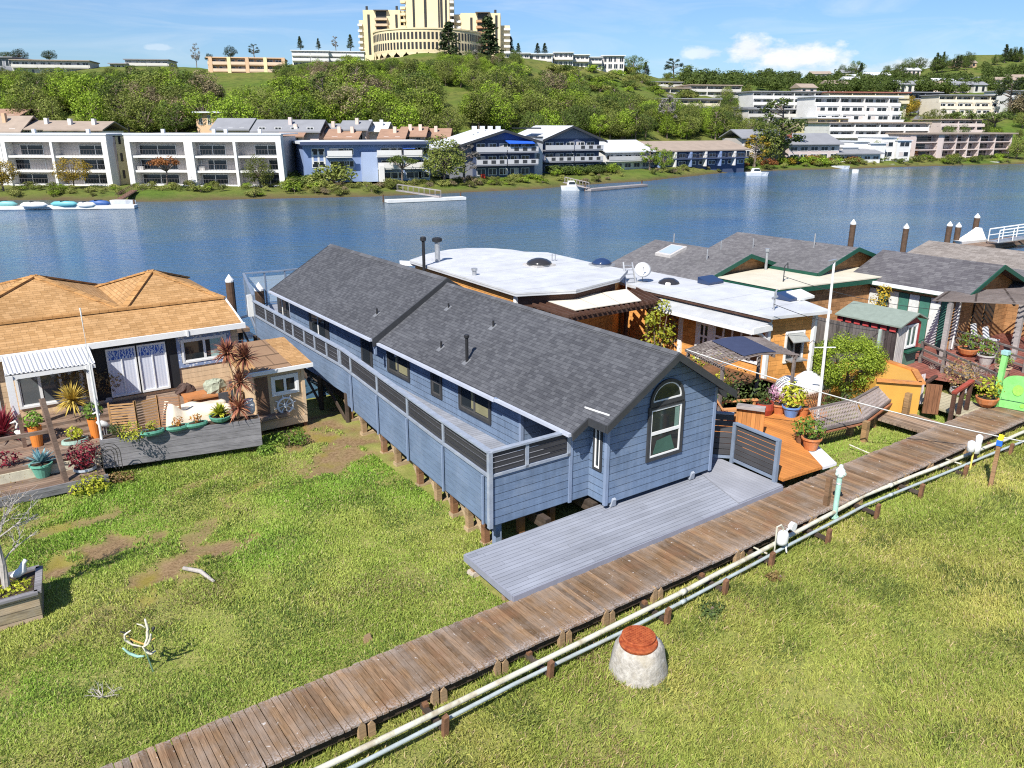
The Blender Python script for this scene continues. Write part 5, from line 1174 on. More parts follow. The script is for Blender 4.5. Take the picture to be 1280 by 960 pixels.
    random.seed(33)
left_plants()
# ---- left dock and capped pilings
CAPP = mat('piling_brown', (.09, .055, .035), .85, .3, 5)
def piling(x, y, ztop, r, label, rz=0):
    t = Thing('mooring_piling', label, 'piling', (x, y, -.5), 'white capped mooring pilings')
    m = MB(); m.tube([(x, y, -.6), (x, y, ztop-.40)], r, 12); t.part('post', m, CAPP)
    m = MB(); m.lathe([(r*1.04, ztop-.42), (r*1.04, ztop-.32), (.02, ztop)], (x, y, 0), 12); t.part('cap', m, WHITEP)
q = QV(286, 343, 46); piling(q.x, 46, q.z, .24, 'white capped piling at the end of the left dock')
q = QV(323, 353, 41); piling(q.x, 41, q.z, .24, 'white capped piling just beyond the blue house end deck')
t = Thing('side_dock', 'narrow brown timber dock beyond the tan house', 'dock', (11, 45, 0)); m = MB(); m.box(9.0, 12.6, 41, 48, .75, .95); t.part('boards', m, DECKW)
for x, y in ((9.3, 41.3), (12.2, 41.3), (9.3, 47.5), (12.2, 47.5)): m = MB(); m.tube([(x, y, -.6), (x, y, .8)], .12, 8); t.part('piling', m, CAPP)
t = Thing('dock_gate', 'white picket gate between the tan house and the blue house deck', 'gate', (10.2, 40.9, .9))
for k in range(3): m = MB(); m.box(9.95+k*.22, 10.05+k*.22, 40.9, 40.95, .95, 2.4-.3*k); t.part('picket', m, WHITEP)
m = MB(); m.box(9.95, 10.5, 40.95, 40.98, 1.3, 1.4); t.part('rail', m, WHITEP)
# ================================================================= houses to the right of the blue house
ORW = boards('orange_siding', (.60, .29, .085), w=.2, gap=.014, cellvar=.10, grain=.16, gap_lapshade=.4, lap=True, rough=.75)
ORS = boards('orange_shingle_wall', (.60, .28, .08), w=.2, gap=.012, cellvar=.15, grain=.2, gap_lapshade=.45, length=.3)
WROOF = boards('white_membrane', (.49, .50, .515), w=2.2, gap=.03, cellvar=.03, grain=.04, gap_lapshade=.6, dirt=(.40, .41, .42), dirt_amt=.4, rough=.5)
CREAMR = mat('cream_membrane', (.54, .50, .40), .7, .10, 1.2, dirt=(.47, .43, .34), dirt_amt=.5)
GRSH = shingles('grey_shingles', (.115, .11, .115), (.165, .16, .162), .2, .13)
BRSH = shingles('brown_grey_shingles', (.19, .165, .145), (.27, .24, .215), .3, .16)
GRTRIM = mat('dark_green_trim', (.012, .07, .045), .5, .12, 3)
DKBROWN = woodm('dark_brown_wood', (.075, .038, .026), dirt_amt=.08)
REDW = boards('red_deck_boards', (.22, .075, .055), w=.14, gap=.012, cellvar=.2, grain=.25, gap_lapshade=.25, dirt=(.33, .2, .16), dirt_amt=.4)
ORDECK = boards('orange_deck_boards', (.50, .20, .05), w=.14, gap=.008, axis='x', cellvar=.12, grain=.16, gap_lapshade=.4, dirt=(.40, .14, .04), dirt_amt=.5, tint=(.44, .17, .045))
DRIED = boards('weathered_lattice_wood', (.15, .125, .115), w=.5, gap=0, cellvar=.2, grain=.4, dirt=(.3, .27, .26), dirt_amt=.4)
DOME = glass('dark_dome', (.03, .028, .028), .2)
BLUEG = glass('blue_panel', (.02, .04, .10), .15)
def flat_poly(m, pts, z0, z1): m.prism([(x, y, z0) for x, y in pts], [(x, y, z1) for x, y in pts])
def orange_house():
    t = Thing('orange_house', 'orange timber floating home under a big white flat roof with rounded end', 'house', (24, 27, 0))
    z = 4.5
    pts = [P(645, 366, z), P(720, 362, z), P(775, 348, z), P(785, 337, z), P(752, 331, z), P(685, 315.5, z), P(655, 314.5, z), P(640, 312, z), P(612, 310, z), P(585, 310, z), P(560, 312, z), P(535, 317, z), P(512, 325, z)]
    pl = [(p.x, p.y) for p in pts]
    m = MB(); flat_poly(m, pl, z-.16, z); rf = t.part('roof', m, WROOF)
    c = Vector((sum(x for x, y in pl)/len(pl), sum(y for x, y in pl)/len(pl)))
    ins = lambda k: [(c.x+(x-c.x)*k, c.y+(y-c.y)*k) for x, y in pl]
    m = MB(); flat_poly(m, ins(.95), 1.2, z-.17); t.part('wall', m, ORW)
    m = MB(); a = ins(.956); m.ext([(a[0][0], a[0][1], 3.7), (a[1][0], a[1][1], 3.7), (a[1][0], a[1][1], z-.18), (a[0][0], a[0][1], z-.18)], (0, -.03, 0)); m.ext([(a[1][0], a[1][1], 3.7), (a[2][0], a[2][1], 3.7), (a[2][0], a[2][1], z-.18), (a[1][0], a[1][1], z-.18)], (0, -.03, 0)); t.part('dark_frieze', m, DKBROWN)
    m = MB(); q = P(500, 329, z-.2); m.prism([(q.x, q.y, z-.3), (pl[-1][0]+.3, pl[-1][1]-.4, z-.3), (pl[-1][0]+.6, pl[-1][1]+.2, z-.3), (q.x+.5, q.y+1, z-.3)], [(q.x, q.y, z-.24), (pl[-1][0]+.3, pl[-1][1]-.4, z-.15), (pl[-1][0]+.6, pl[-1][1]+.2, z-.15), (q.x+.5, q.y+1, z-.24)]); t.part('eave_corner', m, WHITEP, rf)
    m = MB(); m.box(a[0][0]-.05, a[0][0]+.16, a[0][1]-.05, a[0][1]+.12, 1.2, z-.2); t.part('corner_post', m, WHITEP)
    # roof furniture
    for px, py0, py1, r, nm, mt in ((530, 333, 299, .075, 'stove_pipe', DKPANEL), (547, 327, 301, .13, 'flue', STEEL)):
        b = P(px, py0, z) if nm == 'flue' else Vector((19.45, 34.0, 3.6)); e = QV(px, py1, b.y)
        if nm != 'flue': b = QV(px, py0, 34.0); b.z = 3.6; e = QV(px-.5, 300, 34.0)
        m = MB(); m.tube([b, (b.x, b.y, e.z)], r, 10); o = t.part(nm, m, mt)
        m = MB(); m.lathe([(r*1.2, e.z-.06), (r*1.9, e.z-.02), (r*1.9, e.z+.12), (r*1.3, e.z+.16)], (b.x, b.y, 0), 12); t.part('cowl', m, DKPANEL, o)
    b = P(593, 344, z); m = MB(); m.lathe([(.1, z), (.1, z+.22), (.14, z+.22), (.14, z+.32)], (b.x, b.y, 0), 10); t.part('vent', m, STEEL)
    for px, py, w_, k in ((674, 332, .95, 0), (752, 332, .75, 1)):
        b = P(px, py, z); m = MB(); m.box(b.x-w_*.6, b.x+w_*.6, b.y-w_*.6, b.y+w_*.6, z, z+.1); o = t.part('skylight', m, GREYPOT if not k else STEEL)
        m = MB(); m.lathe([(w_*.66, z+.1), (w_*.6, z+.2), (w_*.42, z+.3), (w_*.2, z+.36), (.02, z+.38)], (b.x, b.y, 0), 20); t.part('dome', m, DOME if not k else BLUEG, o, smooth=True)
    for px in (690, 694): b = P(px, 326, z); m = MB(); m.tube([b, b+Vector((0, 0, .35))], .03, 6); t.part('vent', m, STEEL)
    # --- lower right wing with its own white roof
    z2 = 4.0
    c0, c1, c2_, c3, c4 = (25.75, 26.6), (25.75, 18.75), (28.55, 18.05), (29.9, 21.1), (29.9, 30.0)
    w5 = [c0, c1, c2_, c3, c4, (26.2, 30.0)]
    m = MB(); flat_poly(m, w5, z2-.12, z2); r2 = t.part('roof', m, WROOF)
    m = MB(); flat_poly(m, [(26.15, 27), (26.15, 19.2), (28.35, 18.6), (29.5, 21.3), (29.5, 29.6), (26.4, 29.6)], 1.1, z2-.13); t.part('wall', m, ORS)
    # rafter tails and fascia under the left eave
    m = MB(); m.box(25.78, 25.84, 18.85, 26.5, z2-.24, z2-.121); t.part('fascia', m, DKBROWN, r2)
    # lean-to awning roof
    m = MB(); m.prism([(25.0, 19.0, 3.40), (26.14, 19.0, 3.68), (26.14, 25.3, 3.68), (25.0, 25.3, 3.40)], [(25.0, 19.0, 3.46), (26.14, 19.0, 3.74), (26.14, 25.3, 3.74), (25.0, 25.3, 3.46)]); aw = t.part('awning_roof', m, mat('grey_white_sheet', (.40, .41, .42), .5, .12, 2))
    m = MB(); m.box(24.94, 24.998, 19.0, 25.3, 3.34, 3.48); m.box(24.95, 26.1, 18.94, 18.998, 3.36, 3.6); t.part('awning_fascia', m, WHITEP, aw)
    boxes(t, 'corner_post', WHITEP, [(26.05, 26.22, 19.08, 19.24, 1.2, z2-.13), (28.2, 28.36, 18.5, 18.66, 1.2, z2-.13), (26.06, 26.2, 23.6, 23.8, 1.2, 3.66), (26.06, 26.2, 21.85, 22.1, 1.2, 3.66), (26.06, 26.2, 22.65, 22.8, 1.2, 3.66)])
    m = MB(); m.tube([(26.1, 19.1, 2.6), (25.95, 19.1, 3.0), (25.6, 19.1, 3.25), (25.2, 19.1, 3.36)], .06, 8); t.part('bracket', m, WHITEP)
    window(t, (26.148, 21.8, 1.9), (0, -1, 0), 2.3, 1.3, WHITEP, WHITEP, .05, 4, 2, .08, gl=glass('brown_glass', (.09, .035, .018), .15))
    window(t, (26.148, 22.62, 1.35), (0, -1, 0), .48, 2.1, WHITEP, WHITEP, .05, 1, 4, .07)
    m = MB()
    for i in range(6): m.bar((26.1, 23.9, 1.6+i*.3), (26.1, 24.5, 1.9+i*.3), .03, .05); m.bar((26.12, 24.5, 1.6+i*.3), (26.12, 23.9, 1.9+i*.3), .03, .05)
    t.part('trellis', m, DRIED)
    # front facing wall (towards the boardwalk) with greenhouse window
    dv = Vector((28.35-26.15, 18.6-19.2, 0)).normalized(); o_ = Vector((26.15, 19.2, 0)); n = Vector((dv.y, -dv.x, 0))
    wp = o_+dv*.95+n*.002; wo = window(t, (wp.x, wp.y, 1.95), dv, .78, 1.15, WHITEP, STEEL, .05, 1, 1, .08)
    m = MB(); a = wp+n*.02; m.prism([(a.x, a.y, 2.0), ((a+dv*.8).x, (a+dv*.8).y, 2.0), ((a+dv*.8+n*.4).x, (a+dv*.8+n*.4).y, 2.0), ((a+n*.4).x, (a+n*.4).y, 2.0)][::-1], [(a.x, a.y, 2.05), ((a+dv*.8).x, (a+dv*.8).y, 2.05), ((a+dv*.8+n*.4).x, (a+dv*.8+n*.4).y, 2.05), ((a+n*.4).x, (a+n*.4).y, 2.05)][::-1]); t.part('window_shelf', m, STEEL, wo)
    m = MB(); e = a+n*.42; m.prism([(a.x, a.y, 3.05), ((a+dv*.8).x, (a+dv*.8).y, 3.05), ((e+dv*.8).x, (e+dv*.8).y, 2.8), (e.x, e.y, 2.8)][::-1], [(a.x, a.y, 3.09), ((a+dv*.8).x, (a+dv*.8).y, 3.09), ((e+dv*.8).x, (e+dv*.8).y, 2.84), (e.x, e.y, 2.84)][::-1]); t.part('window_hood', m, mat('grey_hood', (.28, .29, .28), .4), wo)
    # roof furniture on the wing
    b = P(836, 354, z2); m = MB(); m.lathe([(.5, z2), (.45, z2+.1), (.25, z2+.22), (.02, z2+.26)], (b.x, b.y, 0), 14); t.part('dome', m, DOME)
    for px, py in ((888, 354), (988, 374), (1000, 373)):
        b = P(px, py, z2); m = MB(); m.prism([(b.x-.5, b.y-.35, z2+.02), (b.x+.5, b.y-.35, z2+.02), (b.x+.5, b.y+.35, z2+.02), (b.x-.5, b.y+.35, z2+.02)], [(b.x-.5, b.y-.35, z2+.12), (b.x+.5, b.y-.35, z2+.12), (b.x+.5, b.y+.35, z2+.3), (b.x-.5, b.y+.35, z2+.3)]); t.part('roof_panel', m, BLUEG if px < 1000 else WHITEP)
    b = P(967, 388, z2); m = MB(); m.tube([b, b+Vector((0, 0, .75))], .035, 6); m.tube([b+Vector((-.15, 0, .5)), b+Vector((.15, 0, .55))], .05, 6); m.tube([b+Vector((0, 0, .7)), b+Vector((.1, 0, .85))], .03, 6); t.part('service_mast', m, STEEL)
    for x, y in ((20, 27), (20, 34), (25, 27), (26.5, 20), (28, 19), (29, 26)): m = MB(); m.tube([(x, y, -.6), (x, y, 1.3)], .15, 8); t.part('piling', m, CAPP)
    # dish and ladder stand on the roof
    b = P(803, 352, z2); d = Thing('satellite_dish', 'grey satellite dish on the white roof beside the ladder', 'satellite dish', tuple(b)); m = MB(); m.tube([b, b+Vector((0, 0, .35)), b+Vector((-.12, -.1, .5))], .025, 6); m.box(b.x-.2, b.x+.2, b.y-.15, b.y+.15, b.z, b.z+.05); d.part('mount', m, STEEL)
    ax = Vector((-.45, -.55, .45)).normalized(); s1 = ax.cross(Vector((0, 0, 1))).normalized(); s2 = s1.cross(ax); cc = b+Vector((-.12, -.1, .55)); m = MB(); rings = []
    for r, k in ((.02, .0), (.2, .03), (.36, .1), (.38, .11), (.2, .05), (.02, .02)): rings.append([m.vert(cc+ax*k+s1*(r*cos(2*pi*i/18))+s2*(r*sin(2*pi*i/18))) for i in range(18)])
    for a_, b_ in zip(rings, rings[1:]):
        for i in range(18): m.face([a_[i], a_[(i+1) % 18], b_[(i+1) % 18], b_[i]])
    d.part('dish', m, mat('dish_grey', (.55, .56, .57), .5, .08), smooth=True); m = MB(); m.tube([cc-s2*.3, cc+ax*.45], .015, 5); m.tube([cc+ax*.42, cc+ax*.5], .04, 6); d.part('receiver_arm', m, STEEL)
    l = Thing('ladder', 'aluminium ladder leaning on the edge of the curved white roof', 'ladder', (25.2, 25.5, 3.2)); b0, b1 = P(783, 362, 3.75), P(796, 361, 3.75); e0, e1 = QV(779, 328, b0.y+.7), QV(790, 328, b1.y+.7)
    for a_, b_ in ((b0, e0), (b1, e1)): m = MB(); m.bar(a_, b_, .06, .05); l.part('stile', m, STEEL)
    for i in range(6): f = (i+.6)/6.4; m = MB(); m.tube([b0+(e0-b0)*f, b1+(e1-b1)*f], .022, 6); l.part('rung', m, STEEL)
orange_house()
def brown_pergola():
    t = Thing('brown_pergola', 'dark brown timber pergola with cream shade panels beside the orange house', 'pergola', (22.3, 24.8, 1.3)); z = 4.0
    fl, fr, br_, bk = (20.2, 23.9), (23.7, 23.75), (24.9, 25.9), (20.4, 26.0)
    for k in range(3):
        a = k/3; b = (k+1)/3-.012; lerp = lambda p, q, f: (p[0]+(q[0]-p[0])*f, p[1]+(q[1]-p[1])*f)
        q = [lerp(fl, fr, a), lerp(fl, fr, b), lerp(bk, br_, b), lerp(bk, br_, a)]; m = MB(); flat_poly(m, q, z, z+.03); t.part('shade_panel', m, mat('cream_fabric', (.62, .57, .48), .8, .06, 3))
    for i in range(20):
        f = i/19; x = fl[0]-.6+(fr[0]+.9-fl[0]+.6)*f; m = MB(); m.bar((x, 23.55, z-.09), (x+.15+.9*f, 26.1, z-.09), .06, .15); t.part('rafter', m, DKBROWN)
    for y in (23.75, 25.6): m = MB(); m.bar((19.5, y, z-.25), (24.6+(y > 25)*.8, y, z-.25), .12, .18); t.part('beam', m, DKBROWN)
    for x, y in ((20.0, 23.8), (24.2, 23.8), (20.2, 25.6), (24.6, 25.6)): m = MB(); m.box(x-.07, x+.07, y-.07, y+.07, 1.2, z-.33); t.part('post', m, DKBROWN)
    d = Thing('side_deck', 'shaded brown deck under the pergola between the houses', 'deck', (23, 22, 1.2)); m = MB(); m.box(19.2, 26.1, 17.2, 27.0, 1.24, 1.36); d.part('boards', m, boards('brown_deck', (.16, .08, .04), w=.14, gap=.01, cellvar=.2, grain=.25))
    for x, y in ((19.5, 18), (19.5, 22), (19.5, 26), (25, 20)): m = MB(); m.box(x-.08, x+.08, y-.08, y+.08, .2, 1.24); d.part('post', m, BEAM)
    # yellow-green climbing shrub
    p = (24.2, 23.2, 1.36); s = Thing('yellow_shrub', 'tall yellow green leafy shrub against the orange wall by the pergola', 'shrub', p); m = MB()
    for dx, dy, z, r in ((-.3, .1, 1.2, .45), (.3, -.1, 1.5, .5), (0, .2, 2.0, .4), (.4, .2, 2.3, .4), (-.5, 0, 1.9, .3), (.1, 0, .7, .5), (.6, .1, 1.0, .4)): cloud(m, (p[0]+dx, p[1]+dy, p[2]+z), (r, r, r), 85, .16)
    s.part('foliage', m, LF_YEL); m = MB()
    for dx in (-.2, .05, .3): m.tube([p, (p[0]+dx, p[1], p[2]+1), (p[0]+dx*1.6, p[1], p[2]+2.1)], [.04, .03, .015], 6)
    s.part('stems', m, BARK)
brown_pergola()
def weathered_pergola():
    t = Thing('weathered_pergola', 'low arched pergola of weathered battens with a dark shade cloth patch', 'pergola', (22.3, 17.6, 1.3))
    def q(f, g, dz=0):   # f along the long way, g across
        a = Vector((20.7, 18.5, 3.55)); b = Vector((24.2, 17.95, 3.55)); c = Vector((23.75, 16.1, 3.4)); d = Vector((20.35, 16.6, 3.45))
        p = (a*(1-f)+b*f)*(1-g)+(d*(1-f)+c*f)*g; p.z += .22*sin(pi*f)+dz; return p
    for i in range(21):
        g = i/20+random.uniform(-.008, .008); m = MB(); m.tube([q(0-.03*random.random(), g), q(.25, g), q(.5, g), q(.75, g), q(1+.04*random.random(), g)], .024, 4); t.part('batten', m, DRIED)
    for f in (.02, .33, .66, .97): m = MB(); m.bar(q(f, -.04, -.07), q(f, 1.04, -.07), .06, .1); t.part('rafter', m, DRIED)
    m = MB(); n = 8; ids = [[m.vert(q(.3+.42*i/n, .04+.92*j/n, .035)) for j in range(n+1)] for i in range(n+1)]
    for i in range(n):
        for j in range(n): m.face([ids[i][j], ids[i][j+1], ids[i+1][j+1], ids[i+1][j]])
    t.part('shade_cloth', m, mat('navy_shade_cloth', (.035, .045, .09), .8, .1, 4))
    for f, g in ((.03, .02), (.03, .98), (.97, .02), (.97, .98)): p = q(f, g); m = MB(); m.bar((p.x, p.y, 1.3), (p.x, p.y, p.z-.1), .09, .09, (0, 1, 0)); t.part('post', m, DRIED)
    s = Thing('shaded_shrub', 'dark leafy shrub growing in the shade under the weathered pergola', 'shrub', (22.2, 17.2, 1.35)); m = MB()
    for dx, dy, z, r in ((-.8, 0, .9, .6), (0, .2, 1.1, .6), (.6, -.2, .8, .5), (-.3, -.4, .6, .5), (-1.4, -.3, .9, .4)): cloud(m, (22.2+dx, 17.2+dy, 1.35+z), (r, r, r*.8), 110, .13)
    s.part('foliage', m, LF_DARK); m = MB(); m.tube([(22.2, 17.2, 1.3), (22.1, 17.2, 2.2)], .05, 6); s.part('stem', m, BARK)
    v = Thing('climbing_vine', 'yellowing vine tangled along the back edge of the weathered pergola', 'vine', (21.6, 19.0, 1.3)); m = MB()
    for i in range(9): cloud(m, (20.9+i*.42, 19.0-.05*i, 2.6+.5*random.random()), (.32, .25, .3), 60, .10)
    v.part('foliage', m, LF_YEL); m = MB(); m.tube([(21.2, 19, 1.3), (21.3, 19, 2.8), (24, 18.7, 3.0)], .03, 5); v.part('stem', m, BARK)
    for x, y, r, lab in ((24.7, 17.0, .5, 'white round float standing under the pergola end, left one'), (25.5, 16.7, .56, 'larger white round float beside the bright feathery bush')):
        m = MB(); m.lathe([(r*.3, 1.36), (r*.8, 1.36+r*.25), (r, 1.36+r*.8), (r*.85, 1.36+r*1.35), (r*.4, 1.36+r*1.7), (.03, 1.36+r*1.78)], (x, y, 0), 20); single('round_float', m, WHITEP, lab, 'float', smooth=True)
weathered_pergola()
def orange_deck():
    t = Thing('orange_deck', 'bright orange stained deck crowded with pots beside the blue house', 'deck', (21, 15, 1.2))
    m = MB(); flat_poly(m, [(18.6, 12.62), (20.3, 12.5), (21.3, 13.9), (24.2, 14.9), (25.9, 16.4), (25.9, 19.0), (20.3, 19.0), (19.6, 16.0), (18.7, 14.2)], 1.28, 1.36); t.part('boards', m, ORDECK)
    m = MB(); flat_poly(m, [(20.33, 12.5), (20.95, 12.45), (22.1, 14.2), (21.33, 13.9)], 1.25, 1.33); t.part('white_threshold', m, mat('white_plank', (.62, .62, .64), .6, .1, 3))
    for x, y in ((18.8, 12.8), (20.5, 12.8), (24, 15.2), (20, 17)): m = MB(); m.box(x-.07, x+.07, y-.07, y+.07, .5, 1.28); t.part('post', m, BEAM)
    g = Thing('plank_gate', 'low orange plank gate with a weathered cap rail standing on the deck', 'gate', (20.2, 15.6, 1.36)); a, b = P(918, 543, 1.36), P(953, 548, 1.36); m = MB(); m.bar(a+Vector((0, 0, .48)), b+Vector((0, 0, .48)), .05, .96); g.part('planks', m, boards('gate_planks', (.44, .19, .06), w=.14, gap=.01, axis='x', cellvar=.15, grain=.2)); m = MB(); m.bar(a+Vector((0, 0, 1.0)), b+Vector((0, 0, 1.0)), .3, .1); g.part('cap_rail', m, GREYWOOD)
    ch = Thing('deck_chair', 'orange timber deck chair with raised arms beside the house corner', 'chair', (21.2, 16.3, 1.36)); OW = woodm('orange_wood2', (.46, .22, .09))
    bars(ch, 'arm', OW, [((20.5, 16.5, 1.95), (21.8, 15.9, 1.95), .14, .05), ((21.0, 17.1, 1.95), (22.3, 16.5, 1.95), .14, .05)])
    m = MB(); m.bar((20.7, 16.8, 1.75), (21.7, 16.3, 1.65), .7, .06); ch.part('seat', m, OW); m = MB(); m.bar((20.8, 16.75, 1.7), (20.3, 17.0, 2.5), .06, .7, (.45, 1, 0)); ch.part('backrest', m, OW)
    for x, y in ((20.6, 16.45), (21.7, 15.95), (21.1, 17.05), (22.2, 16.55)): m = MB(); m.box(x-.04, x+.04, y-.04, y+.04, 1.36, 1.93); ch.part('leg', m, OW)
    at = lambda px, py, z=1.36: tuple(P(px, py, z))
    potted('dark red glazed pot under the pergola edge', at(954, 517), .34, .42, REDPOT, 'drum', 'cloud', .3, LF_DARK, 130, .1)
    potted('terracotta pot of pale pink flowers on the orange deck', at(973, 516), .30, .36, TERRA, 'cone', 'cloud', .42, LF_PINK, 220, .09, lift=.9)
    potted('blue glazed pot with big yellow green leaves on the orange deck', at(988, 520), .31, .38, BLPOT, 'cone', 'cloud', .52, LF_YEL, 250, .16, lift=.8)
    potted('small red pot with a leafy seedling between the blue pot and the red pot', at(965, 508), .2, .3, REDPOT, 'cone', 'cloud', .3, LF_PINK, 120, .09, lift=.9)
    potted('terracotta pot with leafy green plant at the boardwalk end of the lattice bench', at(1013, 561), .30, .40, TERRA, 'cone', 'cloud', .42, LF_GREEN, 230, .13, lift=.7)
    potted('orange clay pot with a scrubby plant right of the blue pot', at(1003, 519), .24, .34, TERRA, 'cone', 'cloud', .3, LF_BROWN, 110, .08)
    potted('leafy potted plant tucked beside the corner of the blue house', at(897, 500), .22, .3, GREYPOT, 'cone', 'cloud', .45, LF_YEL, 200, .12, lift=.9)
    potted('small leafy pot on the stump behind the front terracotta pot', at(1000, 553), .18, .3, RUST, 'cone', 'cloud', .36, LF_GREEN, 150, .11, lift=.8)
    # bench with lattice top along the edge
    b = Thing('lattice_bench', 'long sloping lattice bench with a bend between the orange deck and the boardwalk', 'bench', (25, 14.2, .8))
    p = [(22.35, 14.15, 1.52), (24.6, 13.85, 1.5), (27.2, 14.35, 1.62)]; k = [(22.75, 14.75, 2.0), (25.0, 14.5, 1.98), (27.3, 14.75, 2.12)]
    for i in range(2):
        a0, a1, c0, c1 = map(Vector, (p[i], p[i+1], k[i], k[i+1])); m = MB(); n = 30
        for j in range(n):
            f0 = j/n; f1 = min(1, (j+3)/n); m.bar(a0+(a1-a0)*f0, c0+(c1-c0)*f1, .03, .012); m.bar(a0+(a1-a0)*f1+Vector((0, 0, .014)), c0+(c1-c0)*f0+Vector((0, 0, .014)), .022, .01)
        b.part('slatted_back', m, woodm('silver_slats', (.235, .195, .18)))
        m = MB(); m.bar(a0, a1, .07, .08); m.bar(c0, c1, .09, .05); b.part('rail', m, DRIED)
        m = MB(); m.bar(a0+Vector((.1, .1, -.12)), a1+Vector((.1, .1, -.12)), .32, .05); b.part('seat', m, woodm('rust_seat', (.34, .14, .07)))
    for x, y, h in ((22.4, 14.25, 1.5), (24.55, 13.72, 1.5), (27.1, 13.75, 2.0), (24.6, 14.3, 1.4), (26, 14.3, 1.4)): m = MB(); m.box(x-.09, x+.09, y-.09, y+.09, .5, h); b.part('post', m, woodm('bench_post', (.28, .17, .08)))
    # flagpole
    q = P(1022, 522, 1.36); e = QV(1043, 326, q.y+.25); t = Thing('flagpole', 'tall white flagpole with a flat cap rising beside the bright bush', 'flagpole', tuple(q)); m = MB(); m.tube([q, e], [.055, .04], 10); t.part('pole', m, WHITEP); m = MB(); m.bar(e+Vector((-.3, 0, 0)), e+Vector((.12, 0, .02)), .1, .06); t.part('cap', m, STEEL)
    f = .46; c = q+(e-q)*f; m = MB(); m.bar(c+Vector((-.3, .2, 0)), c+Vector((.3, -.2, 0)), .03, .03); t.part('cleat_bar', m, WHITEP)
    # feathery bush
    c = Vector((26.9, 16.1, 1.3)); t = Thing('feathery_bush', 'big rounded bright yellow green feathery bush behind the lattice bench', 'bush', tuple(c)); m = MB(); random.seed(12)
    for _ in range(64):
        d = Vector((random.gauss(0, 1), random.gauss(0, 1), random.gauss(.2, .8))).normalized(); cc = c+Vector((d.x*1.2, d.y*1.0, 1.35+d.z*.9)); cloud(m, cc, (.40, .40, .3), 330, .07, random, .3, .6)
    t.part('foliage', m, LF_SPRUCE); m = MB()
    for a in range(5): m.tube([c, c+Vector((.25*cos(a*1.3), .25*sin(a*1.3), .7)), c+Vector((.9*cos(a*1.3), .7*sin(a*1.3), 1.4))], [.09, .06, .03], 6)
    t.part('stems', m, BARK)
    # dark underbrush and lattice
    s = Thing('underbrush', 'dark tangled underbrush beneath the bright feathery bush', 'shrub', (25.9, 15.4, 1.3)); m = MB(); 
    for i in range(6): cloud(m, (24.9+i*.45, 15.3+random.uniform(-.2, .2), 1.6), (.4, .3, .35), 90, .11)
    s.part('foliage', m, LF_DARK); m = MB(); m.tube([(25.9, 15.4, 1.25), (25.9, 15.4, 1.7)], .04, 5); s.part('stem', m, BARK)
    m = MB()
    for i in range(9): m.bar((24.0+i*.13, 15.75, 1.36), (24.35+i*.13, 15.75, 1.95), .015, .035); m.bar((24.35+i*.13, 15.765, 1.36), (24.0+i*.13, 15.765, 1.95), .015, .035)
    single('lattice', m, RUST, 'rusty diagonal lattice behind the blue pot', 'lattice')
    # ochre wall, steps, gate
    t = Thing('ochre_wall', 'ochre painted boat shaped deck wall with orange rim behind the lattice bench', 'wall', (27, 15, 1.0)); OC = mat('ochre_paint', (.52, .28, .055), .6, .08, 2); a, b, c_ = P(1090, 512, 1.2), P(1146, 520, 1.1), Vector((29.4, 16.6, 1.1)); h = 1.25
    w_ = [a, b, Vector((28.9, 14.6, 1.1)), c_, Vector((27.5, 17.0, 1.1))]; m = MB(); m.prism([(v.x, v.y, .8) for v in w_], [(v.x, v.y, 2.3) for v in w_]); t.part('panel', m, OC)
    for i in range(3): m = MB(); m.bar((w_[i-0].x, w_[i].y, 2.33), (w_[i+1].x, w_[i+1].y, 2.33), .22, .08); t.part('rim', m, woodm('orange_rim', (.48, .20, .06)))
    t = Thing('plank_chest', 'leaning reddish plank half door beside the ochre wall', 'gate', (28.3, 13.8, 1.2)); a, b = P(1152, 516, 1.15), P(1172, 518, 1.15); m = MB(); m.bar(a+Vector((0, 0, .55)), b+Vector((.0, .0, .55)), .06, 1.1); t.part('planks', m, boards('red_brown_planks', (.22, .10, .05), w=.14, gap=.012, axis='x', cellvar=.2, grain=.3)); m = MB(); m.bar(a+Vector((0, .05, 1.1)), b+Vector((.9, .7, 1.1)), .12, .08); t.part('rail', m, DKBROWN)
    q = P(1147, 505, 1.2); m = MB()
    for i in range(7): m.bar((q.x-.16+i*.05, q.y-.05+.03*(i % 2), 1.2), (q.x-.18+i*.055, q.y-.02, 2.35), .06, .012)
    single('draped_cloth', m, mat('pale_cloth', (.55, .48, .48), .9, .3, 14), 'pale patterned cloth hanging over the end of the ochre wall', 'cloth')
    t = Thing('cross_walk', 'short weathered plank walkway joining the boardwalk below the ochre wall', 'walkway', (26.9, 13.2, 1.0)); m = MB(); m.prism([(26.0, 12.5, 1.1), (27.4, 12.5, 1.1), (27.6, 14.3, 1.1), (26.0, 14.3, 1.1)], [(26.0, 12.5, 1.17), (27.4, 12.5, 1.17), (27.6, 14.3, 1.17), (26.0, 14.3, 1.17)]); t.part('planks', m, WOOD)
    t = Thing('entry_ramp', 'pale timber landing leading up to the red deck', 'ramp', (29.3, 13.2, 1.0)); m = MB(); m.prism([(28.6, 12.45, 1.12), (30.4, 12.4, 1.12), (30.6, 14.5, 1.12), (28.9, 14.5, 1.12)], [(28.6, 12.45, 1.19), (30.4, 12.4, 1.19), (30.6, 14.5, 1.25), (28.9, 14.5, 1.25)]); t.part('planks', m, boards('pale_planks', (.36, .32, .22), w=.16, gap=.01, cellvar=.1, grain=.25))
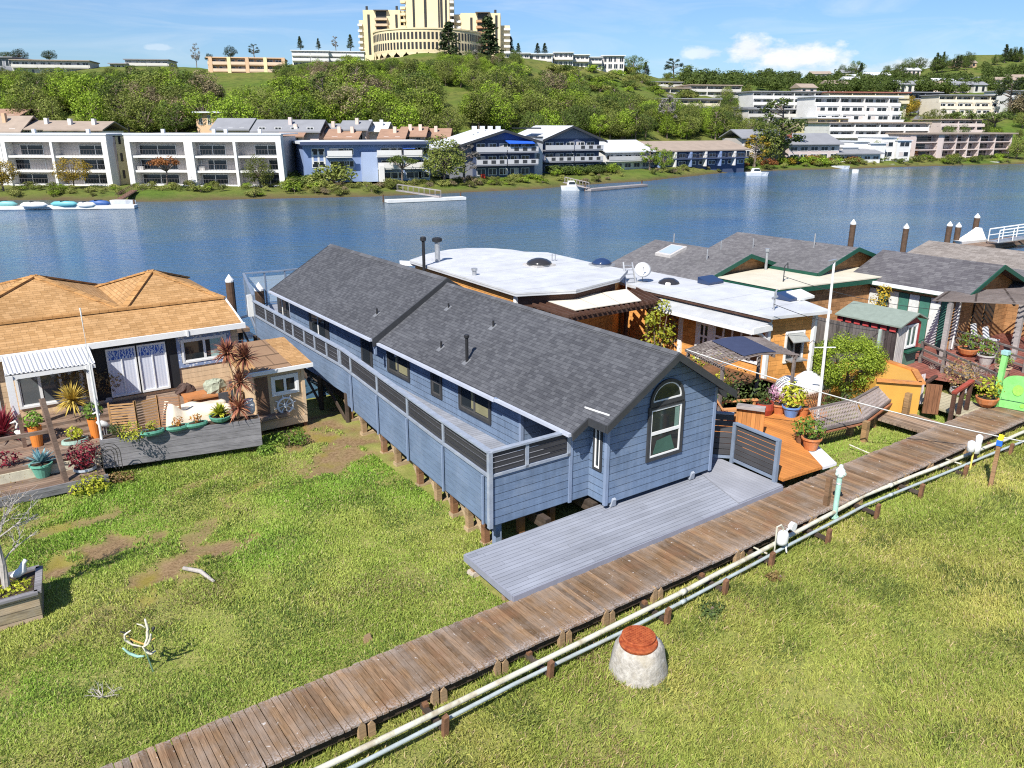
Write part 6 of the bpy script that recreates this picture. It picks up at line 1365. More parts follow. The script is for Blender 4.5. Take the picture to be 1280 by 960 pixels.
    t = Thing('red_handrail', 'red painted handrail on three posts beside the boardwalk', 'railing', (28.7, 12.5, 1.0)); RD = woodm('red_paint_wood', (.26, .05, .03)); a, b = Vector((27.95, 12.62, 2.15)), Vector((29.45, 12.75, 2.3)); m = MB(); m.bar(a, b, .16, .08); t.part('rail', m, RD)
    for f in (.05, .5, .95): c = a+(b-a)*f; m = MB(); m.box(c.x-.06, c.x+.06, c.y-.06, c.y+.06, .9, c.z-.04); t.part('post', m, DKBROWN)
    # green door gate
    t = Thing('green_gate', 'lime green garden gate with rounded top hung from a tall lime post', 'gate', (31.2, 12.2, 1.2)); LIME = mat('lime_paint', (.22, .56, .17), .5, .12, 5, dirt=(.14, .42, .10), dirt_amt=.6); a = P(1243, 508, 1.2); b = Vector((a.x+.28, a.y-1.05, 1.2)); e = QV(1257, 443, a.y+.1); m = MB(); m.bar(a, e, .17, .17, (0, 1, 0)); t.part('post', m, LIME)
    d = (b-a).normalized(); m = MB(); n = 14; pr = [(.12, .02), (1.15, .02), (1.15, 1.0)]+[(.635+.515*cos(pi*i/n), 1.0+.28*sin(pi*i/n)) for i in range(1, n)]+[(.12, 1.0)]
    nn = Vector((-d.y, d.x, 0)); m.ext([a+d*x+Vector((0, 0, z)) for x, z in pr], nn*.06); dr = t.part('door_leaf', m, LIME)
    m = MB(); cc = a+d*.63+Vector((0, 0, .75))-nn*.004; m.ext([cc+d*(.17*cos(2*pi*i/20))+Vector((0, 0, .2*sin(2*pi*i/20))) for i in range(20)], -nn*.02); t.part('round_boss', m, mat('bright_lime', (.28, .66, .10), .5, .15, 9), dr)
    for zz_ in (.32,): m = MB(); m.bar(a+d*.14+Vector((0, 0, zz_))-nn*.004, a+d*1.13+Vector((0, 0, zz_))-nn*.004, .012, .02); t.part('cross_line', m, GRTRIM, dr)
    for cx, cz, r2 in ((1.0, .98, .09), (.85, .2, .08)): m = MB(); cc = a+d*cx+Vector((0, 0, cz))-nn*.004; m.ext([cc+d*(r2*cos(2*pi*i/14))+Vector((0, 0, r2*sin(2*pi*i/14))) for i in range(14)], -nn*.012); t.part('flower_motif', m, mat('bright_lime', (.28, .66, .10), .5, .15, 9), dr)
    m = MB(); m.box(e.x-.12, e.x+.12, e.y-.12, e.y+.12, e.z, e.z+.14); t.part('post_cap', m, mat('pale_teal', (.30, .50, .50), .6), label='pale teal cap on the lime post')
    potted('terracotta pot with bright green plant left of the lime gate', at(1232, 508, 1.22), .38, .36, TERRA, 'bowl', 'cloud', .5, LF_YEL, 220, .13)
    potted('dry twiggy grass clump beside the red deck rail', at(1197, 492, 1.3), .3, .2, GREYPOT, 'drum', 'cloud', .7, LF_BROWN, 420, .10, lift=.9)
orange_deck()
def red_terrace():
    t = Thing('red_terrace', 'faded red timber deck under the grey pergola on the right', 'deck', (36, 16, 1)); m = MB(); flat_poly(m, [(31.5, 15.8), (32.3, 13.2), (44, 12.0), (48, 16), (45, 21), (33.5, 21.0), (31.2, 17.4)], 1.3, 1.42); t.part('boards', m, REDW)
    m = MB(); m.bar((32.3, 13.18, 1.28), (44, 11.98, 1.28), .05, .3); t.part('edge_board', m, woodm('red_edge', (.30, .085, .05)))
    for x, y in ((32, 14.5), (36, 13.2), (40, 13), (33, 18)): m = MB(); m.box(x-.1, x+.1, y-.1, y+.1, 0, 1.3); t.part('post', m, BEAM)
    for n_, (pa, pb) in enumerate((((1154, 428), (1247, 468)), ((1184, 410), (1285, 440)))):
        t = Thing('deck_railing', ('weathered sloping railing along the near edge of the red deck', 'weathered railing across the red deck behind the first')[n_], 'railing', tuple(P(*pa, 1.4)), 'railings of the red deck'); a, b = P(*pa, 2.3), P(*pb, 2.3)
        for dz in (0, -.3, -.6): bars(t, 'rail', DRIED, [(a+Vector((0, 0, dz)), b+Vector((0, 0, dz)), .07, .08)])
        for f in (0, .33, .66, 1): c = a+(b-a)*f; m = MB(); m.box(c.x-.06, c.x+.06, c.y-.06, c.y+.06, 1.2, 2.34); t.part('post', m, DRIED)
    t = Thing('grey_pergola', 'silvered pergola with closely spaced battens over the red deck', 'pergola', (37, 15.5, 1.4)); a, b, c, d = (Vector((34.0, 16.7, 3.95)), Vector((36.0, 17.2, 4.0)), Vector((42.5, 14.4, 4.0)), Vector((39.0, 11.2, 3.95)))
    for i in range(17): f = i/16; m = MB(); m.bar(a+(b-a)*f+Vector((-.2, .1, .04)), d+(c-d)*f+Vector((0, 0, .04+.03*random.random())), .05, .04); t.part('batten', m, DRIED)
    for f in (0, .2, .4, .6, .8): m = MB(); m.bar(a+(d-a)*f, b+(c-b)*f, .08, .14); t.part('rafter', m, BEAM)
    for x, y in ((34.4, 16.3), (36.9, 14.5), (36.4, 16.9), (39.5, 15.6), (40, 12.6)): m = MB(); m.box(x-.09, x+.09, y-.09, y+.09, 1.4, 3.9); t.part('post', m, GREYWOOD)
    for i, (px, py) in enumerate(((1222, 432), (1237, 436))):
        x, y, z = P(px, py, 1.42); ch = Thing('garden_chair', ('white moulded garden chair on the red deck, left one', 'white moulded garden chair on the red deck, right one')[i], 'chair', (x, y, z), 'white chairs on the red deck'); m = MB(); m.box(x-.25, x+.25, y-.25, y+.25, z+.4, z+.45); ch.part('seat', m, WHITEP); m = MB(); m.prism([(x-.25, y+.2, z+.45), (x+.25, y+.2, z+.45), (x+.25, y+.25, z+.45), (x-.25, y+.25, z+.45)], [(x-.22, y+.33, z+.95), (x+.22, y+.33, z+.95), (x+.22, y+.38, z+.95), (x-.22, y+.38, z+.95)]); ch.part('backrest', m, WHITEP)
        for dx in (-.21, .21):
            for dy in (-.21, .21): m = MB(); m.box(x+dx-.02, x+dx+.02, y+dy-.02, y+dy+.02, z, z+.4); ch.part('leg', m, WHITEP)
    at = lambda px, py, z=1.42: tuple(P(px, py, z))
    potted('round terracotta bowl with a bush on the red deck', at(1209, 445), .42, .36, TERRA, 'bowl', 'cloud', .5, LF_GREEN, 180, .12)
    potted('grey stone pot with green plant on the red deck', at(1231, 455), .34, .42, GREYPOT, 'cone', 'cloud', .42, LF_GREEN, 160, .12)
    potted('wide grey bowl with tall yellow flowering plant by the striped wall', at(1165, 414), .55, .36, GREYPOT, 'bowl', 'cloud', .8, LF_YEL, 300, .12, lift=1.0)
    potted('small terracotta pot with orange plant right of the wide grey bowl', at(1180, 418), .36, .3, TERRA, 'bowl', 'cloud', .6, LF_ORNG, 160, .13)
    potted('orange tub with leafy plant behind the lime post', at(1252, 470), .3, .4, mat('tan_tub', (.45, .30, .2), .7), 'cone', 'cloud', .4, LF_GREEN, 140, .11)
    for i, (px, py, s) in enumerate(((1215, 480, .9), (1240, 478, .8), (1180, 470, .6))):
        p = at(px, py, 1.1); t = Thing('twiggy_shrub', ('grey leafless twiggy shrub spilling over the red deck edge', 'grey twiggy shrub beside the lime post', 'low dry twiggy shrub below the first railing')[i], 'shrub', p); m = MB(); random.seed(40+i)
        for _ in range(12): twigs(m, (p[0]+random.uniform(-.5, .5), p[1]+random.uniform(-.4, .4), p[2]), (random.gauss(0, .6), random.gauss(0, .6), 1), .5*s, .014, 3, random, .5, 3)
        t.part('twigs', m, LF_GREY)
    random.seed(77)
red_terrace()
def garden_cabin():
    t = Thing('garden_cabin', 'dark plank garden cabin with green roof and red trim by the bright bush', 'shed', (31.6, 17.8, 1.2))
    x0, x1, y0, y1 = 31.3, 33.0, 16.75, 19.3
    m = MB(); m.box(x0, x1, y0, y1, 1.2, 3.2); t.part('wall', m, boards('charred_planks', (.055, .042, .042), w=.16, gap=.012, axis='x', cellvar=.25, grain=.4, dirt=(.14, .12, .12), dirt_amt=.4))
    m = MB(); m.prism([(x0, y0-.03, 3.2), (x1, y0-.03, 3.2), (x1, y0-.001, 3.2), (x0, y0-.001, 3.2)], [(x0+.02, y0-.03, 3.22), ((x0+x1)/2+.2, y0-.03, 3.6), ((x0+x1)/2+.2, y0-.001, 3.6), (x0+.02, y0-.001, 3.22)]); t.part('gable', m, woodm('red_gable', (.30, .05, .045)))
    m = MB(); m.box(x0+.02, x0+.66, y0-.035, y0-.002, 1.2, 3.18); t.part('pale_board_panel', m, boards('pale_weathered_boards', (.48, .45, .42), w=.13, gap=.012, axis='x', cellvar=.15, grain=.4))
    window(t, (x0+.78, y0-.004, 2.25), (1, 0, 0), .66, .85, WHITEP, WHITEP, .05, 1, 1, .07, gl=glass('green_glass', (.08, .13, .11)))
    m = MB(); m.box(x0+.68, x1+.05, y0-.25, y0-.005, 2.02, 2.1); t.part('green_ledge', m, GRTRIM); m = MB(); m.box(x0+.68, x1, y0-.03, y0-.004, 1.2, 2.0); t.part('green_panel', m, mat('green_grey', (.10, .19, .14), .7, .2, 5))
    m = MB(); m.box(x1-.14, x1+.03, y0-.04, y0-.004, 2.12, 3.2); t.part('red_post', m, woodm('red_gable', (.30, .05, .045)))
    g = mat('sage_roof', (.20, .24, .205), .8, .12, 4)
    m = MB(); m.prism([(x0-.2, y0-.25, 3.22), (x0+1.1, y0-.25, 3.62), (x0+1.1, y1+.2, 3.62), (x0-.2, y1+.2, 3.22)], [(x0-.2, y0-.25, 3.28), (x0+1.1, y0-.25, 3.68), (x0+1.1, y1+.2, 3.68), (x0-.2, y1+.2, 3.28)]); t.part('roof', m, g)
    m = MB(); m.prism([(x0+1.105, y0-.25, 3.62), (x1+.2, y0-.25, 3.3), (x1+.2, y1+.2, 3.3), (x0+1.105, y1+.2, 3.62)], [(x0+1.105, y0-.25, 3.68), (x1+.2, y0-.25, 3.36), (x1+.2, y1+.2, 3.36), (x0+1.105, y1+.2, 3.68)]); t.part('roof', m, g)
    for i in range(7): m = MB(); y = y0+.05+i*.4; m.box(x0-.06, x0-.005, y, y+.26, 2.98, 3.2); t.part('red_rafter_end', m, mat('red_trim', (.42, .06, .06), .6))
    t = Thing('plank_fence', 'dark weathered vertical plank fence between the orange house and the cabin', 'fence', (31, 20, 1.2)); m = MB(); m.box(30.6, 30.66, 16.9, 21.3, 1.1, 3.1); t.part('planks', m, boards('fence_planks', (.10, .088, .085), w=.15, gap=.012, axis='x', cellvar=.3, grain=.4, dirt=(.24, .22, .22), dirt_amt=.4))
    for y in (17.0, 19.4): m = MB(); m.box(30.5, 30.59, y, y+.1, 1.1, 3.15); t.part('post', m, mat('pale_green_post', (.35, .42, .38), .7, .2, 6) if y < 18 else WHITEP)
    t = Thing('bark_gazebo', 'small dark hut with shaggy shingled roof between the two flat roofs', 'hut', (34.2, 23, 1.2)); m = MB(); m.box(33.5, 35.5, 22.2, 23.6, 1.2, 2.9); t.part('wall', m, DKBROWN); m = MB(); m.prism([(33.2, 21.9, 2.85), (35.8, 21.9, 2.85), (35.8, 23.9, 2.85), (33.2, 23.9, 2.85)], [(33.9, 22.6, 3.35), (35.2, 22.6, 3.35), (35.2, 23.3, 3.35), (33.9, 23.3, 3.35)]); t.part('roof', m, shingles('bark_shingles', (.22, .13, .08), (.36, .24, .16), .3, .14))
garden_cabin()
def gable_house(name, label, p, roofm, wallm, ridge, halfw, y0, y1, ze, zr_, z0=1.2, trim=GRTRIM, ov=.35, yov=.4):
    """house with its ridge along y"""
    t = Thing(name, label, 'house', p); x = ridge; s = (zr_-ze)/(halfw+ov)
    f = lambda u: zr_-s*abs(u-x)
    m = MB(); m.ext([(x-halfw, y0, z0), (x+halfw, y0, z0), (x+halfw, y0, f(x+halfw)-.12), (x, y0, zr_-.12), (x-halfw, y0, f(x-halfw)-.12)], (0, y1-y0, 0)); t.part('wall', m, wallm)
    rr = []
    for sg in (-1, 1):
        e = x+sg*(halfw+ov); pts = [(x, y0-yov), (e, y0-yov), (e, y1+yov), (x, y1+yov)]
        if sg < 0: pts = pts[::-1]
        m = MB(); m.prism([(u, v, f(u)-.1) for u, v in pts], [(u, v, f(u)) for u, v in pts]); o = t.part('roof', m, roofm); rr.append(o)
        m = MB(); 
        m.ext([(e, y0-yov-.02, f(e)+.02), (x, y0-yov-.02, zr_+.02), (x, y0-yov-.02, zr_-.18), (e, y0-yov-.02, f(e)-.18)], (0, -.05, 0)); t.part('barge_board', m, trim, o)
        m = MB(); m.box(min(e, e+sg*.06), max(e, e+sg*.06), y0-yov, y1+yov, f(e)-.16, f(e)-.01); t.part('fascia', m, trim, o)
    return t, rr
def back_houses():
    SHW = boards('brown_shingle_wall', (.34, .18, .08), w=.18, gap=.01, cellvar=.2, grain=.2, length=.25)
    # E: grey roof with skylight behind the orange house
    t, rr = gable_house('green_trim_house', 'grey shingle gable house with dark green eaves and a skylight behind the white roof', (32, 28.5, 0), GRSH, SHW, 32.4, 3.3, 25.6, 31.3, 3.9, 5.0)
    b = Vector((31.35, 29.4, 0)); m = MB(); s = 1.1/3.65; f = lambda u: 5.0-s*abs(u-32.4)
    m.prism([(30.7, 28.9, f(30.7)), (31.9, 28.9, f(31.9)), (31.9, 30.0, f(31.9)), (30.7, 30.0, f(30.7))], [(30.7, 28.9, f(30.7)+.14), (31.9, 28.9, f(31.9)+.14), (31.9, 30, f(31.9)+.14), (30.7, 30, f(30.7)+.14)]); o = t.part('skylight', m, GREYPOT, rr[0])
    m = MB(); m.prism([(30.85, 29.05, f(30.85)+.14), (31.75, 29.05, f(31.75)+.14), (31.75, 29.85, f(31.75)+.14), (30.85, 29.85, f(30.85)+.14)], [(30.85, 29.05, f(30.85)+.17), (31.75, 29.05, f(31.75)+.17), (31.75, 29.85, f(31.75)+.17), (30.85, 29.85, f(30.85)+.17)]); t.part('glass', m, glass('sky_glass', (.35, .42, .50), .1), o)
    for u, v, h in ((31.2, 26.9, .5), (32.6, 30.5, .5), (33.5, 28.0, .6)): m = MB(); m.tube([(u, v, f(u)-.05), (u, v, f(u)+h)], .035, 6); t.part('vent_pipe', m, STEEL)
    # F: grey roof further back
    t, rr = gable_house('far_grey_house', 'grey shingle gable house at the water side behind the cream roof', (37, 27, 0), GRSH, SHW, 37.2, 2.8, 22.9, 29.6, 4.3, 5.25)
    for u, v, h in ((36.6, 24.6, .7), (35.6, 27.6, .5)): m = MB(); z = 5.25-.95/3.15*abs(u-37.2); m.tube([(u, v, z-.05), (u, v, z+h)], .035, 6); o = t.part('vent_pipe', m, STEEL); 
    # C: cream flat roof
    t = Thing('cream_roof_house', 'brown shingled house with a broad cream flat roof and dark green edge', 'house', (33, 23, 0)); z = 4.15
    p = [P(897, 346, z), P(975, 361, z), P(1110, 345, z), P(1086, 320, z), P(1060, 318, z), P(985, 329, z)]; pl = [(a.x, a.y) for a in p]
    m = MB(); flat_poly(m, pl, z-.05, z); r = t.part('roof', m, CREAMR); c = Vector((sum(x for x, y in pl)/6, sum(y for x, y in pl)/6)); ins = lambda k: [(c.x+(x-c.x)*k, c.y+(y-c.y)*k) for x, y in pl]
    m = MB(); flat_poly(m, ins(.995), z-.28, z-.052); t.part('green_fascia', m, GRTRIM, r); m = MB(); flat_poly(m, ins(.88), 1.2, z-.285); t.part('wall', m, SHW)
    b = P(957, 337, z); m = MB(); m.tube([b, b+Vector((0, 0, .95))], .07, 8); m.lathe([(.12, b.z+.9), (.12, b.z+1.05)], (b.x, b.y, 0), 10); t.part('flue', m, STEEL)
    b = P(979, 352, z); m = MB(); m.tube([b, b+Vector((0, 0, .7)), b+Vector((.2, 0, .85)), b+Vector((.25, 0, .6))], .03, 6); t.part('service_mast', m, CHAR)
    b = P(1018, 331, z); m = MB(); m.tube([b, b+Vector((0, 0, .3))], .1, 8); t.part('vent', m, STEEL)
    # D: dark grey gable with white gutter and striped wall
    t, rr = gable_house('striped_house', 'dark grey gable house with green and white striped wall on the right', (39, 19, 0), shingles('slate_shingles', (.085, .08, .088), (.14, .135, .14), .3, .16), SHW, 38.9, 2.6, 17.0, 21.6, 3.95, 5.05, yov=.6)
    m = MB(); m.box(35.87, 35.95, 16.4, 22.2, 3.83, 3.99); t.part('gutter', m, WHITEP, rr[0]); m = MB(); m.tube([(35.95, 16.6, 3.85), (36.1, 16.7, 3.4), (36.2, 16.8, 1.5)], .04, 6); t.part('downspout', m, WHITEP)
    WH, GR = mat('striped_white', (.58, .60, .58), .7, .15, 6, dirt=(.4, .38, .34), dirt_amt=.4), mat('striped_green', (.05, .16, .12), .7, .15, 6)
    for i in range(9): y = 17.1+i*.5; m = MB(); m.box(36.24, 36.297, y, y+.46, 1.4, 3.6); t.part('wall_stripe', m, WH if i % 2 else GR)
    for i in range(2): m = MB(); m.ext([(38.0+i*1.1, 16.97, 2.2), (38.9+i*1.1, 16.97, 2.2), (38.9+i*1.1, 16.97, 3.3), (38.0+i*1.1, 16.97, 3.3)], (0, -.05, 0)); t.part('window', m, PANELG)
    q = QU(1100, 376, 35.6); s = Thing('yellow_climber', 'yellow flowering climber on the left end of the striped wall', 'vine', (q.x, q.y, 1.4)); m = MB()
    for dz, r in ((-.5, .42), (0, .45), (.45, .4), (-.9, .45)): cloud(m, (q.x+random.uniform(-.2, .2), q.y+random.uniform(-.2, .2), q.z+dz), (r, r, r), 130, .13)
    s.part('foliage', m, leafmat('gold_leaves', (.42, .26, .02), (.62, .48, .05))); m = MB(); m.tube([(q.x, q.y, 1.3), (q.x, q.y, q.z)], .04, 5); s.part('stem', m, BARK)
    # small gable to the right of D and G behind
    t, rr = gable_house('small_gable_house', 'small grey gabled annex with green bargeboards at the right edge', (43, 16, 0), GRSH, SHW, 42.8, 1.3, 15.2, 18.5, 3.7, 4.35)
    t, rr = gable_house('brown_roof_house', 'house with a broad brown grey shingle roof at the far right by the water', (46, 19, 0), BRSH, SHW, 46.0, 4.2, 17.4, 23.2, 3.75, 4.8)
back_houses()
def right_water():
    labs = ('white capped piling standing in the water behind the cream roof, left one', 'white capped piling in the water behind the striped house')
    for (x, y, z), lab in zip(((62.5, 38.57, 3.6), (67.1, 36.5, 3.15)), labs): piling(x, y, z, .23, lab)
    for (x, y, z), lab in zip(((75.8, 37.2, 2.7), (76.5, 36.74, 2.6), (80.0, 36.86, 3.2)), ('brown piling left of the gangway boat, left of the pair', 'brown piling left of the gangway boat, right of the pair', 'tall brown piling directly behind the gangway boat')): piling(x, y, z, .25, lab)
    t = Thing('float_dock', 'low timber float beneath the gangway at the far right', 'dock', (78, 35.5, .3)); m = MB(); m.box(74.5, 86, 34.0, 36.0, .35, .75); t.part('deck', m, DECKW)
    t = Thing('gangway', 'white railed gangway crossing the water at the far right edge', 'gangway', (83, 33.5, .8)); a, b = Vector((78.0, 34.2, 1.0)), Vector((90, 30.0, 2.0))
    m = MB(); m.bar(a, b, 1.1, .1); t.part('deck', m, STEEL)
    for off in (-.55, .55):
        n = Vector((.33, .94, 0))*off; bars(t, 'rail', WHITEP, [(a+n+Vector((0, 0, 1.1)), b+n+Vector((0, 0, 1.1)), .09, .09), (a+n+Vector((0, 0, .55)), b+n+Vector((0, 0, .55)), .06, .06)])
        for i in range(9): c = a+(b-a)*(i/8)+n; m = MB(); m.bar(c, c+Vector((0, 0, 1.1)), .07, .07); t.part('post', m, WHITEP)
    t = Thing('covered_boat', 'white covered small boat by the foot of the gangway', 'boat', (78, 36.3, .3)); m = MB(); m.prism([(76.2, 36.0, .4), (79.4, 35.6, .4), (79.5, 36.8, .4), (76.6, 36.8, .4)], [(75.9, 35.9, 1.0), (79.6, 35.4, 1.0), (79.7, 36.9, 1.0), (76.2, 36.9, 1.0)]); t.part('hull', m, WHITEP); m = MB(); m.prism([(76.6, 36.0, 1.0), (79.5, 35.5, 1.0), (79.6, 36.8, 1.0), (76.8, 36.8, 1.0)], [(77.9, 36.2, 1.5), (79.2, 35.9, 2.0), (79.3, 36.5, 2.0), (78.0, 36.6, 1.5)]); t.part('canvas_cover', m, mat('boat_canvas', (.70, .70, .68), .8))
    # overhead cables
    CAB = mat('cable_white', (.50, .50, .48), .6)
    def cable(p, q, sag, r, lab, m_=CAB):
        p, q = Vector(p), Vector(q); m = MB(); m.tube([p+(q-p)*(i/16)+Vector((0, 0, -sag*4*(i/16)*(1-i/16))) for i in range(17)], r, 5); single('cable', m, m_, lab, 'cable')
    cable(P(858, 437, 4.2), QV(1300, 556, 9.3), .22, .02, 'thick pale cable drooping from the pergola across the bench to the far pipes')
    cable(P(967, 380, 4.6), (31.0, 17.0, 3.0), .2, .012, 'thin dark cable from the roof mast to the plank fence', CHAR)
    cable(P(979, 345, 4.9), (36, 16.5, 3.3), .3, .012, 'thin dark cable from the cream roof over the garden cabin', CHAR)
    cable((25.6, 15.7, 3.0), (30.5, 18.4, 2.9), .3, .012, 'thin dark cable behind the white flagpole', CHAR)
    q = P(1085, 566, .9); m = MB(); m.tube([P(1062, 556, .95), q, P(1108, 574, .9)], .022, 6); single('water_pipe', m, PIPEC, 'thin white pipe lying on the grass under the lattice bench', 'pipe')
right_water()
# ================================================================= buildings across the water
WHW = mat('white_stucco', (.62, .61, .585), .7, .07, .4)
CRW = mat('cream_stucco', (.56, .50, .36), .75, .06, .4)
BEIGE = mat('beige_stucco', (.50, .40, .24), .75, .08, .4)
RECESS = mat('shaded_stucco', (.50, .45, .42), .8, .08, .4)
FGLASS = glass('far_glass', (.014, .018, .024), .12)
RAILM = mat('balcony_rail_metal', (.10, .09, .09), .6)
FBLUE = mat('far_blue_wall', (.20, .27, .44), .7, .08, .4)
FNAVY = mat('far_navy_wall', (.055, .075, .135), .7, .1, .4)
FGREY = mat('far_grey_wall', (.20, .205, .235), .7, .1, .4)
FWROOF = mat('far_white_roof', (.56, .58, .60), .6, .05, .3)
FGROOF = mat('far_grey_roof', (.22, .225, .24), .8, .1, .5)
FBROOF = mat('far_brown_roof', (.30, .24, .19), .85, .12, .6)
TERRAR = mat('far_terracotta_roof', (.30, .185, .125), .85, .15, .8)
PINKW = mat('pinkish_stucco', (.56, .47, .44), .8, .06, .4)
PEACH = mat('peach_stucco', (.56, .38, .24), .8, .08, .4)
YELW = mat('pale_yellow_stucco', (.66, .58, .33), .8, .06, .4)
OCHW = mat('tower_cream', (.62, .52, .33), .8, .05, .3)
class Far:
    """a building whose front runs from the foot of one sight line to another; x along the front, y away from the water, z up"""
    def __init__(s, name, label, cat, pa, pb, yb, yt, Da, Db=None, group=None, zb=None):
        Db = Da if Db is None else Db
        xm = (pa+pb)/2; ybs = yb if hasattr(yb, '__len__') else (yb, yb)
        a = QD(pa, ybs[0], Da); b = QD(pb, ybs[1], Db)
        z0 = (a.z+b.z)/2 if zb is None else zb
        s.W = math.hypot(b.x-a.x, b.y-a.y); rz = math.atan2(b.y-a.y, b.x-a.x)
        zt = QD(xm, yt, (Da+Db)/2).z; s.H = zt-z0
        s.t = Thing(name, label, cat, (a.x, a.y, z0), group, rz, local=True); s.rz = rz; s.z0 = z0; s.a = a
    def part(s, name, m, mt, parent=None): return s.t.part(name, m, mt, parent)
    def box(s, name, mt, *b, parent=None): m = MB(); m.box(*b); return s.t.part(name, m, mt, parent)
SHARED = {}
def quick_window(s, x, y, z, w, h, frame=WHITEP, glassm=FGLASS, depth=.06, split=True):
    key = (round(w, 2), round(h, 2), frame.name, glassm.name, split)
    if key not in SHARED:
        m = MB(); m.box(0, w, -depth*.5, 0, 0, h); g = s.t.part('window', m, glassm); 
        f = MB(); fw_ = min(.09, w*.08)
        for b in ((0, w, 0, fw_), (0, w, h-fw_, h), (0, fw_, fw_, h-fw_), (w-fw_, w, fw_, h-fw_)): f.box(b[0], b[1], -depth, -depth*.5-.004, b[2], b[3])
        if split: f.box(w/2-fw_/2, w/2+fw_/2, -depth, -depth*.5-.004, fw_, h-fw_)
        fr = s.t.part('frame', f, frame, g); g.location = (x, y, z); SHARED[key] = (g, fr); return g
    g0, f0 = SHARED[key]; g = g0.copy(); C.objects.link(g); g.parent = s.t.root; g.location = (x, y, z); f = f0.copy(); C.objects.link(f); f.parent = g
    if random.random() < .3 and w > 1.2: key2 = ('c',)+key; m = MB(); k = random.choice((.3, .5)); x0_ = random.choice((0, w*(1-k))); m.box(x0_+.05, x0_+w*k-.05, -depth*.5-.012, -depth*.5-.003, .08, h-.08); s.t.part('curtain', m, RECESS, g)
    return g
def balcony(s, x0, x1, z, d=1.4, slab=WHW, kind='bars', rail=RAILM, panel=WHW, rh=1.0):
    o = s.box('balcony', slab, x0, x1, -d, -.002, z-.12, z+.12)
    if kind == 'solid': s.box('parapet', panel, x0, x1, -d-.06, -d+.06, z+.121, z+rh, parent=o)
    else:
        m = MB(); m.box(x0, x1, -d+.02, -d+.05, z+rh-.05, z+rh); m.box(x0, x1, -d+.02, -d+.05, z+.2, z+.24)
        n = max(2, int((x1-x0)/.5))
        for i in range(n+1): x = x0+(x1-x0)*i/n; m.box(x-.02, x+.02, -d+.025, -d+.045, z+.12, z+rh)
        s.part('railing', m, rail, o)
    return o
def white_apartments():
    # three white blocks in a row, slightly tilted frames, recessed balconies
    def block(label, pa, pb, bays, Da, Db, extra=None):
        f = Far('white_apartments', label, 'apartment block', pa, pb, 234, 168, Da, Db, 'white balcony blocks along the far bank', zb=1.5); W, H = f.W, f.H
        dep = 1.7; fh = (H-1.15)/3
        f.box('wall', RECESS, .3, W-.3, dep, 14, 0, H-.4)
        f.box('roof', FWROOF, -.15, W+.15, -.3, 14.2, H-.06, H+.12)
        f.box('roof_band', WHW, 0, W, -.2, dep+.2, H-1.15, H-.062)
        for i in range(4): f.box('floor_slab', WHW, .01, W-.01, -.05, dep-.002, max(0, fh*i-.16), fh*i+.17) if i < 3 else None
        xs = [W*i/bays for i in range(bays+1)]
        for i, x in enumerate(xs):
            w = .42 if 0 < i < bays else .85; x = min(max(x, w/2), W-w/2)
            m = MB(); m.prism([(x-w/2+.25, -.5, -.2), (x+w/2+.25, -.5, -.2), (x+w/2+.25, dep-.01, -.2), (x-w/2+.25, dep-.01, -.2)], [(x-w/2, -.26, H-1.1), (x+w/2, -.26, H-1.1), (x+w/2, dep-.01, H-1.1), (x-w/2, dep-.01, H-1.1)]); f.part('fin_wall', m, WHW)
        for fl in range(3):
            z = fh*fl+.17
            for i in range(bays):
                x0, x1 = xs[i]+.45, xs[i+1]-.2; bw = x1-x0
                ww = bw*.62; xo = x0+(.9 if i % 2 == 0 else bw-ww-.25)
                quick_window(f, xo, dep-.003, z+.03, round(ww, 1), round(fh-.65, 1), WHITEP)
                m = MB(); m.box(x0-.1, x1-.1, -.02, .0, z+.92, z+.97); n = max(3, int(bw/.45))
                for k in range(n+1): xx = x0-.1+(bw)*k/n; m.box(xx-.015, xx+.015, -.018, -.002, z, z+.92)
                f.part('railing', m, RAILM)
        for i in range(bays):      # terrace furniture and pale things
            if i % 2 == 0: f.box('terrace_box', GREYPOT, xs[i]+1.2, xs[i]+2.2, .4, .9, fh+.17, fh+.75)
        for k in range(max(2, bays)): f.box('roof_vent', FWROOF, W*(k+.4)/bays, W*(k+.4)/bays+.5, 4, 4.5, H+.121, H+.8)
        return f
    block('long white three storey balcony block at the far left edge of the view', -128, 17, 2, 135, 134)
    f = block('white three storey balcony block with an orange tree before it, left of the stair tower', 5, 142, 2, 134, 133)
    g = Far('stair_tower', 'narrow cream stair block with small dark windows between two white balcony blocks', 'stair tower', 141, 167, 233, 170, 134, 137, zb=1.5)
    g.box('wall', YELW, .02, g.W+.3, .8, 11, 0, g.H-.1)
    for fl in range(3):
        for k in range(2): quick_window(g, g.W*.45+k*.9, .797, 1+fl*2.7, .4, 1.3, CHAR, split=False)
    block('white three storey balcony block behind the rust coloured tree', 164, 243, 1, 134, 133.5)
    block('white three storey balcony block nearest the blue building, with the olive tree before it', 240, 356, 2, 132.5, 133.5)
white_apartments()
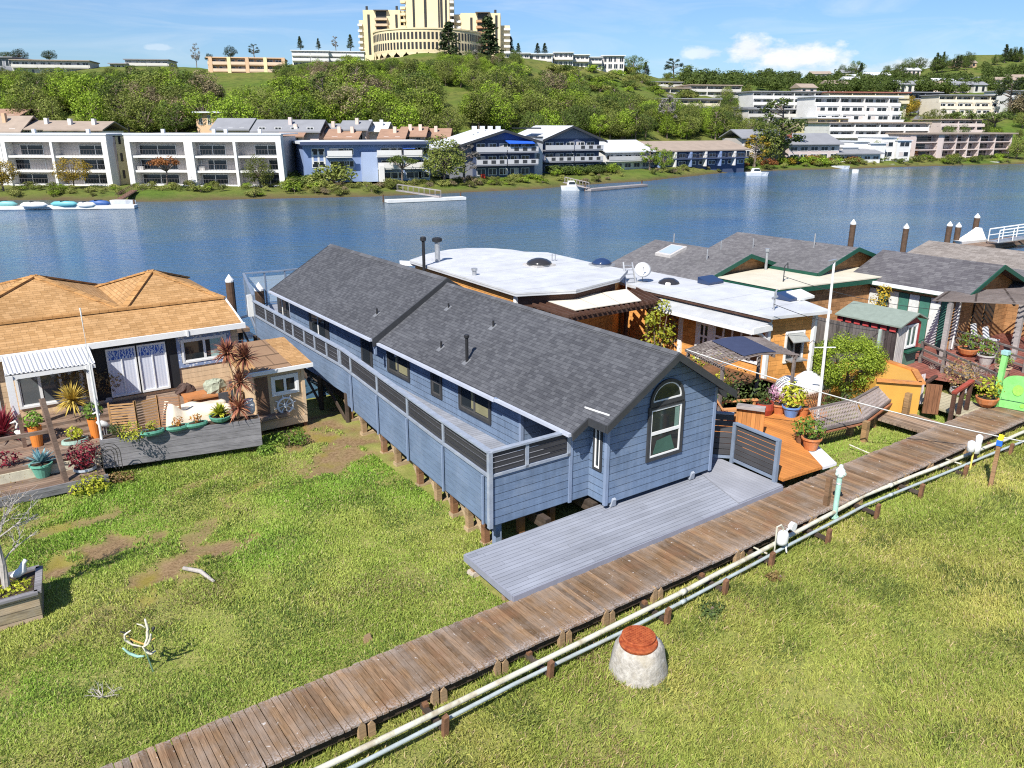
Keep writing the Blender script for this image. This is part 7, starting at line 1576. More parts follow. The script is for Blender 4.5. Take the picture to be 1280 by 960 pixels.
def blue_building():
    f = Far('blue_apartments', 'long light blue apartment building with white balconies across the water', 'apartment block', 382, 538, 231, 176, 137, 145, zb=1.8); W, H = f.W, f.H
    f.box('wall', FBLUE, 0, W, 0, 12, 0, H-.5); f.box('roof', FWROOF, -.6, W+.3, -1.3, 12.5, H-.45, H-.05); f.box('fascia', FNAVY, -.6, W+.3, -1.36, -1.302, H-.6, H-.1)
    f.box('front_bay', mat('far_pale_blue', (.34, .41, .56), .7, .06, .4), W*.44, W*.56, -1.1, -.003, 0, H-1.8)
    f.box('buttress', WHW, W*.565, W*.60, -2.2, -.003, 0, 2.6)
    fh = (H-.6)/3
    for fl in range(3):
        for x, w in ((.06, 2.2), (.20, 2.8), (.31, 1.6), (.60, 3.0), (.68, 2.2), (.80, 2.8), (.90, 2.0)):
            if fl == 0 and x < .5: continue
            quick_window(f, W*x, -.003, fh*fl+.35, w, round(fh-.9, 1), WHITEP)
    for x0, x1, fl in ((.17, .36, 2), (.555, .75, 2), (.77, .92, 2), (.56, .75, 1), (.78, .93, 1)): balcony(f, W*x0, W*x1, fh*fl+.1, 1.5, WHW, 'solid')
    f.box('blue_awning', mat('blue_awning', (.05, .12, .45), .7), W*.77, W*.86, -1.7, -.01, fh*2+1.3, fh*2+1.4)
    for k in range(3): f.box('wall_stripe', WHW, W*(.06+.045*k), W*(.075+.045*k), -.05, -.003, H*.45, H*.75)
blue_building()
def gabled(label, pa, pb, yb, yt, Da, Db, wall, gablem, peak, eave, extra_left=0, awn=False):
    f = Far('gabled_apartments', label, 'apartment block', pa, pb, yb, yt, Da, Db, zb=1.8); W, H = f.W, f.H; he = H*eave; xp = W*peak
    fh = he/3
    m = MB(); m.ext([(0, 0, 0), (W, 0, 0), (W, 0, he), (xp, 0, H-.25), (0, 0, he)], (0, 14, 0)); f.part('wall', m, wall)
    m = MB(); m.ext([(W*.02, -.012, he+.1), (W*.98, -.012, he+.1), (xp, -.012, H-.4)], (0, -.03, 0)); f.part('gable_panel', m, gablem)
    for sg, xe in ((-1, -1.2-extra_left), (1, W+1.2)):
        ze = he-(H-he)*(1.2+(extra_left if sg < 0 else 0))/(xp if sg < 0 else W-xp)*.8
        pts = [(xp, -1.2), (xe, -1.2), (xe, 14.5), (xp, 14.5)]; zz = lambda x: H+(ze-H)*abs(x-xp)/abs(xe-xp)
        if sg > 0: pass
        else: pts = pts[::-1]
        pts = [(p[0], p[1]) for p in pts]
        if sg > 0: pts = [(xp, -1.2), (xe, -1.2), (xe, 14.5), (xp, 14.5)]
        m = MB(); m.prism([(x, y, zz(x)-.2) for x, y in pts], [(x, y, zz(x)) for x, y in pts]); r = f.part('roof', m, FWROOF)
        m = MB(); m.ext([(xp, -1.26, H), (xe, -1.26, ze), (xe, -1.26, ze-.45), (xp, -1.26, H-.45)], (0, .055, 0)); f.part('barge_board', m, CHAR, r)
    for fl in range(3):
        z = fh*fl
        n = 5 if W > 12 else 3
        for i in range(n): quick_window(f, W*(.05+i*.9/n), -.003, z+.45, round(W*.7/n, 1), round(fh-.95, 1), WHITEP)
        if fl:
            for (x0, x1) in ((.0, .48), (.5, 1.0)):
                o = balcony(f, W*x0, W*x1, z+.08, 1.6, FGREY, 'solid', panel=mat('far_pale_grey', (.44, .44, .45), .7, .06, .5))
                if fl == 1 or x0 > .3:
                    for k in range(3): xx = W*(x0+(x1-x0)*(.2+.28*k)); f.box('dark_inset', CHAR, xx, xx+.9, -1.68, -1.664, z+.35, z+.95, parent=o)
    if awn: m = MB(); m.prism([(W*.5, -2.2, 2*fh+fh*.72), (W*.92, -2.2, 2*fh+fh*.72), (W*.92, -.03, 2*fh+fh*.98), (W*.5, -.03, 2*fh+fh*.98)], [(W*.5, -2.2, 2*fh+fh*.78), (W*.92, -2.2, 2*fh+fh*.78), (W*.92, -.03, 2*fh+fh*1.04), (W*.5, -.03, 2*fh+fh*1.04)]); f.part('blue_awning', m, mat('bright_blue_awning', (.02, .10, .50), .7))
    return f
f = gabled('dark blue gabled apartment block with a bright blue awning by the water', 592, 668, 221, 162, 150, 155, FNAVY, mat('far_mid_blue', (.08, .12, .26), .7, .08, .5), .47, .78, 4.5, True)
f.box('side_wall', FGREY, -4.3, -.003, .5, 12, 0, f.H*.66)
for k in range(4): f.box('roof_box', FWROOF, f.W*.2+k*1.6, f.W*.2+k*1.6+.7, 6, 6.8, f.H*.9, f.H+.6)
m = MB(); [m.box(f.W*.05+k*.9, f.W*.05+k*.9+.6, -2.6, -2.0, .1, .8) for k in range(1)]; f.part('red_chair', m, mat('red_plastic', (.5, .03, .02), .5))
f = gabled('slate grey gabled apartment block right of the blue awning', 677, 748, 211, 157, 164, 170, FNAVY, mat('far_slate', (.19, .20, .24), .7, .08, .5), .48, .72, 1.0)
f.box('dark_roof_panels', glass('solar_glass', (.02, .022, .03), .2), -2.5, 1.5, 3, 8, f.H*.93, f.H*.96)
g = Far('grey_stair_tower', 'plain grey tower block between the two gabled apartment blocks', 'stair tower', 668, 678, 212, 172, 157, 158, zb=1.8); g.box('wall', mat('far_pale_grey', (.44, .44, .45), .7, .06, .5), 0, g.W, 0, 10, 0, g.H); g.box('corner_trim', CHAR, -.1, g.W+.1, -.1, 10, g.H, g.H+.2); quick_window(g, .3, -.003, 3, .9, 1.2, WHITEP)
def long_low(label, pa, pb, yb, yt, Da, Db, wall, roofm, bays, floors=2, name='waterfront_apartments', zb=None, pitch=1.6, bal='solid', panel=WHW, glz=FGLASS, frac=.7, group=None, depth=12, ov=1.0):
    f = Far(name, label, 'apartment block', pa, pb, yb, yt, Da, Db, group, zb=zb); W, H = f.W, f.H; he = H-pitch
    f.box('wall', wall, 0, W, 0, depth, -2.5, he)
    m = MB(); m.prism([(-.6, -ov, he), (W+.6, -ov, he), (W+.6, depth*.5, H), (-.6, depth*.5, H)] if pitch > .3 else [(-.4, -ov, he), (W+.4, -ov, he), (W+.4, depth+.4, he), (-.4, depth+.4, he)], [(-.6, -ov, he+.25), (W+.6, -ov, he+.25), (W+.6, depth*.5, H+.25), (-.6, depth*.5, H+.25)] if pitch > .3 else [(-.4, -ov, he+.3), (W+.4, -ov, he+.3), (W+.4, depth+.4, he+.3), (-.4, depth+.4, he+.3)]); r = f.part('roof', m, roofm)
    if pitch > .3: m = MB(); m.prism([(-.6, depth*.5+.01, H), (W+.6, depth*.5+.01, H), (W+.6, depth+1, he), (-.6, depth+1, he)], [(-.6, depth*.5+.01, H+.25), (W+.6, depth*.5+.01, H+.25), (W+.6, depth+1, he+.25), (-.6, depth+1, he+.25)]); f.part('roof', m, roofm)
    fh = he/floors; bw = W/bays
    for fl in range(floors):
        for i in range(bays): quick_window(f, bw*(i+(1-frac)/2), -.003, fh*fl+.3, round(bw*frac, 1), round(max(.8, fh-.75), 1), WHITEP, glz)
        if bal and (fl or floors == 1 or bal == 'all'):
            nb = max(1, bays//3); 
            for k in range(nb): balcony(f, W*k/nb+.1, W*(k+1)/nb-.1, fh*fl+.05, 1.3, wall, 'solid' if bal != 'bars' else 'bars', panel=panel, rh=.95)
    return f
long_low('low white waterfront apartments with a shallow white roof right of the gabled blocks', 756, 812, 212, 177, 176, 182, WHW, FWROOF, 5, 2, zb=2, pitch=2.2, panel=mat('far_pale_grey', (.44, .44, .45), .7, .06, .5))
f = long_low('long brown roofed two storey dark blue waterfront apartments', 806, 930, 210, 178, 184, 200, FNAVY, FBROOF, 10, 2, zb=2, pitch=1.9, bal='bars')
for k in range(6): f.box('party_wall', WHW if k % 2 else FBLUE, f.W*(.1+.15*k), f.W*(.1+.15*k)+.35, -1.25, -.003, 0, f.H-2.0)
f = long_low('dark timbered waterfront house with grey hipped roof behind the tall shore tree', 926, 978, 194, 163, 214, 216, RECESS, FGROOF, 4, 2, name='waterfront_house', zb=3, pitch=2.0, bal=None)
f = long_low('low grey roofed waterfront house with brick chimney left of the white terraces', 985, 1048, 196, 168, 216, 222, PINKW, FGROOF, 5, 2, name='waterfront_house', zb=2.5, pitch=2.6, bal=None)
f.box('chimney', mat('far_brick', (.30, .10, .06), .8), 1.5, 3, 3, 4.5, f.H-3, f.H+.6)
# white stepped villas
f = Far('white_villas', 'white stepped waterfront villas with flat tops beside the pinkish apartments', 'villa row', 1052, 1140, 196, 172, 226, 232, zb=2.2); W, H = f.W, f.H
for i, (x0, x1, y, h) in enumerate(((0, .22, 0, .55), (.2, .42, 1.5, .8), (.4, .62, .5, .72), (.6, .82, 2, 1.0), (.8, 1.0, 1, .85))):
    w_ = f.box('wall', WHW, W*x0+.01*i, W*x1, y, 12, -1, H*h); f.box('roof', FWROOF, W*x0-.2+.01*i, W*x1+.2, y-.4, 12.2, H*h+.002, H*h+.2, parent=w_)
    for fl in range(2):
        if H*h > 2.4*(fl+1): quick_window(f, W*x0+.8, y-.003, .6+2.6*fl, 3.2, 1.3, WHITEP)
f = long_low('low white cottage with pale grey roof in front of the white villas', 1046, 1100, 198, 186, 222, 226, WHW, FGROOF, 5, 1, name='waterfront_house', zb=2, pitch=1.4, bal=None)
# pinkish three storey apartments on the right
f = Far('pink_apartments', 'pinkish three storey apartment block with dark recessed balconies at the far right shore', 'apartment block', 1141, 1263, 198, 166, 240, 254, zb=2.2); W, H = f.W, f.H
f.box('wall', PINKW, 0, W, 1.8, 14, -1, H-.4); f.box('roof', FBROOF, -.5, W+.5, -.8, 14.5, H-.4, H); fh = (H-.5)/3
xs = [0, .22, .27, .40, .52, .64, .80, .97]
for fl in range(3):
    f.box('floor_slab', PINKW, 0, W*.98, -.1, 1.79, fh*fl-.1, fh*fl+.16)
    for a, b in zip(xs, xs[1:]):
        if b-a < .08: continue
        quick_window(f, W*a+.8, 1.797, fh*fl+.2, round(W*(b-a)-1.6, 1), round(fh-.7, 1), CHAR)
        m = MB(); m.box(W*a+.2, W*b-.2, -.08, -.04, fh*fl+.95, fh*fl+1.02); m.box(W*a+.2, W*b-.2, -.07, -.05, fh*fl+.5, fh*fl+.55); f.part('railing', m, RAILM)
for a in xs: f.box('fin_wall', PINKW, W*a-.12, W*a+.2 if a not in (.22,) else W*.27, -.15, 1.79, -1, H-.402)
# ---------------------------------------------------------------- hillside terraces on the right
def terrace_block(label, pa, pb, yb, yt, D, Db=None, floors=4, wall=WHW, roofm=FWROOF, bays=6, step=.6, name='hillside_apartments', panel=None, hood=None, rail=True):
    f = Far(name, label, 'apartment block', pa, pb, yb, yt, D, Db); W, H = f.W, f.H; fh = H/floors; panel = panel or wall
    for fl in range(floors):
        y0 = step*fl; f.box('wall', wall, .01*fl, W-.01*fl, y0+1.2, 14, fh*fl-(6 if fl == 0 else 0), fh*(fl+1)-.01)
        o = f.box('balcony', wall, 0, W, y0-.3, y0+1.198, fh*fl-.12, fh*fl+.1)
        f.box('parapet', panel, .02, W-.02, y0-.32, y0-.2, fh*fl+.101, fh*fl+.95, parent=o)
        bw = W/bays
        for i in range(bays): quick_window(f, bw*(i+.1), y0+1.197, fh*fl+.5, round(bw*.8, 1), round(fh-.95, 1), WHITEP, split=True)
        for i in range(0, bays+1, 2): f.box('party_wall', wall, max(0, bw*i-.12), min(W, bw*i+.12), y0-.25, y0+1.19, fh*fl+.11, fh*(fl+1)-.13)
    f.box('roof', roofm, -.5, W+.5, step*(floors-1)-.6, 14.4, H, H+.35); return f
terrace_block('wide white four tier terraced apartments left of the steep road', 1022, 1130, 164, 121, 262, 268, 4, WHW, FWROOF, 7, 1.2)
terrace_block('pale brown roofed top tier of apartments behind the white terraces', 1036, 1136, 129, 116, 300, 304, 2, CRW, mat('far_red_roof', (.30, .12, .09), .8), 7, .5)
terrace_block('pale yellow ended lower terraces left of the white terraces', 1020, 1062, 172, 148, 254, 256, 2, YELW, FWROOF, 3, .6)
terrace_block('long grey white three tier terraces with flat roof at mid right', 941, 1031, 139, 115, 300, 304, 3, WHW, FGROOF, 7, .6)
terrace_block('weathered white lower terraces in front of the grey white terraces', 936, 1012, 164, 137, 270, 276, 3, mat('far_dull_white', (.52, .50, .46), .8, .1, .4), FGROOF, 6, .7)
terrace_block('cream stepped apartments right of the steep road', 1177, 1252, 153, 119, 310, 314, 4, mat('far_warm_white', (.66, .60, .48), .75, .06, .4), FGROOF, 7, 1.2)
terrace_block('two tier white apartments above the yellow trees, beside the pines', 862, 926, 122, 107, 330, 334, 2, mat('far_dull_white', (.52, .50, .46), .8, .1, .4), FBROOF, 6, .4)
terrace_block('long terraced white apartments stepping along the hillside above the green wood', 712, 862, 127, 110, 320, 330, 2, mat('far_dull_white', (.52, .50, .46), .8, .1, .4), FBROOF, 12, .5)
terrace_block('upper white apartment tier with a flat roof above the long hillside terraces', 806, 862, 114, 103, 345, 350, 2, mat('far_dull_white', (.52, .50, .46), .8, .1, .4), FGROOF, 5, .3)
terrace_block('cream flat roofed apartments half hidden by the tops of the green trees', 824, 900, 141, 124, 296, 300, 2, CRW, FGROOF, 6, .5)
terrace_block('narrow white row houses below the two tier apartments', 898, 942, 146, 135, 286, 290, 1, mat('far_dull_white', (.52, .50, .46), .8, .1, .4), FGROOF, 5, .4)
terrace_block('white apartments with brick end wall at the left of the hillside terraces', 712, 738, 118, 106, 312, 314, 2, WHW, FGROOF, 2, .4)
terrace_block('gabled white condominiums between the pink apartments and the white terraces', 1036, 1160, 172, 154, 246, 252, 2, WHW, FBROOF, 8, .4)
terrace_block('grey roofed house at the head of the steep road', 1134, 1176, 126, 116, 330, 334, 1, FGREY, FGROOF, 4, .3)
terrace_block('white flat roofed block cut by the right edge of the view', 1262, 1320, 140, 114, 330, 336, 3, WHW, FGROOF, 4, .6)
terrace_block('low pink grey apartments on the slope below the cream apartments', 1175, 1230, 166, 150, 280, 284, 2, PINKW, FBROOF, 5, .5)
# steep road with parked cars
def road():
    a = [P_ for P_ in (on_hill(1152, 152), on_hill(1160, 142), on_hill(1168, 132), on_hill(1178, 124)) if P_]
    g = mat('asphalt', (.16, .16, .17), .9, .12, .5); m = MB()
    for p, q in zip(a, a[1:]): w_ = RT*3.6; m.poly([p-w_+Vector((0, 0, .35)), p+w_+Vector((0, 0, .35)), q+w_+Vector((0, 0, .35)), q-w_+Vector((0, 0, .35))])
    o = m.build('hill_road', g); tag(o, kind='structure')
    cols = [((.02, .02, .025), 'black'), ((.45, .46, .48), 'silver'), ((.04, .07, .16), 'dark blue')]
    for i, (f, sd) in enumerate(((.25, -1), (.55, 1), (.8, -1))):
        k = f*(len(a)-1); j = int(k); p = a[j].lerp(a[j+1], k-j)+RT*(2.3*sd)+Vector((0, 0, .4)); d = (a[j+1]-a[j]).normalized()
        t = Thing('parked_car', f'small {cols[i][1]} car parked on the steep road, ' + ('lowest of the three', 'middle one', 'highest of the three')[i], 'car', tuple(p), 'cars parked on the steep road'); cm = mat('car_'+cols[i][1].replace(' ', '_'), cols[i][0], .3, .02, spec=.6)
        s = d.cross(Vector((0, 0, 1))).normalized(); u = s.cross(d)
        def blk(l0, l1, w_, z0, z1, in_=0): m = MB(); m.prism([p+d*l0-s*w_+u*z0, p+d*l0+s*w_+u*z0, p+d*l1+s*w_+u*z0, p+d*l1-s*w_+u*z0], [p+d*(l0+in_)-s*(w_-in_*.4)+u*z1, p+d*(l0+in_)+s*(w_-in_*.4)+u*z1, p+d*(l1-in_)+s*(w_-in_*.4)+u*z1, p+d*(l1-in_)-s*(w_-in_*.4)+u*z1]); return m
        t.part('body', blk(-2.1, 2.1, .9, .35, .95, .1), cm); t.part('cabin', blk(-1.3, .9, .85, .95, 1.5, .4), FGLASS)
        for l in (-1.4, 1.4):
            for w_ in (-.85, .85): c = p+d*l+s*w_+u*.35; m = MB(); m.tube([c-s*.1, c+s*.1], .34, 10); t.part('wheel', m, CHAR)
road()
# ---------------------------------------------------------------- left hill top
def simple_block(label, pa, pb, yb, yt, D, Db=None, floors=2, bays=6, wall=WHW, roofm=FGROOF, name='hilltop_apartments', bal=True, panel=None, pitch=0, **k): return long_low(label, pa, pb, yb, yt, D, Db or D, wall, roofm, bays, floors, name=name, pitch=pitch, bal='solid' if bal else None, panel=panel or wall, **k)
simple_block('low grey roofed apartment building on the skyline at far left', 17, 114, 94, 76, 300, 305, 2, 9, mat('far_dull_white', (.52, .50, .46), .8, .1, .4), FBROOF)
simple_block('small dark building at the very left end of the skyline', -30, 18, 84, 72, 305, 305, 1, 4, FGREY, FGROOF, bal=False)
simple_block('flat roofed grey white building on the skyline left of the bare tree', 158, 212, 90, 75, 320, 322, 2, 6, mat('far_dull_white', (.52, .50, .46), .8, .1, .4), FGROOF)
simple_block('lower left wing of the skyline building with a dark roof line', 139, 160, 92, 80, 318, 318, 1, 3, mat('far_dull_white', (.52, .50, .46), .8, .1, .4), FGROOF, bal=False)
simple_block('blue grey house half hidden in trees at far left', 40, 72, 118, 107, 250, 252, 1, 3, FGREY, FGROOF, bal=False, pitch=1)
simple_block('white house with balcony half hidden in trees at the left edge', -6, 16, 126, 106, 250, 250, 2, 3, WHW, FGROOF, pitch=1)
f = simple_block('peach and cream four storey apartments on the hill left of the white condominiums', 262, 356, 99, 73, 282, 286, 3, 8, PEACH, PEACH, panel=mat('far_pale_peach', (.60, .46, .34), .8, .06, .4))
for k in range(5): f.box('pier', YELW if k % 2 else PEACH, f.W*(.02+.24*k), f.W*(.02+.24*k)+1.1, -1.45, -.003, -2, f.H+.3)
f.box('plinth', WHW, f.W*.25, f.W*.9, -1.5, -.01, -4, -.15)
simple_block('white condominium row on the hill top left of the tower, nearer part', 366, 412, 83, 64, 322, 324, 3, 6, WHW, FWROOF)
simple_block('white condominium row on the hill top left of the tower, part beside the tower', 412, 456, 83, 65, 326, 328, 3, 6, WHW, FWROOF)
for i, (a, b, yb, yt) in enumerate(((632, 662, 84, 67), (660, 690, 86, 68), (692, 716, 84, 66), (714, 736, 86, 69), (734, 752, 87, 72), (752, 780, 87, 70))):
    simple_block(('whitish condominium touching the right wing of the tower', 'second whitish condominium right of the tower with stepped roof', 'whitish condominium in the middle of the ridge row', 'recessed whitish condominium right of the middle of the ridge row', 'narrow whitish condominium second from the end of the ridge row', 'pale blank walled block at the right end of the ridge row')[i], a, b, yb, yt, 352+4*i, None, 2, 4, mat('far_rosy_white', (.60, .56, .52), .8, .06, .4), FWROOF, group='condominiums along the ridge right of the tower', bal=i < 5)
# ---------------------------------------------------------------- townhouses behind the waterfront
def townhouse(label, pa, pb, yb, yt, D, wall, roofm, chim=1, bays=3, pitch=1.6):
    f = long_low(label, pa, pb, yb, yt, D, D, wall, roofm, bays, 1, name='townhouse', pitch=pitch, bal=None, depth=9, frac=.4)
    for k in range(chim): x = f.W*(k+.6)/(chim+.2); f.box('chimney', wall, x, x+.65, 2, 2.8, f.H-2.2, f.H+.7)
    return f
townhouse('white townhouse with brown roof and chimney behind the second white block', 27, 74, 168, 152, 166, WHW, FBROOF, 1, 3)
townhouse('white townhouses with brown roof and two chimneys behind the second white block', 62, 128, 168, 153, 163, WHW, FBROOF, 2, 5)
townhouse('brown roofed house at the left edge behind the white blocks', -30, 26, 168, 146, 165, PEACH, FBROOF, 1, 3, 3)
townhouse('tan roofed house in the trees at the left edge', -10, 24, 150, 137, 185, PEACH, TERRAR, 0, 2)
townhouse('orange roofed shed like house in the trees near the left edge', 24, 42, 150, 137, 190, PEACH, TERRAR, 0, 2)
townhouse('peach and white apartments in the trees above the third white block', 246, 312, 158, 140, 190, PEACH, FWROOF, 0, 6, .2)
townhouse('grey pyramid roofed house above the third white block', 268, 310, 166, 149, 172, PINKW, FGROOF, 0, 3, 2.2)
townhouse('grey hip roofed long house left of the terracotta townhouses', 318, 398, 166, 151, 165, PINKW, FGROOF, 1, 4, 2.2)
for i, (a, b, yt, rm) in enumerate(((352, 378, 160, TERRAR), (374, 400, 158, TERRAR), (398, 428, 156, FGROOF), (410, 446, 163, TERRAR), (428, 458, 152, FGROOF), (452, 482, 154, WHW), (476, 504, 163, TERRAR), (502, 530, 160, TERRAR), (524, 560, 162, TERRAR))):
    townhouse(('pale townhouse with terracotta roof touching the olive tree', 'second pale townhouse with terracotta roof and tall chimney', 'pale townhouse with grey roof behind the blue building', 'low terracotta roofed townhouse with wide gable behind the blue building', 'grey roofed townhouse with white chimneys behind the blue building', 'white gabled townhouse behind the middle of the blue building', 'terracotta townhouse with twin chimneys behind the blue building', 'orange roofed townhouse behind the right end of the blue building', 'terracotta roofed townhouse left of the white gabled roof')[i], a, b, 178, yt, 163+4*(i % 3), mat('far_blush', (.60, .48, .40), .8, .07, .5) if rm is not WHW else WHW, rm, 1+i % 2, 2, 1.7)
# ---------------------------------------------------------------- round tower complex
def tower():
    c = QD(548, 78, 362); zb = 35.5
    t = Thing('tower_complex', 'huge cream apartment tower with round podium and two wings on the hill top', 'tower', (c.x, c.y, zb), rz=-YAW, local=True); t.root.scale = (1, 1, .86)
    # local: x to the right in view, y away, z up;  1 px = D/1005 m
    k = 362/1005*1.0
    def wing(x0, x1, y0, dep, h, name): m = MB(); m.box(x0, x1, y0, y0+dep, -3, h); return t.part(name, m, OCHW)
    X = lambda px: (px-548)*k
    wl = wing(X(462), X(505), 2, 14, 24.0, 'left_wing'); wing(X(455), X(463), 6, 8, 20, 'left_wing_end'); wr = wing(X(574), X(620), 4, 14, 23.0, 'right_wing'); wing(X(620), X(631), 8, 8, 18, 'right_wing_end')
    wing(X(503), X(517), 4, 12, 24, 'tower_link'); wing(X(566), X(576), 5, 10, 22.5, 'tower_link')
    m = MB(); m.prism([(X(512), 0, -3), (X(562), 0, -3), (X(565), 14, -3), (X(508), 14, -3)], [(X(512), 0, 56), (X(562), 0, 56), (X(565), 14, 56), (X(508), 14, 56)]); t.part('tower_shaft', m, OCHW)
    SL = mat('slot_glass', (.035, .035, .035), .3)
    for px, w_ in ((520, .9), (533, 1.1), (549, .7), (551.5, 1.0), (557, .8)):
        m = MB(); m.box(X(px), X(px)+w_, -.08, -.003, 10, 55.5); t.part('window_slot', m, SL)
        for i in range(15): pass
    for px, y0, a, b in ((467, 2, 4, 22), (499, 2, 12, 22), (585, 4, 2, 21), (614, 4, 2, 22), (479.5, 2, 99, 99), (505, 4, 6, 22)):
        if a > 50: continue
        m = MB(); m.box(X(px), X(px)+1.0, y0-.08, y0-.003, a, b); t.part('window_slot', m, SL)
    def bstack(x0, x1, y0, n, z0, dz, cm, nm='balcony'):
        m = MB(); m.box(x0, x1, y0-.06, y0-.003, z0, z0+n*dz+1.6); t.part('balcony_glazing', m, SL)
        for i in range(n): z = z0+dz*i; m = MB(); m.box(x0-.5, x1+.5, y0-1.6, y0-.062, z, z+1.05); t.part(nm, m, cm)
        m = MB(); m.box(x0-.8, x1+.8, y0-1.7, y0-.062, z0+n*dz+1.6, z0+n*dz+1.95); t.part('balcony_canopy', m, RAILM)
    TBR = mat('tan_balcony', (.46, .36, .25), .8, .08, .5); OBR = mat('orange_balcony', (.42, .25, .14), .8, .08, .5)
    bstack(X(477), X(489), 2, 8, 1.0, 2.62, TBR); bstack(X(593.5), X(606), 4, 8, 0.4, 2.62, OBR)
    for i in range(18): z = 2+2.75*i; m = MB(); m.box(X(507)-.3, X(512)-.1, -.6, 2.5, z, z+1.1); t.part('balcony', m, OCHW) if z < 54 else None; m = MB(); m.box(X(562.5), X(567), -.4, 2.5, z, z+1.1); t.part('balcony', m, WHW) if z < 54 else None
    for i in range(7): z = 1.5+2.62*i; m = MB(); m.box(X(454), X(459), 4.6, 6.5, z, z+1.0); t.part('balcony', m, WHW); m = MB(); m.box(X(624), X(631.5), 6.6, 8.5, z-1.5, z-.5); t.part('balcony', m, WHW); m = MB(); m.box(X(569), X(574), 3.2, 4.9, z+4, z+5); t.part('balcony', m, WHW) if z < 16 else None
    for x, h in ((464, 26.5), (499, 26.6), (614, 25)): m = MB(); m.tube([(X(x), 8, 20), (X(x), 8, h)], .5, 8); t.part('roof_flue', m, CHAR)
    # round podium
    pc = (X(535), 6.0); rp = 22.5
    m = MB(); m.lathe([(rp, -4), (rp, 1.5)], (pc[0], pc[1], 0), 64); t.part('podium_base', m, OCHW)
    m = MB(); m.lathe([(rp+4.5, -9), (rp+4.5, -5.0), (rp+4.5, -4.7)], (pc[0], pc[1], 0), 64); t.part('terrace_drum', m, CRW)
    m = MB(); m.lathe([(rp+5.0, -4.9), (rp+5.0, -4.0), (rp+4.6, -4.0), (rp+4.6, -4.7)], (pc[0], pc[1], 0), 64); t.part('terrace_parapet', m, CRW)
    m = MB(); m.lathe([(rp-1.4, .1), (rp-1.4, 3.6)], (pc[0], pc[1], 0), 48); t.part('arcade_glazing', m, SL)
    m = MB(); m.lathe([(rp+.1, 3.5), (rp+.2, 4.4), (rp+.2, 13.2), (rp+.5, 13.4), (rp+.5, 14.0)], (pc[0], pc[1], 0), 64); t.part('podium_drum', m, OCHW)
    n = 44
    for i in range(n):
        a = pi+pi*(i+.5)/n; x, y = pc[0]+(rp+.25)*cos(a), pc[1]+(rp+.25)*sin(a)
        for z in (4.9, 9.2): m = MB(); d = Vector((-sin(a), cos(a), 0))*.45; o = Vector((cos(a), sin(a), 0))*.05; q = Vector((x, y, 0)); m.ext([q-d+Vector((0, 0, z)), q+d+Vector((0, 0, z)), q+d+Vector((0, 0, z+3.0)), q-d+Vector((0, 0, z+3.0))], o); t.part('podium_window', m, SL)
    for i in range(17):
        a = pi+pi*i/16; x, y = pc[0]+(rp+.3)*cos(a), pc[1]+(rp+.3)*sin(a); m = MB(); m.tube([(x, y, -4), (x, y, 2.6)], .38, 8); t.part('column', m, OCHW)
        m = MB(); o = Vector((cos(a), sin(a), 0))*.12; d = Vector((-sin(a), cos(a), 0)); q = Vector((x, y, 0)); pts = [q+d*2.1+Vector((0, 0, 3.6)), q-d*2.1+Vector((0, 0, 3.6)), q-d*1.9+Vector((0, 0, 3.0)), q-d*.9+Vector((0, 0, 2.2)), q-d*.4+Vector((0, 0, .8)), q+d*.4+Vector((0, 0, .8)), q+d*.9+Vector((0, 0, 2.2)), q+d*1.9+Vector((0, 0, 3.0))]; m.ext(pts, o); t.part('arch_spandrel', m, OCHW)
tower()
# ---------------------------------------------------------------- small houses on the far right hill
random.seed(91)
hl = [(1048, 112, 26), (1068, 106, 20), (1075, 101, 18), (1096, 99, 28), (1118, 108, 22), (1133, 113, 16), (1142, 92, 16), (1026, 96, 22), (1010, 118, 20), (1146, 110, 18), (1180, 108, 24), (1198, 112, 26), (1216, 107, 22), (1236, 104, 24), (1258, 106, 26), (1272, 103, 22), (1206, 80, 26), (1170, 112, 16), (1225, 112, 18), (1060, 94, 14)]
locn = ('below the left shoulder of the far hill', 'near the middle of the far slope', 'above the white terraces on the far slope', 'the widest below the middle of the far ridge', 'left of the open grassy slope', 'at the foot of the open grassy slope', 'high on the far ridge left of the grassy slope', 'among trees at the left end of the far ridge', 'just above the grey white terraces', 'close below the grassy slope', 'first of the row under the grassy slope', 'second of the row under the grassy slope', 'third of the row under the grassy slope', 'fourth of the row under the grassy slope', 'fifth of the row under the grassy slope', 'at the right edge under the far summit', 'tan house on the wooded far summit', 'low at the left end of the row under the grassy slope', 'just below the row under the grassy slope', 'nearest the sky at the middle of the far ridge')
for (px, py, w_), ln in zip(hl, locn):
    p = on_hill(px, py+4, 330)
    if p is None: continue
    D = p.x*HF.x+p.y*HF.y; sx = w_*D/1005; wall = random.choice((WHW, CRW, PINKW, mat('far_dull_white', (.52, .50, .46), .8, .1, .4))); rm = random.choice((FGROOF, FBROOF, FGROOF, FWROOF))
    if 'tan' in ln: wall, rm = PEACH, FBROOF
    t = Thing('hill_house', 'small pale house ' + ln if 'tan' not in ln else ln, 'house', (p.x, p.y, p.z-1), 'houses scattered on the far right hill', -YAW+random.uniform(-.25, .25), local=True); h = random.uniform(4, 5.6)
    m = MB(); m.box(-sx/2, sx/2, 0, 9, -2, h); t.part('wall', m, wall)
    m = MB(); m.ext([(-sx/2-.6, -.7, h), (-sx/2-.6, 9.7, h), (-sx/2-.6, 4.5, h+2.0)], (sx+1.2, 0, 0)); t.part('roof', m, rm)
    for k in range(max(2, int(sx/3))): x = -sx/2+sx*(k+.2)/max(2, int(sx/3)); m = MB(); m.box(x, x+1.5, -.08, -.003, 1.6, h-.6); t.part('window', m, FGLASS)
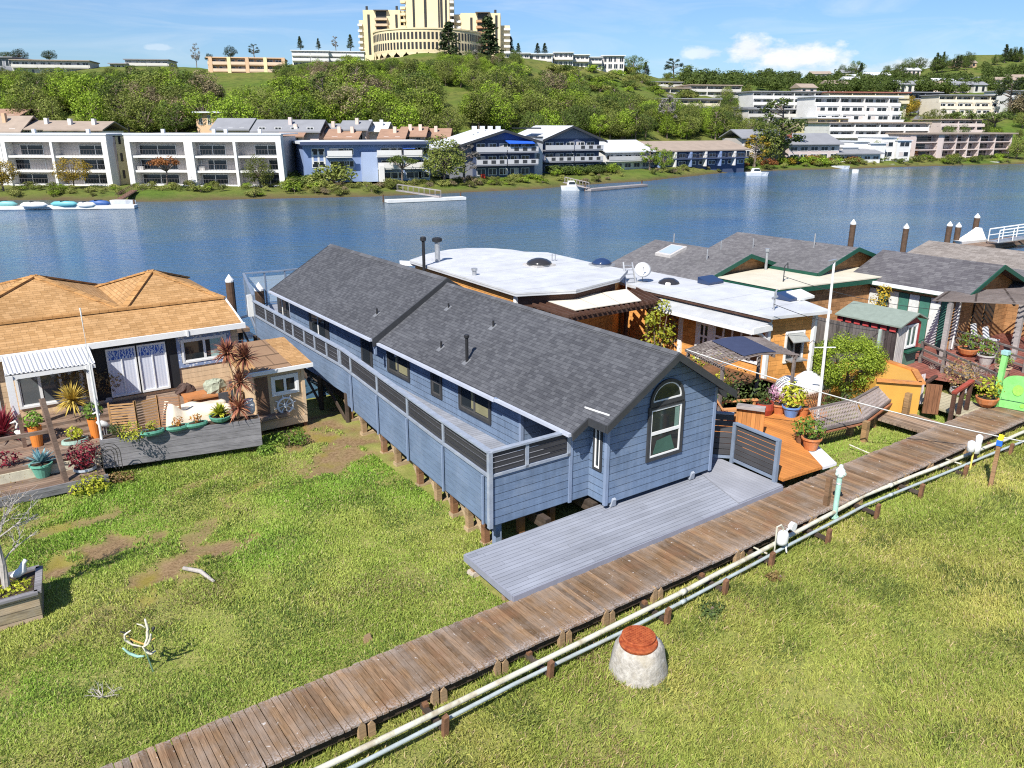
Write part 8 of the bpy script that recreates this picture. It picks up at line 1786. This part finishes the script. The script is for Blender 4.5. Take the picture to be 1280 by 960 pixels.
# ---------------------------------------------------------------- docks, boats and small craft across the water
def far_dock(label, pts, w_=1.6, z=.75, mt=None, name='floating_dock'):
    q = [P(a, b, .6) for a, b in pts]; t = Thing(name, label, 'dock', tuple(q[0])); m = MB()
    for a, b in zip(q, q[1:]): m.bar((a.x, a.y, z-.2), (b.x, b.y, z-.2), w_, .4)
    t.part('deck', m, mt or mat('dock_white', (.62, .62, .60), .7, .1, 1)); m = MB(); a, b = q[0], q[-1]; m.bar((a.x, a.y, z-.43), (b.x, b.y, z-.43), w_*.96, .06); t.part('float', m, CHAR)
    for p in (q[0], q[-1]): m = MB(); m.tube([(p.x, p.y+w_*.6, -.5), (p.x, p.y+w_*.6, 1.4)], .13, 6); t.part('pile', m, CAPP)
far_dock('long white kayak dock along the far left bank', [(-40, 259.5), (170, 257.5)], 1.6)
far_dock('low white floating dock below the blue building', [(483, 251), (580, 247)], 1.6)
far_dock('long timber dock right of the gabled blocks', [(735, 237), (806, 231)], 1.3, mt=GREYWOOD)
for i, (a, b, y, cname, col) in enumerate(((-14, 22, 255, 'aqua', (.16, .38, .38)), (25, 60, 256, 'white', (.66, .66, .64)), (63, 98, 255, 'turquoise', (.13, .38, .42)), (96, 120, 256, 'pale', (.62, .64, .64)), (108, 138, 254, 'royal blue', (.04, .10, .28)))):
    p, q = P(a, y, 1.0), P(b, y, 1.0); d = q-p; m = MB(); m.tube([p, p+d*.15, p+d*.5, p+d*.85, q], [.04, .34, .44, .34, .04], 10); t = Thing('kayak', f'{cname} kayak lying on the long white dock', 'kayak', tuple(p), 'kayaks on the long white dock'); t.part('hull', m, mat('kayak_'+cname.replace(' ', '_'), col, .4, .05), smooth=True); m = MB(); c = p+d*.5; m.lathe([(.36, .40), (.40, .45), (.28, .45)], (c.x, c.y, c.z), 12, 1.5, .6); t.part('cockpit', m, CHAR)
def far_boat(label, px, py, L, cabin=False, name='boat'):
    c = P(px, py, .3); t = Thing(name, label, 'boat', tuple(c)); d = RT; n = HF
    s = [(-.5, .28), (-.3, .36), (.15, .34), (.4, .16), (.5, .02)]; m = MB(); bot = [c+d*(L*a*.92)-n*(L*b*.30)+Vector((0, 0, -.1)) for a, b in s]+[c+d*(L*a*.92)+n*(L*b*.30)+Vector((0, 0, -.1)) for a, b in s[::-1]]; top = [c+d*(L*a)-n*(L*b*.45)+Vector((0, 0, .75)) for a, b in s]+[c+d*(L*a)+n*(L*b*.45)+Vector((0, 0, .75)) for a, b in s[::-1]]; m.prism(bot, top); t.part('hull', m, WHITEP)
    if cabin: m = MB(); e = lambda a, b, z: c+d*(L*a)+n*(L*b)+Vector((0, 0, z)); m.prism([e(-.25, -.12, .75), e(.15, -.12, .75), e(.15, .12, .75), e(-.25, .12, .75)], [e(-.2, -.1, 1.6), e(.05, -.1, 1.6), e(.05, .1, 1.6), e(-.2, .1, 1.6)]); t.part('cabin', m, WHITEP); m = MB(); m.prism([e(-.18, -.125, 1.05), e(.1, -.125, 1.05), e(.1, -.121, 1.05), e(-.18, -.121, 1.05)], [e(-.16, -.118, 1.45), e(.06, -.118, 1.45), e(.06, -.114, 1.45), e(-.16, -.114, 1.45)]); t.part('window', m, FGLASS)
    else: m = MB(); e = lambda a, b, z: c+d*(L*a)+n*(L*b)+Vector((0, 0, z)); m.prism([e(-.4, -.1, .76), e(.2, -.1, .76), e(.2, .1, .76), e(-.4, .1, .76)], [e(-.38, -.09, .8), e(.18, -.09, .8), e(.18, .09, .8), e(-.38, .09, .8)]); t.part('cockpit', m, GREYPOT)
far_boat('white motor boat moored at the right end of the kayak dock', 155, 257, 3.4); far_boat('white cabin boat moored at the timber dock below the slate gabled block', 716, 238, 4.2, True); far_boat('white boat moored below the long brown roofed apartments', 946, 219.5, 5.2, True)
far_boat('low white boat at the shore below the grey roofed house', 1050, 211, 5); far_boat('white boat moored with a blue cover in front of the white villas', 1104, 208.5, 6); far_boat('long white boat at the dock below the pink apartments', 1165, 206, 7); far_boat('tiny white boat under way in the middle of the blue water', 1069, 216, 1.6); far_boat('white boat near the right end below the pink apartments', 1238, 205.5, 5); far_boat('white boat between the villas and the pink apartments', 1126, 207.5, 4)
def far_gang(label, a, b, mt):
    p, q = P(*a, 1.5), P(*b, .85); t = Thing('gangway', label, 'gangway', tuple(p)); m = MB(); m.bar(p, q, 1.0, .12); t.part('deck', m, mt)
    for s in (-.5, .5):
        n = HF*s; bars(t, 'rail', mt, [(p+n+Vector((0, 0, .9)), q+n+Vector((0, 0, .9)), .06, .06)])
        m = MB()
        for i in range(9): c = p+(q-p)*(i/8)+n; m.bar(c, c+Vector((0, 0, .9)), .04, .04)
        t.part('balusters', m, mt)
far_gang('brown railed gangway down to the kayak dock', (168, 238), (147, 251), mat('gang_brown', (.16, .09, .06), .8)); far_gang('grey railed gangway down to the low white dock', (497, 238), (551, 246), GREYWOOD); far_gang('grey railed gangway down to the timber dock', (706, 228), (736, 235), GREYWOOD)
# ================================================================= trees and shrubs across the water
TM = {k: leafmat('crown_'+k, a, b, transl=.3, rough=.6, objvar=v) for k, a, b, v in (
 ('fresh', (.13, .21, .015), (.30, .40, .045), .32), ('olive', (.09, .12, .02), (.23, .255, .06), .32), ('oak', (.05, .08, .016), (.14, .19, .04), .32),
 ('brown', (.16, .13, .07), (.32, .26, .15), .2), ('conifer', (.02, .035, .014), (.06, .085, .03), .25), ('gold', (.20, .14, .012), (.42, .30, .04), .15),
 ('rust', (.16, .05, .02), (.34, .15, .045), .15), ('grey', (.16, .15, .13), (.30, .28, .25), .2), ('bank', (.13, .16, .03), (.34, .34, .10), .35))}
TB = mat('far_bark', (.16, .125, .10), .9, .25, 2)
def crown_mesh(kind, seed):
    """unit tree: 1 m high, foot at the origin; trunk with limbs and a leafy crown"""
    rng = random.Random(seed); m = MB(); tr = MB()
    if kind == 'conifer':
        tr.tube([(0, 0, -.08), (0, 0, .5), (0, 0, .97)], [.022, .016, .004], 6)
        for i in range(15):
            z = .14+.84*i/15; r = .26*(1-z)**.8+.015
            for k in range(7):
                a = rng.uniform(0, 2*pi); l = r*rng.uniform(.7, 1.15); cloud(m, (cos(a)*l*.6, sin(a)*l*.6, z-.03*rng.random()), (l*.45+.012, l*.45+.012, .035), 16, .05, rng, .3, .6)
    elif kind == 'airy':
        tr.tube([(0, 0, -.08), (.02, 0, .4), (0, .01, .9)], [.028, .02, .006], 6)
        for i in range(26):
            z = rng.uniform(.3, .98); a = rng.uniform(0, 2*pi); r = .05+.20*sin(pi*min(1, (z-.2)/.85)); x, y = r*cos(a), r*sin(a); tr.tube([(0, 0, z-.12), (x, y, z)], [.009, .004], 4, False); cloud(m, (x, y, z), (.075, .075, .06), 42, .042, rng, .2)
    elif kind == 'flat':
        tr.tube([(0, 0, -.08), (.03, 0, .35), (0, .02, .6)], [.035, .03, .02], 6)
        for i in range(20):
            a = rng.uniform(0, 2*pi); r = .5*math.sqrt(rng.random()); z = .72+.16*(1-r/.5)+rng.uniform(-.03, .05); x, y = r*cos(a), r*sin(a); tr.tube([(0, 0, .5), (x*.6, y*.6, z-.1), (x, y, z)], [.014, .009, .004], 4, False); cloud(m, (x, y, z), (.15, .15, .08), 62, .055, rng, .4, .6)
    elif kind == 'bush':
        tr.tube([(0, 0, -.1), (0, 0, .3)], [.03, .02], 5)
        for i in range(11):
            a = rng.uniform(0, 2*pi); r = .42*math.sqrt(rng.random()); x, y = r*cos(a), r*sin(a); z = .28+.4*(1-r/.5)*rng.uniform(.5, 1.2); tr.tube([(0, 0, .1), (x, y, z)], [.015, .006], 4, False); cloud(m, (x, y, z), (.24, .24, .24), 62, .10, rng, .5)
    else:
        sq = (1, .74, 1.12, .9)[(seed//7) % 4]; w_ = rng.uniform(.42, .52)*sq; hgt = rng.uniform(.44, .48); cz = .52
        tr.tube([(0, 0, -.08), (.01, .01, .25), (rng.uniform(-.04, .04), 0, .62)], [.03, .024, .012], 6)
        nl = 26
        for i in range(nl):
            zz = 1-2*(i+.5)/nl; a = i*2.39996+rng.uniform(-.4, .4); rr = math.sqrt(1-zz*zz); k = rng.uniform(.55, .95)
            x, y, z = rr*cos(a)*w_*k, rr*sin(a)*w_*k, cz+zz*hgt*k*(1 if zz > 0 else .8)
            tr.tube([(0, 0, .3), (x*.5, y*.5, z*.5+.2), (x, y, z)], [.013, .008, .003], 4, False)
            r = rng.uniform(.12, .2); cloud(m, (x, y, z), (r, r, r*.85), 136, .042, rng, .55)
    return m, tr
PROTO = {}
def tree_proto(kind, v):
    key = (kind, v)
    if key not in PROTO:
        m, tr = crown_mesh(kind, 100+v*7+len(kind)); c = m.build('crown', TM['oak']); t = tr.build('trunk', TB); PROTO[key] = (c.data, t.data)
        bpy.data.objects.remove(c); bpy.data.objects.remove(t)
    return PROTO[key]
COLM = {}
def put_tree(p, h, shape, col, label, group=None, wide=1.0, name='tree', cat='tree', v=None):
    cm, tm = tree_proto(shape, random.randrange(4) if v is None else v); key = (cm.name, col)
    if key not in COLM:
        d = cm.copy(); d.materials.clear(); d.materials.append(TM[col]); COLM[key] = d
    r = bpy.data.objects.new(name, None); C.objects.link(r); r.empty_display_size = .2; tag(r, label, cat, group)
    r.location = p; r.rotation_euler = (random.uniform(-.05, .05), random.uniform(-.05, .05), random.uniform(0, 6.28)); r.scale = (h*wide, h*wide, h)
    for n, d in (('crown', COLM[key]), ('trunk', tm)): o = bpy.data.objects.new(n, d); C.objects.link(o); o.parent = r
    return r
random.seed(2024)
KIND = {'fresh': ('round', 'round bright green leafy tree'), 'olive': ('round', 'round olive green tree'), 'oak': ('round', 'dark green spreading oak'), 'brown': ('round', 'brownish tree in early leaf'), 'conifer': ('conifer', 'dark pointed conifer'), 'airy': ('airy', 'slender open crowned eucalyptus')}
def wood(zone, n, x0, x1, y0, y1, mix, hr, avoid=(), d0=100, d1=1100, grp=None, ytop=None):
    k = 0; tries = 0
    while k < n and tries < n*12:
        tries += 1; px = random.uniform(x0, x1); lo = y0(px) if callable(y0) else y0; hi = y1(px) if callable(y1) else y1; py = random.uniform(lo, hi)
        if any(a <= px <= c and b <= py <= d for a, b, c, d in avoid): continue
        p = on_hill(px, py, d0, d1)
        if p is None: continue
        kind = random.choices(list(mix), list(mix.values()))[0]; sh, lab = KIND[kind]; h = random.uniform(*hr)
        if kind == 'airy': col = random.choice(('olive', 'oak')); h *= 1.2
        elif kind == 'conifer': col = 'conifer'; h *= 1.15
        else: col = kind
        if h < .0: continue
        put_tree(p, h, sh, col, f'{lab} {zone}', (grp or 'trees')+': '+lab, random.uniform(.95, 1.25) if sh == 'round' else random.uniform(.9, 1.2), name={'fresh': 'leafy_tree', 'olive': 'olive_tree', 'oak': 'oak_tree', 'brown': 'brown_tree', 'conifer': 'conifer_tree', 'airy': 'eucalyptus_tree'}[kind], cat={'fresh': 'leafy tree', 'olive': 'olive tree', 'oak': 'oak', 'brown': 'brown tree', 'conifer': 'conifer', 'airy': 'eucalyptus'}[kind]); k += 1
Q_AV = [(272, 66, 345, 152), (10, 70, 118, 97), (150, 70, 215, 93), (244, 138, 314, 176), (356, 60, 456, 86), (20, 150, 130, 170), (318, 150, 400, 168), (-30, 134, 44, 168)]
C_AV = [(455, 0, 632, 84), (538, 116, 612, 178), (612, 142, 655, 178), (632, 60, 785, 90)]
MX1 = {'fresh': 3, 'olive': 4, 'oak': 3.5, 'brown': 1.6, 'airy': .8}; MX2 = {'fresh': 5, 'olive': 3, 'oak': 2.5, 'brown': .8, 'airy': .5}
G1, G2 = 'wood on the left slope', 'wood below the tower'; Z1, Z2 = 'on the slope above the white balcony blocks', 'on the slope below the round tower'
wood(Z1, 105, -20, 455, lambda x: 113 if x < 255 else (104 if x > 350 else 118), 138, MX1, (4, 7), Q_AV, grp=G1)
wood(Z1, 76, -20, 455, 132, 160, MX1, (6, 10.5), Q_AV, grp=G1)
wood(Z1, 80, -20, 455, lambda x: 99 if x < 250 else 94, 114, MX1, (2.8, 4.6), [(268, 66, 345, 152)], grp=G1)
wood(Z2, 26, 425, 545, 86, 95, MX2, (2.8, 4.2), grp=G2)
wood(Z2, 34, 545, 650, 80, 93, MX2, (3.4, 5.4), grp=G2)
wood(Z2, 56, 395, 640, 90, 104, MX2, (3.4, 5.6), [(540, 112, 600, 130)], grp=G2)
wood(Z2, 62, 400, 725, lambda x: 103 if x < 640 else 110, 135, MX2, (4.5, 8), C_AV, grp=G2)
wood(Z2, 62, 400, 725, 130, 166, MX2, (6.5, 11), C_AV, grp=G2)
wood('in the wood behind the gabled blocks', 95, 700, 912, lambda x: 141+max(0, (x-800)*.12), 176, {'fresh': 4, 'olive': 3, 'oak': 2.4, 'airy': 1}, (4.6, 7.6), [(824, 124, 900, 150)], grp='wood behind the gabled blocks')
for i in range(96):
    px = random.uniform(630, 870); p = on_hill(px, random.uniform(88, 118)+max(0, px-790)*.1)
    if p is not None: put_tree(p, random.uniform(2.2, 4), 'bush', random.choice(('fresh', 'bank', 'olive', 'oak')), 'round shrub on the open slope right of the tower', 'shrubs on the open slope', random.uniform(1.2, 2), 'slope_shrub', 'shrub')
wood('between the hillside terraces on the right', 62, 880, 1280, 116, 178, {'fresh': 2, 'olive': 3, 'oak': 4, 'airy': 1}, (3.2, 6.5), [(1146, 118, 1182, 156), (1015, 118, 1135, 168), (935, 116, 1031, 166), (1172, 119, 1256, 154), (862, 107, 926, 124), (1034, 160, 1160, 176)], grp='trees between the right terraces')
wood('on the skyline of the far right hill', 40, 860, 1300, lambda x: 92-max(0, (x-1130))*.13, lambda x: 98-max(0, (x-1130))*.13, {'oak': 6, 'conifer': 2}, (6, 12), [], d0=330, d1=1200, grp='skyline trees on the far right')
def far_woods(n):
    """the far hillside's scrub and small trees, too many and too small to tell apart: one mass"""
    V, Fc, Cc = [], [], []; base = 0; protos = []
    for v in range(3):
        me = tree_proto('bush', v)[0]; a = np.zeros(len(me.vertices)*3); me.vertices.foreach_get('co', a); a = a.reshape(-1, 3); q = np.zeros(len(me.loops), np.int32); me.loops.foreach_get('vertex_index', q)
        c = np.zeros(len(me.loops)*4); me.color_attributes['Col'].data.foreach_get('color', c); protos.append((a, q.reshape(-1, 4), c.reshape(-1, 4)))
    k = tries = 0
    while k < n and tries < n*8:
        tries += 1; px = random.uniform(860, 1320); top = 99-max(0, (px-1130))*.11; py = random.uniform(top, 119); p = on_hill(px, py, 340, 1200)
        if p is None or (1150 < px < 1225 and 84 < py < 101 and random.random() < .93) or (random.random() > .35+vnoise([p.x], [p.y], 60, 77)[0]): continue
        a, q, c = protos[k % 3]; h = random.uniform(4, 9); s = h*random.uniform(1.0, 1.5); r = random.uniform(0, 6.28); X = a.copy(); X[:, 0] = (a[:, 0]*cos(r)-a[:, 1]*sin(r))*s+p.x; X[:, 1] = (a[:, 0]*sin(r)+a[:, 1]*cos(r))*s+p.y; X[:, 2] = a[:, 2]*h*1.2+p.z
        V.append(X); Fc.append(q+base); base += len(X); t_ = random.random(); cc = np.ones((len(q)*4, 4)); cc[:, :3] = c[:, :3]*.6+.4*t_; Cc.append(cc); k += 1
    V = np.concatenate(V); Fc = np.concatenate(Fc); Cc = np.concatenate(Cc); me = bpy.data.meshes.new('hillside_woods'); me.vertices.add(len(V)); me.vertices.foreach_set('co', V.ravel()); me.loops.add(Fc.size); me.loops.foreach_set('vertex_index', Fc.ravel().astype(np.int32))
    me.polygons.add(len(Fc)); me.polygons.foreach_set('loop_start', np.arange(0, Fc.size, 4, dtype=np.int32)); me.polygons.foreach_set('loop_total', np.full(len(Fc), 4, np.int32)); at = me.attributes.new('Col', 'FLOAT_COLOR', 'CORNER'); at.data.foreach_set('color', Cc.ravel()); me.update()
    me.materials.append(TM['oak']); o = bpy.data.objects.new('hillside_woods', me); C.objects.link(o); tag(o, 'scrubby dark green woods covering the far right hillside', 'woods', kind='stuff')
far_woods(270)
# ---- single trees that stand out
def at_hill(px, py, d0=100): p = on_hill(px, py, d0); return p if p is not None else None
def special(px, py, hpx, shape, col, label, wide=1.0, D=None, name='tree', cat='tree', v=None):
    p = at_hill(px, py) if D is None else None
    if p is None:
        q = QD(px, py, D or 300); p = Vector((q.x, q.y, hz(q.x, q.y))) if D is None else Vector((q.x, q.y, min(q.z, hz(q.x, q.y)+.0) if abs(q.z-hz(q.x, q.y)) > 6 else q.z))
    Dp = p.x*HF.x+p.y*HF.y; h = hpx*Dp/1005/.92
    put_tree(p, h, shape, col, label, None, wide, name, cat, v)
for a in ((561, 80, 44, 'conifer', 'conifer', 'big dark conifer standing in front of the round podium', 1.6, 334), (612, 92, 60, 'conifer', 'conifer', 'tall dark cypress in front of the right wing of the tower', 1.4, 322), (592, 100, 30, 'airy', 'grey', 'pale thin bare crowned tree left of the tall dark cypress', 1.2, 320),
          (376, 62, 14, 'conifer', 'conifer', 'small pointed conifer above the white condominium row, left one', 1.3, 345), (398, 62, 12, 'conifer', 'conifer', 'small pointed conifer above the white condominium row, middle one', 1.1, 345), (438, 62, 16, 'conifer', 'conifer', 'pointed conifer close to the left wing of the tower', 1.2, 345), (420, 63, 14, 'airy', 'grey', 'bare grey tree above the white condominium row', 1, 345),
          (638, 68, 19, 'conifer', 'conifer', 'pointed conifer just right of the tower wing', 1.3, 380), (648, 68, 12, 'conifer', 'conifer', 'small conifer second right of the tower wing', 1.3, 380), (672, 68, 12, 'conifer', 'conifer', 'small conifer above the ridge condominiums, left of the pair', 1.4, 385), (681, 68, 12, 'conifer', 'conifer', 'small conifer above the ridge condominiums, right of the pair', 1.4, 385), (714, 70, 15, 'round', 'conifer', 'round dark tree above the middle of the ridge condominiums', 1.1, 385), (727, 70, 13, 'conifer', 'conifer', 'conifer above the right half of the ridge condominiums', 1.4, 385),
          (791, 96, 22, 'round', 'oak', 'round dark tree at the right end of the ridge condominiums', 1.2, 385), (807, 96, 16, 'conifer', 'conifer', 'conifer right of the round tree on the ridge', 1.5, 395), (842, 103, 24, 'airy', 'conifer', 'tall dark pine alone on the skyline left of the cloud', 1.5, 430),
          (246, 84, 24, 'airy', 'grey', 'bare grey poplar on the skyline left of the peach apartments', .7, 320), (289, 74, 13, 'round', 'conifer', 'dark round tree behind the peach apartments', 1.2, 320), (318, 72, 14, 'airy', 'conifer', 'ragged dark pine behind the peach apartments', 1.6, 320), (262, 78, 9, 'round', 'conifer', 'small dark tree at the left end of the peach apartments', 1.3, 320),
          (62, 77, 12, 'round', 'conifer', 'dark round tree behind the far left skyline building', 1.4, 330), (24, 76, 12, 'round', 'conifer', 'dark flat tree behind the far left skyline building, left end', 1.6, 330), (8, 75, 9, 'round', 'oak', 'low dark tree at the very left of the skyline', 1.6, 330)):
    special(a[0], a[1], a[2], a[3], a[4], a[5], a[6], a[7])
for a in ((93, 238, 34, 'round', 'gold', 'golden autumn tree before the second white block', 1.05), (5, 240, 38, 'round', 'gold', 'gold and red autumn tree at the left edge of the far bank', 1.0), (210, 237, 38, 'flat', 'rust', 'rust red spreading tree before the white balcony block', .85), (326, 236, 34, 'round', 'olive', 'round olive tree before the last white block', 1.0),
          (417, 232, 34, 'bush', 'olive', 'broad brownish olive tree in front of the left end of the blue building', 1.35), (503, 231, 34, 'flat', 'oak', 'flat topped dark green tree before the blue building', .95), (556, 232, 52, 'round', 'olive', 'large loose olive tree right of the blue building', 1.25), (580, 229, 42, 'airy', 'grey', 'bare grey branched tree left of the gabled blocks', 1.5),
          (812, 213, 28, 'airy', 'fresh', 'slim green tree in front of the white roofed apartments', 1.4), (829, 214, 24, 'round', 'fresh', 'small round green tree before the brown roofed apartments', 1.0), (943, 209, 34, 'airy', 'gold', 'yellow leaved tree at the right end of the brown roofed apartments', 1.5), (974, 206, 68, 'airy', 'oak', 'tall dark tree rising from the shore in front of the grey roofed houses', 1.5), (962, 206, 44, 'round', 'olive', 'bushy olive tree at the foot of the tall shore tree', .9),
          (1118, 200, 22, 'round', 'fresh', 'round green tree before the white villas', 1.1), (1095, 200, 22, 'flat', 'olive', 'small palm like tree before the white cottage', .6), (1137, 198, 13, 'round', 'rust', 'small rusty tree left of the pink apartments', 1.3), (1270, 200, 24, 'round', 'olive', 'olive tree at the right end of the pink apartments', 1.2),
          (1108, 172, 38, 'round', 'oak', 'dark round tree rising above the white villas', .95), (1118, 150, 24, 'round', 'gold', 'yellow green tree left of the steep road', 1.5), (1132, 146, 22, 'round', 'gold', 'second yellow green tree beside the steep road', 1.2), (1166, 166, 26, 'round', 'olive', 'olive tree below the steep road', 1.1), (1200, 170, 28, 'flat', 'oak', 'flat crowned pine above the pink apartments', 1.3), (1240, 172, 30, 'flat', 'oak', 'dark flat crowned pine right above the pink apartments', 1.1), (1258, 150, 40, 'airy', 'conifer', 'tall dark tree right of the cream apartments', 1.4), (1276, 150, 30, 'round', 'brown', 'brown bare crowned tree at the right edge', 1.3),
          (832, 172, 44, 'airy', 'grey', 'tall bare pale trunked tree behind the brown roofed apartments', .9), (228, 166, 38, 'round', 'brown', 'large brown grey tree above the white blocks', 1.35), (205, 150, 36, 'round', 'olive', 'large olive tree left of the brown grey tree', 1.2), (470, 150, 44, 'round', 'brown', 'large brown tree above the townhouses', 1.1), (38, 140, 26, 'round', 'brown', 'pale brown tree near the left edge', 1.2)):
    special(*a[:5], a[5], a[6])
# ---- bank scrub: shrubs and grasses along the far shore
random.seed(515)
def bank_shrubs(n, x0, x1, cols, hr, off, label, group):
    for i in range(n):
        px = random.uniform(x0, x1); s = float(shore(px)); D = s+random.uniform(*off); q = QD(px, 230, D); p = Vector((q.x, q.y, hz(q.x, q.y)))
        if p.z < .45: continue
        put_tree(p, random.uniform(*hr), 'bush', random.choice(cols), label, group, random.uniform(1.1, 1.9), 'bank_shrub', 'shrub')
bank_shrubs(70, -30, 370, ('bank', 'bank', 'olive', 'fresh'), (.7, 1.5), (2.5, 11), 'low green shrub on the bank before the white balcony blocks', 'bank shrubs before the white blocks')
bank_shrubs(26, 356, 400, ('bank', 'oak', 'fresh'), (1.4, 3.0), (4, 18), 'green shrub between the last white block and the blue building', 'shrubs left of the blue building')
bank_shrubs(46, 390, 600, ('bank', 'brown', 'olive', 'bank'), (.7, 1.7), (2, 9), 'low scrubby shrub on the bank below the blue building', 'bank shrubs below the blue building')
bank_shrubs(34, 600, 680, ('bank', 'olive', 'fresh'), (.6, 1.4), (2, 9), 'low shrub on the bank below the blue awning block', 'bank shrubs below the gabled blocks')
bank_shrubs(30, 690, 770, ('oak', 'fresh', 'oak'), (1.6, 2.4), (9, 14), 'clipped green hedge shrub before the slate gabled block', 'hedge before the slate block')
bank_shrubs(44, 690, 930, ('bank', 'olive', 'brown'), (.6, 1.4), (2, 9), 'low shrub on the grassy bank before the low waterfront apartments', 'bank shrubs before the low apartments')
bank_shrubs(60, 925, 1060, ('gold', 'fresh', 'olive', 'rust', 'bank'), (1.2, 3.2), (2, 14), 'yellow or green garden shrub on the shore below the grey roofed houses', 'garden shrubs below the grey roofed houses')
bank_shrubs(50, 1050, 1285, ('fresh', 'oak', 'olive', 'bank'), (1.0, 2.6), (2, 12), 'green garden shrub on the shore below the villas and pink apartments', 'garden shrubs on the right shore')
wood('between the townhouses behind the waterfront', 54, 20, 740, 152, 176, {'fresh': 3, 'olive': 3, 'oak': 3}, (6.5, 9.5), [(430, 150, 480, 166)], d0=152, grp='small trees between the townhouses')
